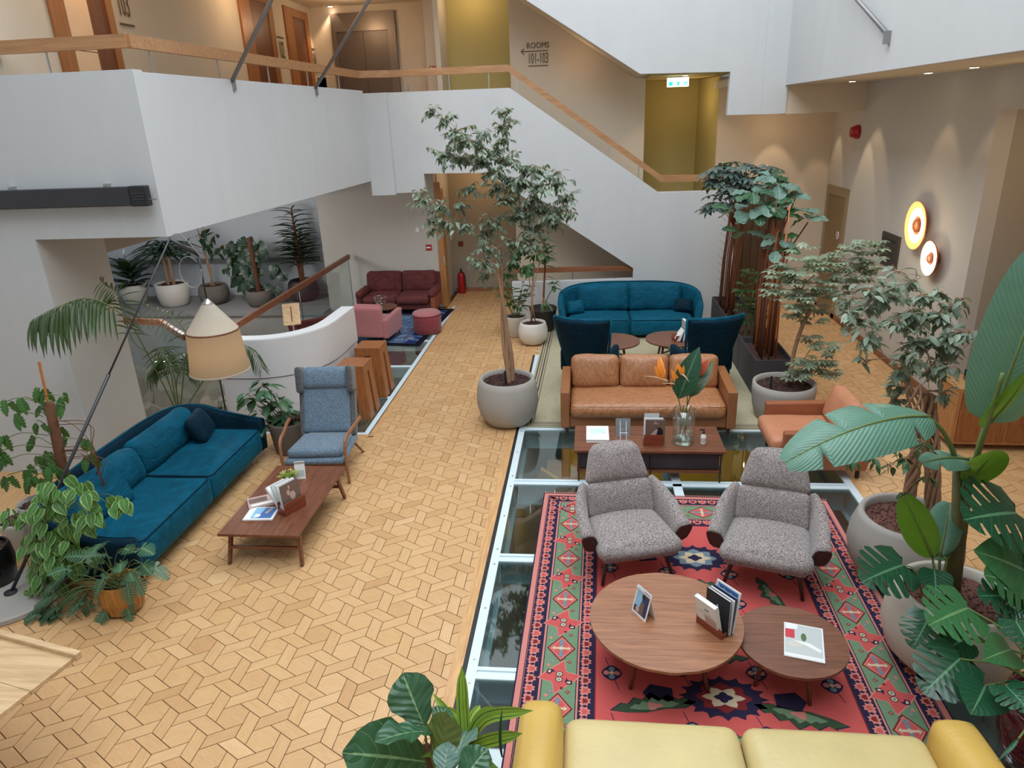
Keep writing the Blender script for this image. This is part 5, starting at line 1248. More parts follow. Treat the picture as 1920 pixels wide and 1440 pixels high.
# ================================================================== BOOKS AND TABLE THINGS
def cover(mb_parts, parent, quads):
    pass
def booklet(name, label, cat, loc, rz, w, d, h, cov, group=None, page='paper', prints=()):
    t = thing(name, label, cat, loc, rz, group)
    MB().box(-w/2+.003, w/2-.003, -d/2+.003, d/2-.003, .002, h-.002).build('pages', page, t)
    MB().box(-w/2, w/2, -d/2, d/2, h-.002, h).box(-w/2, w/2, -d/2, d/2, 0, .002).box(-w/2, -w/2+.002, -d/2, d/2, 0, h).build('cover', cov, t)
    for k, (pts, m_) in enumerate(prints):
        MB().add([(x*w/2, y*d/2, h+.0003+.0002*k) for x, y in pts], [tuple(range(len(pts)))]).build('cover_print', m_, t)
    return t
C = lambda n, r, g, b, ro=.4: m_plain(n, lin(r, g, b), ro, var=.03)
M['c_blue'] = C('print_blue', 70, 110, 170); M['c_sky'] = C('print_sky', 140, 190, 220); M['c_grey'] = C('print_grey', 190, 196, 194); M['c_redw'] = C('print_red', 196, 60, 66); M['c_green'] = C('print_green', 80, 110, 70); M['c_white'] = C('print_white', 232, 232, 230); M['c_brown'] = C('print_brown', 112, 92, 82); M['c_dark'] = C('print_dark', 30, 28, 34); M['c_skin'] = C('print_rose', 190, 160, 150); M['c_cream'] = C('print_cream', 206, 202, 188); M['c_mint'] = C('print_mint', 206, 232, 226); M['c_navy'] = C('print_navy', 44, 56, 96); M['leatherbox'] = m_wood('red_walnut', lin(150, 74, 48), lin(124, 56, 36), 'X', .7)
sq = lambda x0, x1, y0, y1: [(x0, y0), (x1, y0), (x1, y1), (x0, y1)]
el = lambda cx, cy, rx, ry, n=16: [(cx+rx*math.cos(2*PI*k/n), cy+ry*math.sin(2*PI*k/n)) for k in range(n)]
booklet('magazine', 'magazine with a blue sea photograph lying flat on the low walnut table', 'magazine', (-3.24, 5.88, .38), R(4), .30, .24, .012, 'c_white',
        prints=((sq(-.55, .85, -.8, .9), 'c_sky'), ([(-.1, -.8), (.85, -.8), (.85, .9), (.1, .9)], 'c_blue'), ([(-.4, -.55), (.0, -.6), (.05, -.2), (-.3, -.1)], 'c_white'), ([(.2, .1), (.5, .9), (.62, .9), (.4, -.1)], 'c_skin')))
booklet('magazine', 'magazine with a reddish cover lying behind the blue one on the low walnut table', 'magazine', (-3.33, 6.12, .38), R(30), .30, .22, .02, 'c_skin', prints=((sq(-.9, .3, -.2, .7), 'c_brown'), (sq(-.8, .8, -.8, -.4), 'c_white')))
booklet('white_box', 'flat white box with a pale green label on the long walnut table', 'box', (.12, 7.77, .40), R(0), .27, .40, .035, 'c_white', page='c_white', prints=((sq(-.6, .7, -.1, .55), 'c_mint'), (el(.62, -.05, .1, .07), 'c_cream')))
booklet('picture_book', 'large white edged picture book lying on the small round table', 'book', (1.555, 4.31, .355), R(-14), .27, .37, .022, 'c_white',
        prints=((sq(-.93, .93, -.95, .95), 'c_grey'), (sq(-.93, -.45, .1, .62), 'c_redw'), ([(-.9, .95), (-.3, .95), (-.3, .7), (-.9, .62)], 'c_white'), (el(-.45, -.25, .42, .16), 'c_cream'), (el(.0, .25, .14, .24), 'c_green'), ([(-.6, 0), (.3, -.05), (.9, -.35), (.8, -.5), (.2, -.25)], 'c_white'), (sq(-.93, .93, -.95, -.8), 'c_white')))
def holder(label, loc, rz, w=.23, d=.09, h=.12, thick=.008):
    t = thing('magazine_holder', label, 'magazine holder', loc, rz)
    MB().box(-w/2, w/2, -d/2, -d/2+thick, 0, h).build('front', 'leatherbox', t); MB().box(-w/2, w/2, d/2-thick, d/2, 0, h).build('back', 'leatherbox', t)
    MB().box(-w/2, w/2, -d/2+thick, d/2-thick, 0, thick).build('bottom', 'leatherbox', t); MB().box(-w/2, -w/2+thick, -d/2+thick, d/2-thick, 0, h*.5).box(w/2-thick, w/2, -d/2+thick, d/2-thick, 0, h*.5).build('side', 'leatherbox', t)
    return t
def stand_mag(label, loc, rz, tilt, w, h, th, cov, name='magazine', cat='magazine', group=None, prints=(), fan=0):
    """upright magazine leaning back (about X) by tilt; loc = bottom centre"""
    t = thing(name, label, cat, loc, rz, group); m = T(rx=tilt, ry=fan)
    MB().tr(m).box(-w/2+.004, w/2-.004, -th/2+.001, th/2-.001, .002, h-.003).build('pages', 'paper', t)
    MB().tr(m).box(-w/2, w/2, -th/2, -th/2+.0015, 0, h).box(-w/2, w/2, th/2-.0015, th/2, 0, h).box(-w/2, -w/2+.0015, -th/2, th/2, 0, h).build('cover', cov, t)
    for k, (pts, m_) in enumerate(prints):
        MB().tr(m).add([(x*w/2, -th/2-.0005-.0003*k, h/2+y*h/2) for x, y in pts], [tuple(range(len(pts)))]).build('cover_print', m_, t)
    return t
# low walnut table
r_h = R(62)
holder('red wooden magazine holder on the low walnut table', (-2.955, 5.98, .38), r_h, .26, .11, .13)
e_h = Vector((math.cos(r_h), math.sin(r_h))); n_h = Vector((-math.sin(r_h), math.cos(r_h)))
def hp(base, off): return (base[0]+n_h.x*off, base[1]+n_h.y*off, base[2])
bs_ = (-2.955, 5.98, .39)
stand_mag('dark brown magazine with a pale flower photo in the holder on the low walnut table', hp(bs_, -.028), r_h, R(-6), .22, .30, .010, 'c_brown', prints=((el(-.25, .35, .18, .2), 'c_skin'), (el(.15, .05, .3, .3), 'c_skin'), (el(-.1, .7, .1, .14), 'c_skin')))
stand_mag('white paged magazine behind the dark brown one on the low walnut table', hp(bs_, -.008), r_h, R(-14), .22, .30, .018, 'c_white')
stand_mag('magazine leaning third in the holder on the low walnut table', hp(bs_, .014), r_h, R(-26), .22, .30, .012, 'c_grey', prints=())
stand_mag('folded newspaper leaning furthest over in the holder on the low walnut table', hp(bs_, .034), r_h, R(-42), .22, .30, .026, 'paper')
fp = thing('flower_pot', 'small white pot with a yellow green flowering plant on the low walnut table', 'potted plant', (-3.20, 6.50, .38))
MB().lathe([(.045, 0), (.06, .07), (.062, .09), (.05, .09), (.05, .075)], 20, caps=(True, True)).build('pot', 'potwhite', fp, smooth=True)
M['lf_yel'] = m_leaf('yellow_green_leaf', lin(176, 190, 96), lin(220, 220, 150), .5, .3, 3, .3); M['petal'] = m_plain('dark_petal', lin(96, 60, 40), .7)
cs = thing('card_stand', 'white printed card stand beside the small flower pot', 'card', (-3.12, 6.62, .38), R(15))
MB().tr(T(rx=R(-12))).box(-.055, .055, -.001, .001, 0, .20).build('front_card', 'c_white', cs); MB().tr(T(0, .07, 0, rx=R(12))).box(-.055, .055, -.001, .001, 0, .20).build('back_card', 'c_cream', cs)
MB().tr(T(rx=R(-12))).box(-.045, .045, -.002, -.0012, .03, .10).build('print', 'c_grey', cs)
# long walnut table
ac = thing('acrylic_stand', 'clear acrylic card stand on the long walnut table', 'card stand', (.42, 7.72, .40), 0)
MB().tr(T(rx=R(-10))).box(-.09, .09, -.002, .002, 0, .235).build('card', 'acrylic', ac); MB().tr(T(rx=R(-10))).box(-.085, .085, .003, .004, .01, .23).build('paper', 'c_grey', ac)
for x in (-.035, .035): MB().tube([(x, -.10, .0), (x, -.06, .12), (x, -.03, .22)], .004, 6).build('support', 'white', ac)
MB().tube([(-.045, -.075, .09), (.05, -.075, .09)], .004, 6).build('crossbar', 'white', ac)
holder('red wooden magazine holder on the long walnut table', (.755, 7.53, .40), 0, .22, .09, .14)
stand_mag('magazine with a brown portrait cover standing on the long walnut table', (.775, 7.525, .41), 0, R(-2), .22, .30, .012, 'c_brown', prints=((el(.35, .0, .45, .4), 'c_dark'), ([(-.5, -.2), (.0, .2), (.25, .3), (.1, -.3)], 'c_skin'), (sq(-.25, .3, .68, .72), 'c_cream'), (el(.0, .83, .07, .05), 'c_cream')))
stand_mag('white magazine behind the portrait magazine on the long walnut table', (.755, 7.548, .41), 0, R(-3), .22, .31, .016, 'c_white')
stand_mag('taller white brochure at the back of the holder on the long walnut table', (.735, 7.565, .41), 0, R(-5), .17, .355, .008, 'c_grey')
bt = thing('soap_bottle', 'small white pump bottle with a black pump on the long walnut table', 'bottle', (1.325, 7.56, .40))
MB().lathe([(.030, 0), (.032, .01), (.032, .105), (.014, .125), (.014, .135)], 20).build('bottle', 'c_white', bt, smooth=True); MB().lathe([(.015, .13), (.015, .15), (.006, .155), (.006, .175)], 12).build('pump', 'black', bt); MB().box(-.045, .01, -.007, .007, .172, .184).build('nozzle', 'black', bt)
MB().lathe([(.0325, .03), (.0325, .085)], 20, caps=(False, False)).build('label', 'c_cream', bt, smooth=True)
# vase with bird of paradise
vs_ = thing('glass_vase', 'tall clear glass vase with water on the long walnut table', 'vase', (1.10, 7.60, .40))
MB().lathe([(.0, .006), (.118, .006), (.122, .02), (.122, .42), (.126, .42), (.127, .0), (0, 0)], 32, caps=(False, False)).build('glass', 'vaseglass', vs_, smooth=True)
MB().lathe([(0, .008), (.117, .008), (.117, .12), (0, .12)], 28, caps=(False, False)).build('water', m_glass('water', (.88, .94, .92), .08, .0), vs_, smooth=True)
# round table
pf = thing('photo_card', 'small white framed photo card standing on the large round table', 'photo card', (.385, 4.46, .432), R(-57))
MB().tr(T(rx=R(-14))).box(-.085, .085, -.001, .001, 0, .225).build('card', 'c_white', pf); MB().tr(T(0, .09, 0, rx=R(14))).box(-.085, .085, -.001, .001, 0, .215).build('back_card', 'c_white', pf)
for k, (pts, m_) in enumerate(((sq(-.85, .85, .08, .94), 'c_navy'), (sq(-.85, .0, .3, .94), 'c_sky'), ([(-.1, .5), (.35, .55), (.45, .1), (-.2, .1)], 'c_brown'), (el(.1, .74, .2, .1), 'c_dark'), (el(-.35, .2, .25, .1), 'c_skin'))):
    MB().tr(T(rx=R(-14))).add([(x*.085, -.0015-.0002*k, y*.225) for x, y in pts], [tuple(range(len(pts)))]).build('print', m_, pf)
r5 = R(-52); bs2 = (.93, 4.36, .432)
n5 = Vector((-math.sin(r5), math.cos(r5)))
def hq(off, al=0): return (bs2[0]+n5.x*off+math.cos(r5)*al, bs2[1]+n5.y*off+math.sin(r5)*al, bs2[2]+.010)
holder('red wooden magazine holder on the large round table', bs2, r5, .24, .13, .075)
stand_mag('folded newspaper at the front of the holder on the large round table', hq(-.034, -.01), r5, R(14), .20, .27, .034, 'paper', name='newspaper', cat='newspaper', prints=((sq(-.1, .3, .42, .50), 'c_dark'), (sq(-.6, .6, .2, .23), 'c_grey'), (sq(-.2, .9, -.6, .0), 'c_skin'), (sq(-.8, .8, .08, .11), 'c_grey')))
stand_mag('black covered magazine in the holder on the large round table', hq(.0, .02), r5, R(0), .22, .30, .014, 'c_dark', prints=(([(-.1, .4), (.0, .42), (.2, .0), (.1, -.02)], 'c_white'), (sq(-.5, .3, -.55, -.5), 'c_grey')))
stand_mag('white edged magazine behind the black one on the large round table', hq(.018, .02), r5, R(-4), .22, .29, .010, 'c_white')
stand_mag('dark spined magazine second from the back on the large round table', hq(.034, .02), r5, R(-6), .22, .30, .010, 'c_navy')
stand_mag('blue covered magazine at the back of the holder on the large round table', hq(.048, .02), r5, R(-9), .22, .33, .010, 'c_white', prints=((sq(-.85, .85, .35, .92), 'c_sky'), ([(-.85, .92), (-.6, .7), (-.3, .8), (0, .68), (.3, .78), (.6, .66), (.85, .72), (.85, .92)], 'c_blue')))
# rear round table: newspapers
bs3 = (1.52, 11.42, .45)
holder('small holder with newspapers on the rear round table', bs3, R(20), .22, .16, .10)
for k in range(5):
    stand_mag(['leftmost newspaper leaning in the holder on the rear round table', 'second newspaper from the left in the holder on the rear round table', 'middle dark magazine in the holder on the rear round table', 'second newspaper from the right in the holder on the rear round table', 'rightmost upright newspaper in the holder on the rear round table'][k],
              (bs3[0]-.07+k*.034, bs3[1]-.01, .462), R(98), R(34-k*9), .20, .34, .022, ['paper', 'paper', 'c_dark', 'paper', 'c_grey'][k], name='newspaper', cat='newspaper')
booklet('open_brochure', 'white brochure lying flat on the rear round table', 'brochure', (1.28, 11.30, .44), R(-15), .28, .2, .006, 'c_white')
# wire basket by the burgundy sofa
wb = thing('wire_basket', 'small wire basket with magazines on the side table by the burgundy sofa', 'basket', (-4.26, 13.98, .41))
for k in range(14):
    a = 2*PI*k/14; MB().tube([(math.cos(a)*.07, math.sin(a)*.07, 0), (math.cos(a)*.13, math.sin(a)*.13, .22)], .004, 4).build('wire', 'metal', wb)
for r_, z_ in ((.07, .005), (.10, .11), (.13, .22)): MB().tube([(math.cos(2*PI*k/20)*r_, math.sin(2*PI*k/20)*r_, z_) for k in range(21)], .004, 4).build('hoop', 'metal', wb)
# things on the sideboard
sh = thing('table_lamp', 'dark drum shaded lamp on the sideboard', 'lamp', (4.950,8.822,0.801))
sh.location = (4.95, 8.56, .80)
MB().lathe([(.09, 0), (.09, .015), (.012, .02), (.012, .75)], 16).build('stand', 'black', sh); MB().lathe([(.20, .70), (.20, .98)], 30, caps=(False, False)).lathe([(.195, .705), (.195, .975)], 30, caps=(False, True)).build('lamp_shade', m_plain('brown_shade', lin(54, 40, 36), .7), sh)
bk = thing('brown_bowl', 'dark open box on the sideboard', 'box', (4.66, 8.55, .80), R(-14)); MB().box(-.10, .10, -.08, .08, 0, .05).build('base', 'blacksat', bk); MB().box(-.10, .10, -.08, -.07, .05, .12).box(-.10, .10, .07, .08, .05, .12).build('wall', 'blacksat', bk)
pb = thing('picture_board', 'dark framed picture leaning on the sideboard', 'picture', (5.3, 8.45, .80), R(-14)); MB().tr(T(rx=R(-14))).box(-.17, .17, -.01, .01, 0, .42).build('frame', 'black', pb); MB().tr(T(rx=R(-14))).box(-.14, .14, -.012, -.01, .03, .39).build('picture', 'c_navy', pb)

# ================================================================== PLANTS
def tpl(n, wf, droop=.15, fold=.15, wave=0.0, wn=5, cols=(-1, -.5, 0, .5, 1), sweep=0.0, tipc=0.0):
    vs, uv, fs = [], [], []; m = len(cols)
    for i in range(n+1):
        u = i/n; w = wf(u)
        for c in cols:
            x = c*w; z = -droop*u*u+fold*abs(x)+wave*math.sin(u*wn*2*PI+(1.3 if c > 0 else 0))*abs(c)*w-tipc*u**4
            vs.append((x, u+sweep*abs(c)*w*(1-u), z)); uv.append((.5+.5*c, u))
    for i in range(n):
        for j in range(m-1): a = i*m+j; fs.append((a, a+1, a+m+1, a+m))
    return vs, fs, uv
def cut_tpl(nl, wf, depth, droop=.2, fold=.12, sweep=.3, gap=.018, heart=.12):
    rows = [(0.0, .55, 1)]
    for k in range(nl):
        a, b = k/nl, (k+1)/nl; g = gap
        rows += [(a+g*.4, depth, 0), (a+g, 1, 1), ((a+b)/2, 1.06, 1), (b-g, 1, 1), (b-g*.4, depth, 0)]
    rows.append((1.0, 0.0, 1)); vs, uv, fs = [], [], []; cols = (-1, -.5, 0, .5, 1); m = 5
    for u, k, _ in rows:
        w = wf(min(1, u))
        for c in cols:
            x = c*w*k if abs(c) == 1 else c*w*min(k, .9); sw = sweep*abs(x)*(1.0-u*.5)*(1 if u > .18 else -1+u/.09)
            vs.append((x, u*.95+sw-(heart*abs(c) if u < .12 else 0)*(1-u/.12), -droop*u*u+fold*abs(x)-.35*x*x)); uv.append((.5+.5*c*min(1, k), u))
    for i in range(len(rows)-1):
        for j in range(m-1): a = i*m+j; fs.append((a, a+1, a+m+1, a+m))
    return vs, fs, uv
def radial_tpl(n, L=.5, w=.12, spread=300):
    vs, fs, uv = [], [], []
    for k in range(n):
        a = R(-spread/2+spread*k/(n-1)); ll = L*(1-.25*abs(k-(n-1)/2)/((n-1)/2)); c, s = math.cos(a), math.sin(a)
        for i in range(4):
            u = i/3; ww = w*[.12, .9, .95, .02][i]
            for q in (-1, 0, 1):
                x = q*ww; y = .04+u*ll; z = -.28*u*u*ll+.12*abs(q)*ww
                vs.append((x*c+y*s, -x*s+y*c+.3, z)); uv.append((.5+.5*q, u))
        b = k*12
        for i in range(3):
            for j in range(2): a2 = b+i*3+j; fs.append((a2, a2+1, a2+4, a2+3))
    return vs, fs, uv
TP = {
 'ovate': tpl(4, lambda u: .225*math.sin(PI*u**.75)**.8 if 0 < u < 1 else .01, .18, .25, cols=(-1, 0, 1)),
 'ovate2': tpl(6, lambda u: .22*math.sin(PI*u**.8)**.7 if 0 < u < 1 else .01, .25, .25, .06, 2),
 'narrow': tpl(6, lambda u: .12*math.sin(PI*u**.8)**.7 if 0 < u < 1 else .008, .3, .2),
 'fiddle': tpl(10, lambda u: .02+(.33*math.sin(PI*min(1, u)**1.25)**.65 if 0 < u < 1 else 0)*(1-.25*math.exp(-((u-.35)/.12)**2)), .22, .18, .16, 3),
 'strap': tpl(12, lambda u: .055*(math.sin(PI*(.12+.88*u))**.6 if u < 1 else .02), .75, .6),
 'strap_up': tpl(12, lambda u: .06*(math.sin(PI*(.12+.88*u))**.6 if u < 1 else .02), .25, .6),
 'paddle': tpl(26, lambda u: .19*(math.sin(PI*(.02+.98*u)**.9)**.5 if 0 < u < 1 else .05), .45, .35, .035, 9, cols=(-1, -.75, -.5, -.25, 0, .25, .5, .75, 1)),
 'paddle2': tpl(18, lambda u: .24*(math.sin(PI*(.02+.98*u)**.9)**.55 if 0 < u < 1 else .04), .18, .22, .03, 7, cols=(-1, -.6, -.3, 0, .3, .6, 1)),
 'heart': tpl(8, lambda u: .36*math.sin(PI*(.06+.94*u)**.62)**.8 if u < 1 else .01, .22, .12, .05, 2),
 'mons': cut_tpl(5, lambda u: .47*math.sin(PI*(.10+.88*u)**.72)**.75 if u < 1 else 0, .30, gap=.034),
 'mons_whole': tpl(9, lambda u: .46*math.sin(PI*(.08+.92*u)**.65)**.8 if u < 1 else .01, .2, .08, .04, 2),
 'adan': cut_tpl(5, lambda u: .26*math.sin(PI*(.08+.9*u)**.75)**.8 if u < 1 else 0, .62, gap=.03, heart=.04),
 'xan': cut_tpl(8, lambda u: .32*math.sin(PI*(.12+.86*u)**.75)**.7 if u < 1 else 0, .22, gap=.034, sweep=.5, heart=.1),
 'palm7': radial_tpl(7, .5, .10, 300), 'palm9': radial_tpl(9, .55, .085, 320),
}
def frame(pos, d, up=(0, 0, 1), s=1.0, w=1.0, roll=0.0):
    d = Vector(d).normalized(); up = Vector(up); x = d.cross(up)
    if x.length < .05: x = d.orthogonal()
    x.normalize(); z = x.cross(d)
    m = Matrix(((x.x*s*w, d.x*s, z.x*s, pos[0]), (x.y*s*w, d.y*s, z.y*s, pos[1]), (x.z*s*w, d.z*s, z.z*s, pos[2]), (0, 0, 0, 1)))
    return m @ Matrix.Rotation(roll, 4, 'Y') if roll else m
def put(mb, key, m, r=0.0):
    mb.tr(m); mb.r = r; v, f, u = TP[key]; mb.add(v, f, u); mb.tr(Matrix.Identity(4))
LM = {}
def leaf(parent, key, mat, m, name='leaf'):
    k = (key, mat)
    if k not in LM:
        mb = MB(); v, f, u = TP[key]; mb.add(v, f, u); me_o = mb.build(name, mat, parent, smooth=True); LM[k] = me_o.data; o = me_o
    else:
        o = bpy.data.objects.new(name, LM[k]); COL.objects.link(o); o.parent = parent
    o.matrix_local = m; return o
RP = random.Random(11)
def rv(a=1.0): return Vector((RP.uniform(-a, a), RP.uniform(-a, a), RP.uniform(-a, a)))
def pot(parent, prof, mat, soil_z, soil_r, soil='soil', n=36, rim=.022, smooth=True):
    """open pot: outer profile up, over the rim, down inside"""
    top = prof[-1]; inner = [(top[0]-rim*.5, top[1]+.004), (top[0]-rim, top[1]-.004), (soil_r+.002, soil_z-.02)]
    o = MB().lathe(prof+inner, n, caps=(True, False)).build('pot', mat, parent, smooth=smooth)
    vs = [(0, 0, soil_z+.01)]; fs = []
    for k in range(1, 6):
        for j in range(24): a = 2*PI*j/24; r = soil_r*k/5; vs.append((r*math.cos(a), r*math.sin(a), soil_z+RP.uniform(-.006, .008)))
    for j in range(24): fs.append((0, 1+j, 1+(j+1) % 24))
    for k in range(4):
        for j in range(24): a, b = 1+k*24, 1+(k+1)*24; fs.append((a+j, b+j, b+(j+1) % 24, a+(j+1) % 24))
    MB().add(vs, fs).build('soil', soil, parent, smooth=True)
    # pebbles
    mb = MB()
    nn = int(380*min(1, (soil_r/.35)**2)) if soil_r > .12 else 0
    for _ in range(nn):
        r, a = soil_r*math.sqrt(RP.random())*.97, RP.uniform(0, 6.28); s = RP.uniform(.008, .017); c = Vector((r*math.cos(a), r*math.sin(a), soil_z+.008)); q = rv(1).normalized(); p1 = q.orthogonal().normalized(); p2 = q.cross(p1)
        mb.r = RP.random(); mb.add([tuple(c+q*s), tuple(c-q*s), tuple(c+p1*s*.7), tuple(c-p1*s*.7), tuple(c+p2*s*.6), tuple(c-p2*s*.6)], [(0, 2, 4), (0, 4, 3), (0, 3, 5), (0, 5, 2), (1, 4, 2), (1, 3, 4), (1, 5, 3), (1, 2, 5)])
    if nn: stuff(mb.build('bark_chips' if soil == 'soil' else 'clay_pebbles', soil, parent))
    return o
def grow(parent, base_pts, clusters, mat_b, key, mat_l, size, dens, o, r0=.02, droop=.6, tw=4, depthj=.25, seed=1, name='foliage', spread=1.0, lift=0.0, minr=.003, rs=1.0):
    """clusters (x, y, z, r) joined by branches to the nearest grown node; leaves on twigs inside each"""
    rp = random.Random(seed); nodes = [(Vector(p), r0) for p in base_pts]; bm, lm = MB(), MB(); used = set()
    cl = [(Vector((c[0], c[1]+rp.uniform(-depthj, depthj), c[2])), c[3]) for c in clusters]
    todo = sorted(cl, key=lambda c: (c[0]-nodes[-1][0]).length)
    cnt = 0
    for c, r in todo:
        nb, nr = min(nodes, key=lambda n_: (n_[0]-c).length+max(0, n_[0].z-c.z)*1.2)
        mid = nb.lerp(c, .5)+Vector((0, 0, .02+.03*(c-nb).length)); r1 = max(minr, nr*.62); path = bez([nb-Vector(o), mid-Vector(o), c-Vector(o)], 5)
        bm.tube(path, [nr*.8+(r1-nr*.8)*i/(len(path)-1) for i in range(len(path))], 6)
        nodes.append((mid, max(minr, nr*.8))); nodes.append((c, r1))
        nl = max(4, int(dens*(r/.2)**2))
        ntw = max(3, tw); per = max(1, nl//ntw)
        for t in range(ntw):
            d = Vector((rp.uniform(-1, 1), rp.uniform(-1, 1), rp.uniform(-.5+lift, .8+lift))).normalized(); L = r*rs*rp.uniform(.6, 1.3)
            st_ = c-Vector(o)-d*L*.35; pts = [st_+d*L*1.3*f+Vector((0, 0, -droop*.5*r*f*f)) for f in (0, .35, .7, 1)]
            bm.tube(pts, [minr*1.1, minr, minr*.7, minr*.5], 4, caps=False)
            for q in range(per):
                f = (q+.7)/per; k = min(2, int(f*3)); p = pts[k].lerp(pts[k+1], f*3-k if k < 3 else 1) if k < 3 else pts[3]
                ld = (d*.5+Vector((rp.uniform(-1, 1), rp.uniform(-1, 1), rp.uniform(-.5, .3)))*spread+Vector((0, 0, -droop))).normalized()
                put(lm, key, frame(p, ld, (rp.uniform(-.4, .4), rp.uniform(-.4, .4), 1), size*rp.uniform(.75, 1.25)), rp.random()); cnt += 1
    stuff(bm.build('branches', mat_b, parent, smooth=True)); stuff(lm.build(name, mat_l, parent, smooth=True))
    return cnt
def P_(loc, p): return (p[0]-loc[0], p[1]-loc[1], p[2]-loc[2])

# --- 1. weeping fig, centre
lo = (-1.10, 9.07, 0)
t = thing('weeping_fig', 'tall weeping fig tree in a big round grey pot in the middle of the walkway', 'potted tree', lo)
pot(t, [(.20, 0), (.30, .03), (.385, .14), (.425, .30), (.425, .44), (.40, .58), (.375, .66)], 'concrete', .60, .335, rim=.04)
for k, (dx, dy, ph) in enumerate(((.03, 0, 0), (-.03, .02, 2.2), (.0, -.03, 4.1))):
    pts = [(.05+dx*.8+.022*math.sin(ph+i*.7), dy+.022*math.cos(ph+i*.7), .58+i*.17) for i in range(12)]
    pts = [(p[0]-.009*i, p[1], p[2]) for i, p in enumerate(pts)]
    MB().tube(bez(pts, 4), [.034-.00052*i for i in range(len(bez(pts, 4)))], 8).build('trunk', 'bark', t, smooth=True)
MB().tube([(.0, -.12, .58), (-.005, -.13, .80)], [.018, .014], 8).build('water_gauge', 'black', t)
base = [(lo[0]-.02, lo[1], 2.05), (lo[0]-.04, lo[1], 2.25), (lo[0]-.05, lo[1], 2.42)]
grow(t, base, [(-1.87,9.10,4.11,0.104),(-1.74,9.10,4.02,0.143),(-1.58,9.10,3.88,0.157),(-1.00,9.10,4.05,0.116),(-1.05,9.10,3.90,0.104),(-0.89,9.10,3.96,0.090),(-1.45,9.10,3.76,0.157),(-1.64,9.10,3.77,0.131),(-1.28,9.10,3.69,0.170),(-1.73,9.10,3.61,0.172),(-1.55,9.10,3.53,0.185),(-1.29,9.10,3.51,0.198),(-1.02,9.10,3.51,0.184),(-1.03,9.10,3.75,0.104),(-0.76,9.10,3.39,0.185),(-0.59,9.10,3.21,0.199),(-0.37,9.10,3.22,0.145),(-0.29,9.10,3.03,0.160),(-0.43,9.10,2.90,0.188),(-0.67,9.10,3.04,0.187),(-0.97,9.10,3.27,0.186),(-2.03,9.10,3.08,0.122),(-2.12,9.10,3.14,0.081),(-1.89,9.10,2.98,0.163),(-1.97,9.10,2.83,0.137),(-1.74,9.10,2.80,0.150),(-2.01,9.10,2.67,0.096),(-1.47,9.10,3.20,0.134),(-1.19,9.10,2.75,0.177),(-0.94,9.10,2.80,0.176),(-0.68,9.10,2.67,0.190),(-0.45,9.10,2.69,0.135),(-0.69,9.10,2.47,0.150),(-1.34,9.10,2.62,0.151),(-1.27,9.10,2.45,0.151),(-1.46,9.10,2.22,0.139),(-1.36,9.10,2.05,0.112),(-1.30,9.10,2.29,0.152),(-0.93,9.10,2.51,0.164),(-0.35,9.10,3.35,0.079),(-1.14,9.10,3.19,0.160),(-1.57,9.10,2.74,0.137),(-0.80,9.10,3.22,0.159),(-0.21,9.10,2.88,0.107),(-1.62,9.10,2.98,0.122),(-1.13,9.10,3.39,0.159),(-0.98,9.10,3.03,0.148),(-0.78,9.10,2.86,0.162),(-0.56,9.10,3.38,0.118),(-0.38,9.10,2.78,0.134),(-0.79,9.10,2.52,0.150),(-0.61,9.10,2.89,0.161),(-1.52,9.10,3.53,0.119),(-1.30,9.10,3.83,0.104),(-1.15,9.10,3.61,0.144)],
     'bark', 'ovate', 'lf_ficus', .080, 210, lo, r0=.014, droop=.5, tw=11, seed=3, rs=1.25)
# --- 2. three small trees by the passage
lo = (-1.01, 12.72, 0)
t = thing('small_fig', 'small thin stemmed fig in a round white pot beside the pale rug', 'potted tree', lo)
pot(t, [(.12, 0), (.20, .03), (.265, .14), (.275, .27), (.25, .38), (.235, .42)], 'potwhite', .38, .20, rim=.025)
MB().tube([(-.03, 0, .36), (.0, 0, .9), (.03, .02, 1.3), (.08, .0, 1.62)], [.02, .017, .013, .01], 8).build('trunk', 'bark', t, smooth=True); MB().tube([(.05, 0, .36), (.0, 0, .8), (-.04, 0, 1.2)], [.012, .012, .01], 8).build('trunk', 'bark', t, smooth=True)
MB().tube(bez([(.0, 0, .95), (.15, .0, 1.5), (.28, 0, 1.66)], 5), .009, 6).build('branch', 'bark', t, smooth=True)
grow(t, [(lo[0]+.03, lo[1], 1.3), (lo[0]+.08, lo[1], 1.62)], [(-1.12,12.70,1.46,0.212),(-1.31,12.70,1.51,0.193),(-0.92,12.70,1.65,0.173),(-1.51,12.70,1.27,0.156),(-1.05,12.70,1.89,0.210),(-1.25,12.70,1.75,0.173),(-0.77,12.70,0.86,0.117),(-1.31,12.70,0.77,0.138)], 'bark', 'ovate', 'lf_mid', .12, 70, lo, r0=.01, seed=5, tw=6)
lo = (-1.38, 13.25, 0)
t = thing('rubber_plant', 'leafy plant in a straight cream pot behind the small fig', 'potted plant', lo)
pot(t, [(.16, 0), (.185, .02), (.20, .36), (.20, .40)], 'potcream', .37, .175, rim=.012)
for k in range(8):
    a = k*.8+.3; L = .5+.12*(k % 3); b = Vector((.04*math.cos(a), .04*math.sin(a), .37)); tip = b+Vector((math.cos(a)*.28, math.sin(a)*.22, L)); MB().tube([tuple(b), tuple(b.lerp(tip, .5)+Vector((0, 0, .05))), tuple(tip)], .007, 5).build('stem', 'barkgreen', t)
    for q in range(7):
        f = .3+.7*q/6; p = b.lerp(tip, f)+Vector((0, 0, .06*math.sin(PI*f))); an = a+q*2.2
        leaf(t, 'ovate2', 'lf_mid', frame(p, (math.cos(an), math.sin(an), .15), (0, 0, 1), RP.uniform(.16, .24)))
lo = (-.87, 13.60, 0)
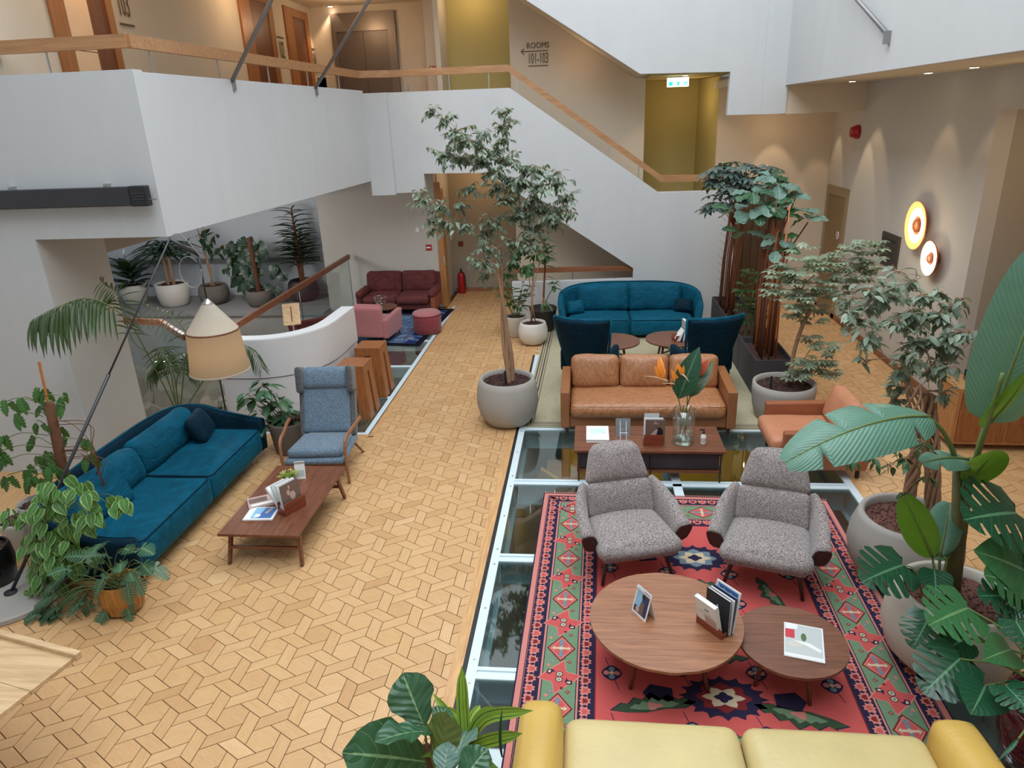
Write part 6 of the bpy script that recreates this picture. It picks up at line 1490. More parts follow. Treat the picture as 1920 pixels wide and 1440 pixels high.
t = thing('rubber_plant', 'dark stemmed rubber plant in a charcoal plastic pot beside the rear teal sofa', 'potted plant', lo)
pot(t, [(.19, 0), (.20, .02), (.265, .42), (.275, .43), (.275, .47)], 'potdark', .43, .25, rim=.015)
MB().tube(bez([(.0, 0, .42), (.03, 0, .9), (.06, .0, 1.35), (.05, 0, 1.75)], 5), .018, 8).build('trunk', 'barkdk', t, smooth=True); MB().tube(bez([(.01, 0, .5), (.14, -.05, .75), (.24, -.08, .95)], 5), .008, 6).build('branch', 'barkdk', t, smooth=True)
for (px_, pz, n_, r_) in ((.06, 1.38, 16, .24), (.05, 1.72, 16, .22), (.22, .95, 10, .18), (.10, 1.55, 10, .22)):
    for q in range(n_):
        an = q*2.4; leaf(t, 'narrow' if q % 2 else 'ovate2', 'lf_mid', frame((px_, 0, pz+.02*q-.1), (math.cos(an), math.sin(an), RP.uniform(-.3, .6)), (0, 0, 1), RP.uniform(.8, 1.2)*r_))
# --- 3. black planters with bamboo poles and tall fiddle figs
pbx = []
for k, (y0, y1) in enumerate(((10.02, 11.17), (11.20, 12.35), (12.38, 13.9))):
    x0, x1 = 2.43, 2.96
    nm = ('nearest', 'middle', 'farthest')[k]
    t = thing('planter_box', '%s of three tall black planter boxes, %s' % (nm, ('full of brown canes, nearest the round grey pot', 'holding low green bushes', 'against the white wall by the rear teal sofa')[k]), 'planter', ((x0+x1)/2, (y0+y1)/2, 0), 0, 'row of black planters')
    w_, l_ = (x1-x0)/2, (y1-y0)/2
    MB().box(-w_, w_, -l_, -l_+.02, 0, .57).box(-w_, w_, l_-.02, l_, 0, .57).box(-w_, -w_+.02, -l_+.02, l_-.02, 0, .57).box(w_-.02, w_, -l_+.02, l_-.02, 0, .57).build('box', 'planter', t)
    MB().box(-w_+.02, w_-.02, -l_+.02, l_-.02, .02, .48).build('soil', 'soil', t)
    pbx.append(t)
t = pbx[0]; rp = random.Random(8)
for k in range(34):
    x, y = rp.uniform(-.12, .14), rp.uniform(-.42, .5); h = rp.uniform(1.65, 2.35); j = rp.uniform(-.06, .06)
    MB().tube([(x, y, .45), (x+j*.5, y+j, .45+h*.5), (x+j+.05, y, .45+h)], [.013, .012, .009], 6).build('cane', 'barkdk' if k % 3 else 'bamboo', t, smooth=True)
t = pbx[2]
for k in range(26):
    x, y = rp.uniform(-.24, -.02), rp.uniform(-.5, .45); h = rp.uniform(1.7, 2.25)
    MB().tube([(x, y, .45), (x+.02, y, .45+h*.5), (x+.1, y, .45+h)], [.012, .011, .009], 6).build('cane', 'barkdk', t, smooth=True)
for k in range(12): MB().tube([(-.255, -.5, .75+k*.14), (-.255, .45, .75+k*.14)], .003, 4).build('trellis_wire', 'black', t)
def bush(t, pts, key, mat, n, s, nm='leaf', up=.4, o=(0, 0, 0)):
    for (x, y, z, r) in pts:
        for q in range(n):
            d = Vector((RP.uniform(-1, 1), RP.uniform(-1, 1), RP.uniform(-.3, .9))).normalized(); p = Vector((x-o[0], y-o[1], z-o[2]))+d*r*RP.uniform(.2, 1)
            leaf(t, key, mat, frame(p, (d.x, d.y, d.z*.3-.15+up*.2), (0, 0, 1), s*RP.uniform(.75, 1.2)), nm)
t = pbx[1]; l1 = tuple(t.location)
bush(t, [(2.69,11.60,0.73,0.175),(2.59,11.60,0.96,0.157),(2.81,11.60,0.87,0.140),(2.53,11.60,1.27,0.138),(2.65,11.60,1.49,0.120),(2.75,11.60,1.09,0.156)], 'palm7', 'lf_mid', 12, .20, o=l1)
for k in range(9): MB().tube([(RP.uniform(-.12, .12), RP.uniform(-.4, .4), .45), (RP.uniform(-.1, .1), RP.uniform(-.3, .3), 1.1)], .008, 5).build('stem', 'barkgreen', t)
# crown above: fiddle leaf fig (near box) and umbrella tree (far box)
lo = (2.70, 10.95, .48)
t = thing('fiddle_leaf_fig', 'tall fiddle leaf fig rising above the black planters', 'tree', lo)
MB().tube(bez([(0, 0, 0), (.03, 0, .9), (-.05, 0, 1.6), (.05, 0, 2.25)], 6), .018, 8).build('trunk', 'barkdk', t, smooth=True)
for k, (tp_, r_) in enumerate((((.45, -.25, 1.95), .011), ((-.25, .1, 2.3), .011), ((.15, -.3, 1.35), .010), ((.35, .1, 2.3), .010), ((-.1, -.3, 2.0), .009))):
    MB().tube(bez([(0, 0, .9), (tp_[0]*.5, tp_[1]*.5, tp_[2]*.75), tp_], 5), r_, 6).build('branch', 'barkdk', t, smooth=True)
for (c, n_, s_) in (((2.335,10.700,2.875), 7, .30), ((2.533,10.600,2.696), 7, .32), ((2.743,10.900,2.956), 8, .30), ((2.848,10.800,2.762), 6, .30), ((2.994,10.600,2.610), 6, .26), ((3.064,10.500,2.511), 5, .24), ((2.151,10.800,2.607), 5, .32), ((2.703,10.400,2.237), 6, .24), ((2.640,10.300,2.105), 3, .26), ((2.266,10.700,2.312), 3, .30), ((2.646,11.000,3.062), 5, .24), ((2.447,10.600,2.587), 5, .3)):
    for q in range(n_):
        an = q*2.4+c[0]*7; p = Vector(P_(lo, c))+Vector((math.cos(an), math.sin(an), 0))*.03
        leaf(t, 'fiddle', 'lf_fiddle2' if q % 3 else 'lf_fiddle', frame(p, (math.cos(an), math.sin(an), RP.uniform(-.5, .5)), (0, -.3, 1), s_*RP.uniform(.8, 1.15)))
lo = (2.55, 13.0, .48)
t = thing('umbrella_tree', 'umbrella tree with drooping narrow leaves above the farthest black planter', 'tree', lo)
MB().tube(bez([(0, 0, 0), (.0, 0, 1.0), (.02, 0, 1.9), (.0, 0, 2.2)], 6), .02, 8).build('trunk', 'barkdk', t, smooth=True)
for (x, y, z, r) in [(2.21,12.40,3.07,0.123),(2.42,12.40,3.13,0.140),(2.59,12.40,3.06,0.122),(2.28,12.40,2.84,0.141),(2.50,12.40,2.87,0.158),(2.15,12.40,2.61,0.107),(2.12,12.40,2.47,0.089),(2.38,12.40,2.64,0.142),(2.76,12.40,3.07,0.122),(2.93,12.40,3.03,0.104),(2.22,12.40,2.97,0.123),(2.65,12.40,2.83,0.141),(2.82,12.40,2.88,0.123),(2.07,12.40,3.01,0.088),(2.53,12.40,2.70,0.124),(2.34,12.40,3.00,0.123)]:
    p0 = Vector(P_(lo, (x, y, z))); MB().tube([(0, 0, 1.6), tuple(p0*.6+Vector((0, 0, .75))), tuple(p0)], .006, 5).build('branch', 'barkdk', t)
    for q in range(8):
        d = rv().normalized(); leaf(t, 'palm7', 'lf_umb', frame(p0+d*r*.9, (d.x, d.y, -.25), (0, 0, 1), RP.uniform(.26, .38)))
# --- 4. schefflera
lo = (2.66, 9.32, 0)
t = thing('schefflera', 'leaning variegated schefflera in a wide grey pot behind the cognac armchair', 'potted tree', lo)
pot(t, [(.30, 0), (.36, .03), (.40, .2), (.415, .40), (.41, .50)], 'concrete', .44, .36, 'soil', rim=.04)
T0 = Vector((2.709,9.420,0.495)); trunk = [tuple(Vector(v)-Vector(lo)) for v in (tuple(T0), (2.756,9.420,0.666), (2.776,9.400,0.976), (2.852,9.400,1.309), (2.922,9.400,1.476))]
trunk[0] = (trunk[0][0], trunk[0][1], .43)
MB().tube(bez(trunk, 4), .028, 8).build('trunk', 'bark', t, smooth=True)
MB().tube([(-.2, -.1, .44), (-.2, -.1, .62)], .014, 8).build('water_gauge', 'black', t)
nodes = [(Vector(lo)+Vector(trunk[-1]), .016), (Vector(lo)+Vector(trunk[0])+Vector((.1, 0, .1)), .008)]
bm = MB()
for (x, y, z, r) in [(2.58,9.35,1.99,0.096),(2.71,9.35,2.07,0.103),(2.47,9.35,1.93,0.083),(2.64,9.35,1.81,0.090),(2.80,9.35,2.17,0.089),(2.97,9.35,2.12,0.095),(3.11,9.35,2.03,0.102),(2.89,9.35,1.96,0.103),(2.73,9.35,1.93,0.096),(3.03,9.35,1.86,0.089),(3.17,9.35,2.20,0.081),(3.29,9.35,2.26,0.088),(3.41,9.35,2.31,0.081),(3.49,9.35,2.36,0.067),(3.37,9.35,2.06,0.088),(3.28,9.35,1.96,0.089),(3.49,9.35,2.12,0.081),(2.95,9.35,1.73,0.083),(2.41,9.35,1.76,0.063),(2.70,9.35,1.65,0.076),(3.12,9.35,1.68,0.076),(3.63,9.35,2.05,0.068),(3.45,9.35,1.92,0.082),(3.01,9.35,1.47,0.077),(2.76,9.35,1.43,0.056),(3.00,9.35,1.36,0.063),(2.81,9.35,1.75,0.083),(3.24,9.35,1.75,0.083),(3.02,9.35,1.07,0.064),(3.13,9.35,0.99,0.057),(2.84,9.35,0.83,0.064),(2.99,9.35,0.69,0.065),(3.12,9.35,0.77,0.064),(3.24,9.35,0.64,0.057),(2.79,9.35,0.61,0.058)]:
    c = Vector((x, y+RP.uniform(-.25, .25), z)); nb, nr = min(nodes, key=lambda n_: (n_[0]-c).length+max(0, n_[0].z-c.z)*1.0)
    bm.tube(bez([nb-Vector(lo), nb.lerp(c, .5)-Vector(lo)+Vector((0, 0, .03)), c-Vector(lo)], 4), [max(.004, nr*.7)]*9, 5); nodes.append((nb.lerp(c, .5), max(.005, nr*.8))); nodes.append((c, max(.004, nr*.6)))
    for q in range(10):
        d = rv().normalized(); leaf(t, 'palm9' if q % 2 else 'palm7', 'lf_schef', frame(c-Vector(lo)+d*r*1.2, (d.x, d.y, .1), (d.x*.4, d.y*.4, 1), RP.uniform(.17, .24)))
stuff(bm.build('branches', 'bark', t, smooth=True))
# --- 5. second weeping fig, right of the armchairs
lo = (2.78, 5.66, 0)
t = thing('weeping_fig', 'bushy weeping fig with braided trunks in a large grey egg shaped pot', 'potted tree', lo)
pot(t, [(.22, 0), (.33, .04), (.43, .18), (.465, .34), (.45, .48), (.41, .60), (.395, .64)], 'concrete', .57, .345, 'clay', rim=.045)
def braid(t, a, b, n, r, R0, mat):
    a, b = Vector(a), Vector(b)
    for k in range(n):
        ph = 2*PI*k/n; pts = []
        for i in range(15):
            f = i/14; c = a.lerp(b, f); an = ph+f*5.0; rr_ = R0*(1.0+.25*math.sin(f*9+ph)); pts.append((c.x+math.cos(an)*rr_, c.y+math.sin(an)*rr_, c.z))
        MB().tube(bez(pts, 2), r, 6).build('trunk', mat, t, smooth=True)
b0 = P_(lo, (2.720,5.620,0.560)); b1 = P_(lo, (2.727,5.620,1.303)); c0 = P_(lo, (3.072,5.850,0.425)); c1 = P_(lo, (2.847,5.850,1.689))
braid(t, (b0[0], b0[1], .55), b1, 5, .022, .032, 'bark'); braid(t, (c0[0], c0[1], .55), c1, 7, .017, .05, 'bark')
braid(t, b1, P_(lo, (2.643,5.700,1.841)), 6, .010, .05, 'bark')
base = [Vector((2.658,5.700,1.748)), Vector((2.771,5.800,1.898)), Vector((2.735,5.650,1.387))]
grow(t, [tuple(v) for v in base], [(2.09,5.85,2.52,0.095),(2.23,5.85,2.61,0.103),(2.16,5.85,2.39,0.104),(2.32,5.85,2.43,0.121),(2.21,5.85,2.24,0.088),(2.36,5.85,2.54,0.112),(2.51,5.85,2.55,0.120),(2.44,5.85,2.39,0.104),(2.58,5.85,2.34,0.121),(2.36,5.85,2.16,0.088),(2.53,5.85,2.11,0.105),(2.69,5.85,2.16,0.122),(2.74,5.85,2.34,0.121),(2.85,5.85,2.40,0.120),(2.97,5.85,2.42,0.094),(2.98,5.85,2.28,0.104),(2.83,5.85,2.20,0.122),(2.79,5.85,2.02,0.123),(2.92,5.85,2.11,0.105),(2.73,5.85,1.88,0.124),(2.88,5.85,1.88,0.115),(2.67,5.85,1.71,0.099),(2.56,5.85,1.88,0.089),(2.99,5.85,2.07,0.079),(2.49,5.85,2.69,0.076),(2.27,5.85,2.02,0.062),(2.69,5.85,2.52,0.094),(2.83,5.85,2.54,0.085),(2.96,5.85,2.51,0.068),(2.37,5.85,2.78,0.059),(2.56,5.85,2.43,0.103),(2.07,5.85,2.44,0.070),(2.92,5.85,1.74,0.071),(2.65,5.85,1.59,0.081)],
     'bark', 'ovate', 'lf_ficus', .095, 150, lo, r0=.012, droop=.4, tw=9, seed=9, rs=1.2, depthj=.22)
grow(t, [tuple(Vector((2.741,5.600,1.215)))], [(2.25,5.50,1.33,0.070),(2.35,5.50,1.26,0.079),(2.43,5.50,1.38,0.078),(2.55,5.50,1.31,0.096),(2.65,5.50,1.46,0.086),(2.18,5.50,1.26,0.044),(2.46,5.50,1.22,0.061),(2.82,5.50,1.07,0.053),(2.65,5.50,0.92,0.036),(2.52,5.50,1.55,0.077),(2.63,5.50,1.64,0.077)], 'bark', 'ovate', 'lf_mid', .085, 90, lo, r0=.007, droop=.6, tw=6, seed=12, depthj=.12, name='lower_foliage')
# --- 6. giant bird of paradise
lo = (2.68, 4.58, 0)
t = thing('giant_bird_of_paradise', 'giant banana leaved bird of paradise in a cream egg shaped pot at right', 'potted plant', lo)
pot(t, [(.20, 0), (.30, .03), (.42, .16), (.465, .32), (.45, .46), (.41, .58), (.39, .65)], 'potcream', .57, .345, 'clay', rim=.04)
S0 = P_(lo, (2.676,4.620,0.616)); S0 = (S0[0], S0[1], .55)
for k, (q, r_) in enumerate((((2.513,4.620,1.705), .034), ((2.594,4.600,1.716), .030), ((2.608,4.660,1.604), .028))):
    e = P_(lo, q); MB().tube([(S0[0]+(k-1)*.02, S0[1]+.01*k, .55), (S0[0]*.6+e[0]*.4, S0[1], S0[2]*.5+e[2]*.5), e], [r_*1.5, r_*1.15, r_*.8], 10).build('stalk', 'stalk', t, smooth=True)
def stem(t, pts, r0, r1, mat='barkgreen', name='stem', n=6):
    b = bez([P_(lo, p) for p in pts], n); return MB().tube(b, [r0+(r1-r0)*i/(len(b)-1) for i in range(len(b))], 8).build(name, mat, t, smooth=True)
stem(t, ((2.559,4.620,1.542), (2.445,4.550,1.779), (2.286,4.450,2.000), (2.159,4.400,2.108)), .020, .012)
stem(t, ((2.635,4.620,1.543), (2.655,4.650,1.813), (2.695,4.700,1.949), (2.728,4.750,2.124)), .024, .014)
stem(t, ((2.633,4.660,1.521), (2.587,4.500,1.999), (2.556,4.400,2.404)), .018, .012)
def paddle(t, a, b, sag, wid, mat, nrm, key_n=30, tears=(), lift=0.0, shp=.5):
    """big ribbed blade from a to b, arching by sag; wid = half width"""
    a, b = Vector(P_(lo, a)), Vector(P_(lo, b)); d = b-a; L = d.length; up = Vector(nrm).normalized(); x = d.cross(up).normalized(); z = x.cross(d).normalized()
    for side in (-1, 1):
        vs, fs, uv = [], [], []; cols = 7
        for i in range(key_n+1):
            u = i/key_n; w = wid*(math.sin(PI*(.03+.95*u)**.85)**shp); c = a+d*u+z*(sag*4*u*(1-u))
            if any(abs(u-tu) < .5/key_n and s_ == side for tu, s_ in tears): w *= .35
            for j in range(cols):
                s = j/(cols-1); rib = .006*math.sin(u*key_n*PI)*s*L; fold = (.20*s-.42*s*s)*w+lift*s*w
                p = c+x*(side*s*w)+z*(fold)+z*rib+d.normalized()*(.22*s*w); vs.append(tuple(p)); uv.append((.5+side*.5*s, u))
        for i in range(key_n):
            for j in range(cols-1): q = i*cols+j; f = (q, q+1, q+cols+1, q+cols); fs.append(f if side > 0 else tuple(reversed(f)))
        MB().add(vs, fs, uv).build('leaf', mat, t, smooth=True)
    pts = [tuple(a+d*(i/12)+z*(sag*4*(i/12)*(1-i/12)+.004)) for i in range(13)]
    MB().tube(pts, [.010-.0007*i for i in range(13)], 6).build('midrib', 'barkgreen', t, smooth=True)
paddle(t, (2.192,4.420,2.099), (1.211,4.050,1.947), .13, .21, 'lf_strel', (-.1, -.5, 1), 34, ((.62, 1), (.35, 1), (.80, -1), (.18, -1)))
paddle(t, (2.724,4.700,1.941), (2.754,4.500,3.140), .02, .24, 'lf_strel', (-.35, -1, .25), 34, ((.25, -1), (.55, 1)), shp=.3)
paddle(t, (2.620,4.600,1.533), (2.602,4.350,1.899), .02, .12, 'lf_strelg', (0, -.3, 1), 14, ((.4, 1),))
paddle(t, (2.572,4.600,1.708), (2.179,4.400,1.781), .03, .10, 'lf_strel', (0, -.4, 1), 14, ((.3, 1), (.55, 1), (.7, -1)))
paddle(t, (2.628,4.600,1.954), (2.664,4.350,2.422), .02, .10, 'lf_strelg', (.3, -1, .6), 14)
paddle(t, (2.416,4.500,0.991), (2.131,4.450,1.497), .02, .115, 'lf_strelg', (-.3, -1, .5), 16)
paddle(t, (2.461,4.500,1.014), (2.556,4.700,1.319), .02, .12, 'lf_strel', (-.1, -1, .9), 16)
paddle(t, (2.503,4.480,0.985), (2.395,4.900,1.048), .02, .09, 'lf_mid', (0, -1, .9), 12)
for q in ((2.416,4.500,0.991), (2.461,4.500,1.014), (2.503,4.480,0.985)): MB().tube([(S0[0]-.1, S0[1]-.02, .55), P_(lo, q)], [.014, .008], 6).build('stem', 'barkgreen', t, smooth=True)
lo6 = lo
# --- 7. monstera leaves around it (own pot, oxblood red)
lo = (2.90, 3.62, 0)
t = thing('monstera', 'glossy monstera with split leaves in an oxblood red glazed pot, bottom right', 'potted plant', lo)
pot(t, [(.22, 0), (.27, .03), (.33, .25), (.345, .45), (.33, .52)], 'potred', .46, .30, 'soil', rim=.03)
def mleaf(t, base, tip, wmul=1.0, key='mons', mat='lf_mons', nrm=(-.1, -.6, 1), st=None, r=.006):
    b, e = Vector(P_(lo, base)), Vector(P_(lo, tip)); d = e-b
    leaf(t, key, mat, frame(b, d, nrm, d.length, wmul))
    s = Vector(P_(lo, st)) if st else Vector((RP.uniform(-.05, .05), RP.uniform(-.05, .05), .46))
    pts = bez([s, s.lerp(b, .55)+Vector((0, 0, .12)), b], 6); MB().tube(pts, [r+.003-.003*i/(len(pts)-1) for i in range(len(pts))], 6).build('stem', 'barkgreen', t, smooth=True)
Yb = 3.9
mleaf(t, (2.294,3.750,0.762), (2.019,3.550,0.686), 1.15)
mleaf(t, (2.381,3.600,0.700), (2.224,3.400,0.706), 1.3, 'mons_whole')
mleaf(t, (2.229,4.050,0.827), (2.088,3.900,0.703), 1.2)
mleaf(t, (2.424,4.000,0.951), (2.125,3.800,1.009), 1.2, 'mons', 'lf_monsl')
mleaf(t, (2.456,4.000,0.721), (2.235,3.850,0.725), 1.0, 'mons_whole')
mleaf(t, (2.540,3.700,0.888), (2.311,3.500,1.025), 1.0, 'heart', 'lf_monsl')
mleaf(t, (2.525,3.700,1.095), (2.506,3.500,1.091), 1.2)
mleaf(t, (2.421,3.500,0.798), (2.452,3.300,0.821), 1.2)
mleaf(t, (2.353,3.200,0.708), (2.226,3.100,0.674), .6, 'narrow')
lo = lo6; t2 = [o_ for o_ in bpy.data.objects if o_.name == 'giant_bird_of_paradise'][0]
lo = (2.98, 4.25, 0)
t = thing('monstera', 'taller monstera climbing behind the cream pot at the right edge', 'plant', lo)
MB().tube(bez([(0, 0, 0), (.02, 0, .5), (.05, 0, .9), (.12, .05, 1.25)], 5), .018, 8).build('stalk', 'barkgreen', t, smooth=True)
s_ = (2.98, 4.25, .9); s2 = (3.0, 4.25, .6)
for a_, b_, w_, k_, m_ in (((2.829,4.400,1.418), (2.426,4.150,1.567), 1.2, 'mons', 'lf_mons'), ((2.871,4.200,1.087), (2.521,4.100,1.335), 1.1, 'mons_whole', 'lf_monsl'), ((2.808,4.100,1.054), (2.522,4.000,1.230), 1.1, 'mons', 'lf_monsl'), ((2.761,4.100,0.970), (2.482,3.950,1.114), .9, 'mons', 'lf_mons'), ((2.772,4.000,0.965), (2.581,3.900,0.873), .9, 'mons', 'lf_mons'), ((2.885,4.300,1.204), (2.879,4.100,1.098), 1.2, 'mons', 'lf_mons')):
    mleaf(t, a_, b_, w_, k_, m_, (-.1, -.7, 1), s2, .008)
lo = (2.34, 4.42, .56)
t = thing('monstera_cutting', 'small split leaf monstera at the left rim of the cream pot', 'plant', lo)
mleaf(t, (2.251,4.550,0.884), (1.921,4.350,0.917), 1.15, 'mons', 'lf_mons', (-.1, -.6, 1), (2.42, 4.46, .57), .004)
mleaf(t, (2.392,4.400,0.958), (2.338,4.200,0.886), 1.1, 'mons_whole', 'lf_mons', (-.1, -.6, 1), (2.46, 4.50, .57), .005)
# --- 8. foreground fiddle leaf and dracaena
lo = (-.78, 2.55, 0)
t = thing('fiddle_leaf_fig', 'fiddle leaf fig with big glossy leaves at the bottom centre', 'potted plant', lo)
pot(t, [(.16, 0), (.20, .03), (.22, .3), (.215, .34)], 'potdark', .30, .19)
MB().tube(bez([(0, 0, .3), (.02, 0, .7), (.0, .0, 1.15)], 5), .016, 8).build('trunk', 'barkdk', t, smooth=True)
for a_, b_, w_, m_, n_ in (((-0.802,2.620,1.194), (-0.926,2.720,1.408), 1.35, 'lf_fiddle', (-.1, -.8, .8)), ((-0.788,2.600,0.978), (-1.041,2.350,1.315), 1.0, 'lf_fiddle', (0, -.7, 1)), ((-0.750,2.580,1.206), (-0.935,2.400,1.416), .75, 'lf_fiddle', (.2, .3, .6)),
                           ((-0.738,2.500,1.043), (-0.648,2.600,1.360), .75, 'lf_fiddle', (.2, 1.0, -.4)), ((-0.633,2.450,1.109), (-0.640,2.800,1.096), .8, 'lf_fiddle2', (-.2, -.8, .6)), ((-0.674,2.400,1.114), (-0.664,2.500,1.230), 1.2, 'lf_fiddle2', (-.1, -.8, .9)), ((-0.600,2.400,1.086), (-0.476,2.500,1.200), 1.3, 'lf_fiddle', (.1, -.8, .9)), ((-0.754,2.600,1.208), (-0.706,2.750,1.220), 1.0, 'lf_fiddle', (.1, -.5, 1))):
    b, e = Vector(P_(lo, a_)), Vector(P_(lo, b_)); leaf(t, 'fiddle', m_, frame(b, e-b, n_, (e-b).length, w_)); MB().tube([(.0, 0, b.z*.85), tuple(b)], .006, 6).build('stem', 'barkgreen', t)
lo = (-.58, 2.75, 0)
t = thing('striped_dracaena', 'lime and green striped dracaena behind the foreground fiddle leaf fig', 'potted plant', lo)
pot(t, [(.11, 0), (.14, .02), (.16, .22), (.155, .25)], 'potdark', .22, .13)
C0 = Vector((-0.628,2.740,0.934)); MB().tube([(0, 0, .22), P_(lo, tuple(C0))], [.018, .014], 8).build('trunk', 'barkgreen', t, smooth=True)
def drac(mid, tip, w, fl=0):
    pts = bez([P_(lo, tuple(C0)), P_(lo, mid), P_(lo, tip)], 7); n_ = len(pts)
    for part, (s0, s1, mat) in enumerate(((-1, -.45, 'lf_dracy'), (-.45, .45, 'lf_drac'), (.45, 1, 'lf_dracy'))) if fl == 0 else (): pass
    mb = MB(); vs, uv, fs = [], [], []; cols = (-1, -.62, -.5, 0, .5, .62, 1)
    for i, p in enumerate(pts):
        u = i/(n_-1); ww = w*(.35+.65*math.sin(PI*min(1, .15+u*.75)))*(1 if u < .85 else (1-u)/.15*.9+.03); d = (pts[min(i+1, n_-1)]-pts[max(i-1, 0)]).normalized(); s = d.cross(Vector((0, -.75, .6))).normalized(); z = s.cross(d)
        for c in cols: vs.append(tuple(p+s*(c*ww)+z*(abs(c)*ww*.45))); uv.append((.5+.5*c, u))
    m = len(cols)
    for i in range(n_-1):
        for j in range(m-1):
            mb.c = 1 if j in (1, 4) else (0 if j in (0, 5) else 2); a = len(mb.v)
    fs0 = [(i*m+j, i*m+j+1, (i+1)*m+j+1, (i+1)*m+j) for i in range(n_-1) for j in range(m-1)]
    mb.add(vs, fs0, uv); mb.mi = [{0: 0, 5: 0, 1: 1, 4: 1, 2: 2, 3: 2}[k % (m-1)] for k in range(len(fs0))]
    mb.build('leaf', ['lf_dracy', 'lf_dark', 'lf_dracy'], t, smooth=True)
for mid, tip, w in (((-0.636,2.780,1.152), (-0.642,2.850,1.372), .034), ((-0.513,2.720,1.168), (-0.256,2.600,1.351), .036), ((-0.468,2.660,1.094), (-0.306,2.550,1.258), .034), ((-0.541,2.800,1.102), (-0.401,2.800,1.118), .03), ((-0.700,2.800,1.038), (-0.822,2.900,1.130), .028), ((-0.695,2.700,1.053), (-0.867,2.650,1.183), .028), ((-0.672,2.650,1.055), (-0.797,2.500,1.125), .026), ((-0.530,2.600,1.032), (-0.406,2.400,1.201), .028), ((-0.682,2.850,1.005), (-0.774,2.950,0.991), .025), ((-0.610,2.850,1.010), (-0.581,2.950,1.014), .025)):
    drac(mid, tip, w)
MB().add(*TP['strap_up']).build('leaf', 'lf_dark', t, smooth=True).matrix_local = frame(P_(lo, (-0.399,2.500,1.155)), Vector((-0.422,2.500,1.384))-Vector((-0.399,2.500,1.155)), (-.5, -1, .3), .24, .6)
# --- 9. philodendron in rough concrete pot behind the sofa end
lo = (-3.87, 8.12, 0)
t = thing('potted_philodendron', 'bushy green philodendron in a rough concrete pot behind the blue grey chair', 'potted plant', lo)
pot(t, [(.20, 0), (.215, .02), (.26, .40), (.265, .44)], 'concretedk', .40, .235, 'soil', rim=.025)
for (x, y, z, r) in [(-4.25,8.00,0.86,0.108),(-4.20,8.00,0.72,0.095),(-4.07,8.00,0.90,0.094),(-3.99,8.00,0.96,0.094),(-3.90,8.00,0.86,0.121),(-3.80,8.00,0.79,0.095),(-4.06,8.00,0.72,0.122),(-3.94,8.00,0.67,0.095),(-4.24,8.00,0.57,0.096),(-4.16,8.00,0.46,0.082),(-4.03,8.00,0.46,0.082),(-3.88,8.00,0.53,0.082),(-4.10,8.00,0.97,0.081),(-3.78,8.00,0.46,0.055),(-4.27,8.00,0.75,0.082),(-3.79,8.00,0.64,0.068)]:
    p0 = Vector(P_(lo, (x, y+RP.uniform(-.12, .12), z))); MB().tube(bez([(p0.x*.2, 0, .4), (p0.x*.5, p0.y*.5, p0.z*.75), tuple(p0)], 4), .005, 5).build('stem', 'barkgreen', t)
    for q in range(5):
        d = rv().normalized(); leaf(t, 'ovate2', 'lf_mid' if q % 2 else 'lf_xan', frame(p0+d*r*.5, (d.x, d.y, -.2), (0, 0, 1), RP.uniform(.14, .22), 1.2))
# --- 10. xanadu philodendron in ribbed ochre pot
lo = (-4.12, 4.86, 0)
t = thing('split_leaf_philodendron', 'split leaf philodendron spilling out of a ribbed ochre pot beside the sofa end', 'potted plant', lo)
n_ = 40; prof = [(.115, 0), (.155, .03), (.175, .14), (.17, .27), (.165, .31)]
vs = [(r*(1+.02*(1 if j % 2 else -1))*math.cos(2*PI*j/n_), r*(1+.02*(1 if j % 2 else -1))*math.sin(2*PI*j/n_), z) for r, z in prof+[(.15, .31), (.14, .25)] for j in range(n_)]
fs = [(i*n_+j, i*n_+(j+1) % n_, (i+1)*n_+(j+1) % n_, (i+1)*n_+j) for i in range(6) for j in range(n_)]+[tuple(reversed(range(n_)))]
MB().add(vs, fs).build('pot', 'potgold', t); MB().lathe([(.14, .255), (0, .26)], 24, caps=(False, False)).build('soil', 'soil', t)
xl = [(-4.08,4.85,0.77,0.037),(-3.69,4.85,0.75,0.046),(-3.83,4.85,0.53,0.042),(-3.71,4.85,0.59,0.037),(-4.18,4.85,0.58,0.042),(-4.27,4.85,0.48,0.056),(-4.47,4.85,0.51,0.051),(-4.55,4.85,0.40,0.052),(-4.65,4.85,0.31,0.047),(-4.41,4.85,0.38,0.056),(-4.47,4.85,0.23,0.057),(-4.56,4.85,0.17,0.057),(-4.54,4.85,0.06,0.058),(-4.71,4.85,0.02,0.058),(-4.81,4.85,-0.07,0.049),(-4.65,4.85,-0.06,0.048),(-4.84,4.85,-0.25,0.044),(-4.25,4.85,0.21,0.057),(-4.15,4.85,0.16,0.052),(-4.42,4.85,0.03,0.048),(-4.21,4.85,0.07,0.043),(-3.83,4.85,0.42,0.046),(-3.74,4.85,0.43,0.042),(-3.94,4.85,0.34,0.047),(-3.90,4.85,0.61,0.041),(-4.01,4.85,0.50,0.037),(-4.36,4.85,0.54,0.047),(-4.66,4.85,0.11,0.058),(-4.81,4.85,0.11,0.043),(-4.44,4.85,0.15,0.057),(-3.93,4.85,0.67,0.037),(-4.66,4.85,0.23,0.048),(-4.18,4.85,0.38,0.047),(-4.01,4.85,0.14,0.038)]
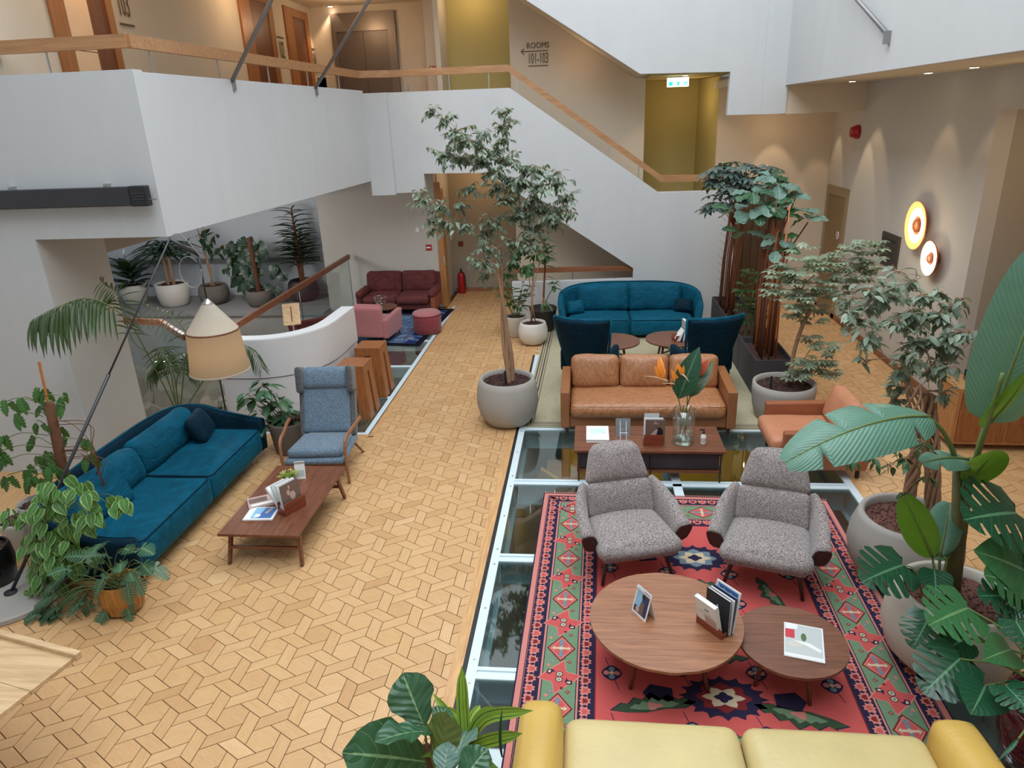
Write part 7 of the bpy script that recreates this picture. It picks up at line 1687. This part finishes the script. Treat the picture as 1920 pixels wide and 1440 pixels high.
for k, (x, y, z, r) in enumerate(xl):
    p0 = Vector(P_(lo, (x, y+RP.uniform(-.18, .05), max(.05, z)))); b0_ = Vector((RP.uniform(-.07, .07), RP.uniform(-.07, .07), .26)); h = Vector((p0.x, p0.y, 0)); 
    pts = bez([b0_, b0_.lerp(p0, .55)+Vector((0, 0, .12)), p0], 5); MB().tube(pts, .0035, 5).build('stem', 'barkgreen', t, smooth=True)
    d = (p0-b0_); d.z = -.25 if p0.z < .5 else .1; leaf(t, 'xan', 'lf_xan', frame(p0-d.normalized()*.03, (d.x, d.y-.15, d.z), (-.1, -.3, 1), RP.uniform(.17, .22), 1.1))
# --- 11. pothos cascading
lo = (-5.36, 5.58, 0)
t = thing('pothos', 'variegated pothos cascading from a tall grey pot at the end of the left teal sofa', 'potted plant', lo)
pot(t, [(.15, 0), (.16, .02), (.17, .60), (.175, .66)], 'concrete', .62, .15, rim=.015)
for k, (x, y, z, r) in enumerate([(-4.50,4.98,1.21,0.055),(-4.73,4.98,1.10,0.056),(-4.40,4.98,1.10,0.055),(-4.26,4.98,1.16,0.046),(-4.12,4.98,1.03,0.046),(-4.61,4.98,0.97,0.065),(-4.50,4.98,0.94,0.065),(-4.87,4.98,0.88,0.066),(-4.70,4.98,0.83,0.066),(-4.42,4.98,0.84,0.056),(-4.80,4.98,0.75,0.066),(-4.61,4.98,0.70,0.066),(-4.50,4.98,0.65,0.057),(-4.77,4.98,0.61,0.057),(-4.94,4.98,0.47,0.058),(-4.72,4.98,0.50,0.067),(-4.89,4.98,0.35,0.058),(-4.96,4.98,0.58,0.048),(-4.68,4.98,0.36,0.048),(-4.91,4.98,0.21,0.059),(-5.00,4.98,0.26,0.049),(-4.95,4.98,0.93,0.056),(-4.25,4.98,0.92,0.042),(-4.01,4.98,1.01,0.037),(-4.52,4.98,0.48,0.048),(-4.62,4.98,1.05,0.056),(-4.93,4.98,0.06,0.044),(-5.06,4.98,-0.12,0.040)]):
    q0 = Vector(P_(lo, (x, y+RP.uniform(-.1, .1), max(.05, z))))
    for q in range(7):
        d = rv().normalized(); p = q0+Vector((d.x, d.y*.6, d.z))*r*1.5; leaf(t, 'heart', 'lf_poth', frame(p, (d.x*.6, -.3+d.y*.4, -.5), (d.x*.3, -.8, .6), RP.uniform(.10, .155)))
    MB().tube(bez([(q0.x*.3, q0.y*.3, .64), (q0.x*.8, q0.y*.8, max(q0.z, .6)), tuple(q0)], 4), .003, 4).build('vine', 'barkgreen', t)
# --- 12. swiss cheese vine on moss pole
lo = (-5.75, 5.75, 0)
t = thing('swiss_cheese_vine', 'swiss cheese vine on a brown moss pole against the white wall at left', 'potted plant', lo)
pot(t, [(.16, 0), (.18, .02), (.21, .34), (.215, .38)], 'potwhite', .34, .19, rim=.015)
pa, pbb = P_(lo, (-5.133,5.750,0.925)), P_(lo, (-5.075,5.750,1.633)); top = P_(lo, (-5.058,5.750,2.045))
MB().tube([(pa[0]+.03, 0, .3), pa, pbb], [.05, .05, .045], 12).build('moss_pole', 'coir', t, smooth=True); MB().tube([pa, top], .012, 8).build('cane', 'bamboo', t)
for k, (x, y, z, r) in enumerate([(-5.40,5.70,1.69,0.060),(-5.35,5.70,1.54,0.066),(-5.24,5.70,1.71,0.055),(-5.16,5.70,1.76,0.055),(-5.15,5.70,1.46,0.066),(-5.17,5.70,1.57,0.050),(-4.93,5.70,1.68,0.055),(-4.86,5.70,1.63,0.055),(-5.47,5.70,1.34,0.046),(-5.14,5.70,1.35,0.061),(-5.36,5.70,1.24,0.046),(-4.89,5.70,1.21,0.041),(-4.82,5.70,1.08,0.041),(-5.51,5.70,1.12,0.052),(-5.39,5.70,1.03,0.057),(-5.27,5.70,1.06,0.057),(-5.50,5.70,0.95,0.052),(-5.17,5.70,1.01,0.057),(-5.38,5.70,0.89,0.063),(-5.24,5.70,0.86,0.063),(-5.05,5.70,0.95,0.052),(-5.52,5.70,0.80,0.053),(-5.56,5.70,1.21,0.047),(-5.05,5.70,1.24,0.046),(-5.59,5.70,0.94,0.052),(-5.27,5.70,0.95,0.052)]):
    p0 = Vector(P_(lo, (x, y+RP.uniform(-.15, .15), z))); s0 = Vector((pa[0]*.9+.02, 0, max(.4, min(p0.z-.05, pbb[2]))))
    MB().tube(bez([s0, s0.lerp(p0, .5)+Vector((0, -.03, .06)), p0], 4), .004, 4).build('stem', 'barkgreen', t)
    for q in range(3):
        d = rv().normalized(); leaf(t, 'adan', 'lf_adan', frame(p0+d*r*.6, (d.x*.7, -.2+d.y*.3, -.75), (d.x*.2, -1, .3), RP.uniform(.11, .17)))
for k in range(9):
    a = .3+k*.25; y0 = RP.uniform(.75, 1.25); MB().tube(bez([(pa[0], 0, y0+.2), (pa[0]+.25+.03*k, -.05, y0+.22), (pa[0]+.42, -.05, y0), (pa[0]+.38, 0, y0-.3), (pa[0]+.2, 0, y0-.45)], 6), .004, 4).build('aerial_root', 'barkdk', t)
# --- 13. kentia palm
lo = (-5.35, 8.05, 0)
t = thing('kentia_palm', 'arching palm with long fronds beside the beige pillar behind the left sofa', 'potted plant', lo)
pot(t, [(.16, 0), (.18, .02), (.20, .34), (.205, .38)], 'potblack', .34, .18, rim=.015)
def frond(pts, n, L0, wd, dz=-.5, mat='lf_palm', flip=1, start=.35, up=(0, -.4, 1)):
    P = bez([P_(lo, p) for p in pts], 8); k_ = len(P); MB().tube(P, [.009-.006*i/(k_-1) for i in range(k_)], 6).build('rachis', 'barkgreen', t, smooth=True)
    mb = MB()
    for i in range(n):
        f = start+(1-start)*i/(n-1); q = f*(k_-1); a = int(min(q, k_-2)); p = P[a].lerp(P[a+1], q-a); d = (P[a+1]-P[a]).normalized(); s = d.cross(Vector(up)).normalized()
        L = L0*(.55+.45*math.sin(PI*min(1, (f-start)/(1-start)*.8+.15)))
        for sg in (-1, 1):
            ld = (s*sg*.85+d*.55+Vector((0, 0, dz*RP.uniform(.7, 1.2)))).normalized(); put(mb, 'narrow', frame(p, ld, (0, -.5, 1), L*RP.uniform(.9, 1.1), wd), RP.random())
    stuff(mb.build('leaflets', mat, t, smooth=True))
frond(((-5.311,8.000,0.600), (-5.197,7.600,1.329), (-5.052,7.100,2.067), (-5.188,6.800,2.384), (-5.410,6.600,2.352), (-5.661,6.500,2.240)), 26, .50, .42, -.75, start=.48)
frond(((-5.296,8.000,0.601), (-5.271,8.000,1.116), (-5.401,8.100,1.440), (-5.387,8.200,1.117)), 14, .35, .4, -.6)
frond(((-5.281,8.000,0.638), (-5.315,7.900,1.294), (-5.532,7.800,1.606), (-5.503,7.700,2.165), (-5.615,7.600,2.381)), 16, .32, .36, -.5, start=.55)
frond(((-5.273,8.000,0.638), (-5.135,7.900,1.080), (-4.761,7.700,1.564), (-4.795,7.600,1.924), (-5.081,7.500,2.146)), 12, .28, .3, -.5, start=.6)
frond(((-5.252,8.000,0.601), (-5.092,8.000,1.115), (-5.003,8.000,1.365), (-4.877,8.000,1.115)), 16, .34, .4, -.7)
frond(((-5.267,8.000,0.601), (-5.170,7.900,1.152), (-5.264,7.900,1.364), (-5.504,7.900,1.152)), 16, .34, .4, -.7)
frond(((-5.201,8.000,0.601), (-4.617,8.200,1.332), (-4.336,8.300,1.370), (-4.206,8.300,1.079)), 12, .25, .3, -.7, start=.6)
# --- 14. cactus, lamp-side black pot
lo = (-5.58, 5.12, .06)
t = thing('column_cactus', 'tall ridged column cactus in a glossy black pot at the left edge', 'potted plant', lo)
pot(t, [(.15, 0), (.17, .02), (.20, .22), (.19, .36), (.18, .38)], 'potblack', .34, .165, rim=.02)
def cactus(x, y, z0, z1, r):
    nn = 16; mb = MB(); rows = 14; vs = []
    for i in range(rows+1):
        f = i/rows; z = z0+(z1-z0)*f; rr2 = r*(math.sqrt(max(.02, 1-((f-.85)/.15)**2)) if f > .85 else .85+.15*f)
        for j in range(nn*2): a = PI*j/nn; k = rr2*(1+.14*(1 if j % 2 else -1)); vs.append((x+k*math.cos(a), y+k*math.sin(a), z))
    m = nn*2; mb.add(vs, [(i*m+j, i*m+(j+1) % m, (i+1)*m+(j+1) % m, (i+1)*m+j) for i in range(rows) for j in range(m)]+[tuple(range(rows*m, (rows+1)*m))]).build('stem', 'cactus', t)
cactus(-.10, -.02, .32, 1.12, .075); cactus(.05, .03, .32, .98, .06); cactus(-.03, .08, .32, .9, .055)
for k in range(7): leaf(t, 'ovate2', 'lf_strelg', frame((-.1+.05*math.cos(k), .05*math.sin(k), 1.1), (math.cos(k*.9), math.sin(k*.9), 1.2), (0, -1, .3), .22, 1.1))
# --- 15. plants on the ledge
def ledge_pot(nm, label, x, y, prof, mat, sz, sr): 
    t = thing(nm, label, 'potted plant', (x, y, 0), 0, 'potted plants on the ledge behind the pit'); pot(t, prof, mat, sz, sr, rim=.03); return t
def P2(lo, lst): return [P_(lo, p[:3])+(p[3],) for p in lst]
Yl = 16.2
lo = (-11.235,16.301,0.000); t = ledge_pot('peace_lily', 'peace lily with broad dark leaves in a white pot, leftmost on the ledge', lo[0], lo[1], [(.20, 0), (.26, .04), (.32, .30), (.335, .48)], 'potwhite', .43, .28)
for k in range(26): a = k*2.4; el_ = .2+.9*(k/26); leaf(t, 'ovate2', 'lf_dark', frame((.08*math.cos(a), .08*math.sin(a), .42+.02*k), (math.cos(a), math.sin(a), el_), (0, 0, 1), RP.uniform(.42, .6), 1.2))
MB().tube([(0, 0, .5), (-.03, 0, 1.25)], .008, 5).build('flower_stem', 'barkgreen', t); leaf(t, 'ovate2', 'white', frame((-.03, 0, 1.2), (.1, -.2, 1), (0, -1, 0), .16), 'flower')
lo = (-10.033,16.031,0.000); t = ledge_pot('corn_plant', 'corn plant on two bare canes in a large white pot on the ledge', lo[0], lo[1], [(.26, 0), (.32, .05), (.37, .25), (.385, .56)], 'potwhite', .51, .34)
for dx in (-.08, .06):
    MB().tube([(dx, 0, .5), (dx, 0, 1.25)], .04, 8).build('cane', 'bark', t)
    for k in range(24): a = k*2.4; leaf(t, 'strap', 'lf_dark', frame((dx, 0, 1.15+.015*k), (math.cos(a), math.sin(a), .55), (0, 0, 1), RP.uniform(.55, .75), 1.3))
lo = (-9.085,16.196,0.000); t = ledge_pot('ledge_fig', 'sparse branching fig in a round grey pot on the ledge', lo[0], lo[1], [(.20, 0), (.30, .05), (.36, .22), (.345, .38), (.30, .46)], 'concretedk', .42, .26)
for dx in (-.06, 0, .06): MB().tube(bez([(dx, 0, .4), (-dx*.5, 0, .8), (dx*.4-.05, 0, 1.3)], 4), .018, 6).build('trunk', 'bark', t)
MB().tube(bez([(-.05, 0, 1.2), (-.12, 0, 1.8), (-.3, 0, 2.5)], 4), .014, 6).build('trunk', 'bark', t)
grow(t, [(lo[0]-.06, lo[1], 1.4), (lo[0]-.15, lo[1], 1.9)], [(-9.05,16.00,1.69,0.175),(-8.89,16.00,1.50,0.151),(-8.80,16.00,1.31,0.151),(-8.51,16.00,1.43,0.151),(-8.29,16.00,1.18,0.126),(-8.51,16.00,1.05,0.127),(-9.15,16.00,1.38,0.151),(-8.66,16.00,1.69,0.100),(-8.90,16.00,1.81,0.150),(-9.33,16.00,1.32,0.101),(-8.44,16.00,0.93,0.102)], 'bark', 'ovate', 'lf_dark', .22, 9, (lo[0], lo[1], 0), r0=.012, seed=21)
lo = (-7.799,15.926,0.000); t = ledge_pot('climbing_monstera', 'climbing monstera on a moss pole in a grey wrapped pot on the ledge', lo[0], lo[1], [(.22, 0), (.28, .05), (.33, .25), (.30, .38)], 'concretedk', .34, .25)
MB().tube([(0, 0, .3), (-.03, 0, 1.6)], .06, 8).build('moss_pole', 'coir', t)
for (x, y, z, r) in [(-8.23,16.00,1.18,0.151),(-8.14,16.00,0.92,0.152),(-7.90,16.00,1.54,0.150),(-7.89,16.00,1.23,0.151),(-7.72,16.00,1.42,0.125),(-8.25,16.00,0.67,0.127),(-8.11,16.00,0.53,0.128),(-7.41,16.00,0.91,0.151),(-7.31,16.00,0.75,0.126),(-7.48,16.00,1.29,0.100),(-7.90,16.00,0.79,0.152),(-7.69,16.00,0.46,0.128),(-7.43,16.00,0.40,0.102),(-8.25,16.00,1.43,0.100),(-7.99,16.00,1.36,0.125)]:
    p0 = Vector(P_((lo[0], lo[1], 0), (x, y, z)))
    MB().tube([(0, 0, min(1.5, max(.4, p0.z))), tuple(p0)], .008, 4).build('stem', 'barkgreen', t)
    for q in range(4): d = rv().normalized(); leaf(t, 'heart' if q else 'mons', 'lf_dark', frame(p0+d*r*.5, (d.x, -.3, -.6), (0, -1, .4), RP.uniform(.2, .34)))
lo = (-6.891,16.406,0.000); t = ledge_pot('dragon_tree', 'dense dark dragon tree in a dark round pot, rightmost on the ledge', lo[0], lo[1], [(.20, 0), (.32, .06), (.38, .26), (.34, .44), (.30, .5)], 'potdark', .44, .26)
for k, (dx, h) in enumerate(((-.08, .9), (.0, 1.35), (.08, 1.1), (-.02, 1.7))):
    MB().tube([(dx*.5, 0, .42), (dx, 0, .45+h)], .022, 6).build('cane', 'barkdk', t)
    for q in range(42): a = q*2.4; leaf(t, 'strap_up', 'lf_dark', frame((dx, 0, .5+h*(.35+.65*q/42)), (math.cos(a), math.sin(a), .35), (0, 0, 1), RP.uniform(.42, .58), .7))
# flower pot leaves on the low table, vase flowers
for k in range(46):
    a = k*2.4; r_ = .05*math.sqrt(k/46); leaf(fp, 'narrow', 'lf_yel', frame((r_*math.cos(a), r_*math.sin(a), .08), (math.cos(a)*(.3+k/46), math.sin(a)*(.3+k/46), 1.1), (0, 0, 1), RP.uniform(.06, .10), 1.6))
for k in range(5): MB().tr(T(.02*math.cos(k*1.3), .02*math.sin(k*1.3)+.01, .15)).lathe([(0, .012), (.012, 0), (0, -.008)], 8, caps=(False, False)).build('flower', 'petal', fp)
lo = (1.10, 7.60, .40)
bq = thing('flower_bouquet', 'orange bird of paradise flowers with a big leaf standing in the glass vase', 'flowers', (1.10, 7.60, .41))
lo = (1.10, 7.60, .41)
M['orange'] = m_plain('orange_petal', lin(236, 138, 40), .5, var=.1); M['coral'] = m_plain('coral_bract', lin(206, 96, 70), .5, var=.15); M['bract'] = m_plain('pale_bract', lin(196, 160, 120), .5, var=.15)
def vstem(tip, r=.006, mat='barkgreen', base=(0, 0)):
    e = Vector(P_(lo, tip)); b = Vector((base[0], base[1], .01)); pts = bez([b, b.lerp(e, .5)+Vector((0, 0, .02)), e], 6); MB().tube(pts, r, 6).build('stem', mat, bq, smooth=True)
vstem((0.975,7.580,1.142), base=(.05, 0)); vstem((1.128,7.600,1.071), base=(.03, .03)); vstem((1.090,7.600,0.863), base=(-.05, -.02)); vstem((1.227,7.620,1.242), base=(-.06, .02)); vstem((1.166,7.550,0.883), base=(-.03, -.05))
b, e = Vector(P_(lo, (1.021,7.550,0.961))), Vector(P_(lo, (1.183,7.500,1.545))); leaf(bq, 'ovate2', 'lf_mons', frame(b, e-b, (-.3, -1, .2), (e-b).length, 1.0), 'big_leaf')
b, e = Vector(P_(lo, (1.148,7.580,0.969))), Vector(P_(lo, (1.382,7.650,1.370))); leaf(bq, 'narrow', 'lf_mid', frame(b, e-b, (-.3, -1, .2), (e-b).length, 1.4), 'bud_sheath')
def bop(root, beak, flames, mat='orange'):
    a, c = Vector(P_(lo, root)), Vector(P_(lo, beak)); pts = bez([a, a.lerp(c, .5)+Vector((0, 0, .015)), c], 5); n_ = len(pts); MB().tube(pts, [.014*(1-i/(n_-1))+.002 for i in range(n_)], 8).build('beak', 'bract', bq, smooth=True)
    for f_ in flames:
        q = Vector(P_(lo, f_)); s = a.lerp(c, .25); m = frame(s, q-s, (0, -1, .2), (q-s).length, 1.3); leaf(bq, 'narrow', mat, m, 'petal')
bop((0.898,7.580,1.162), (0.619,7.520,1.248), ((0.792,7.550,1.419), (0.757,7.520,1.342), (0.844,7.580,1.352), (0.819,7.600,1.427), (0.871,7.600,1.301)))
bop((1.091,7.600,1.090), (0.827,7.520,1.159), ((0.993,7.550,1.331), (0.944,7.520,1.291), (1.045,7.580,1.288), (1.080,7.600,1.325)))
bop((1.030,7.550,1.268), (1.113,7.450,1.204), ((1.055,7.500,1.361), (0.996,7.500,1.386)))
for k in range(12): q = Vector(P_(lo, (1.252,7.620,1.210))); leaf(bq, 'narrow', 'coral', frame(q, (math.cos(k*2.4)*.5+.15, math.sin(k*2.4)*.4, 1), (0, -1, .2), RP.uniform(.14, .22), 1.3), 'petal')
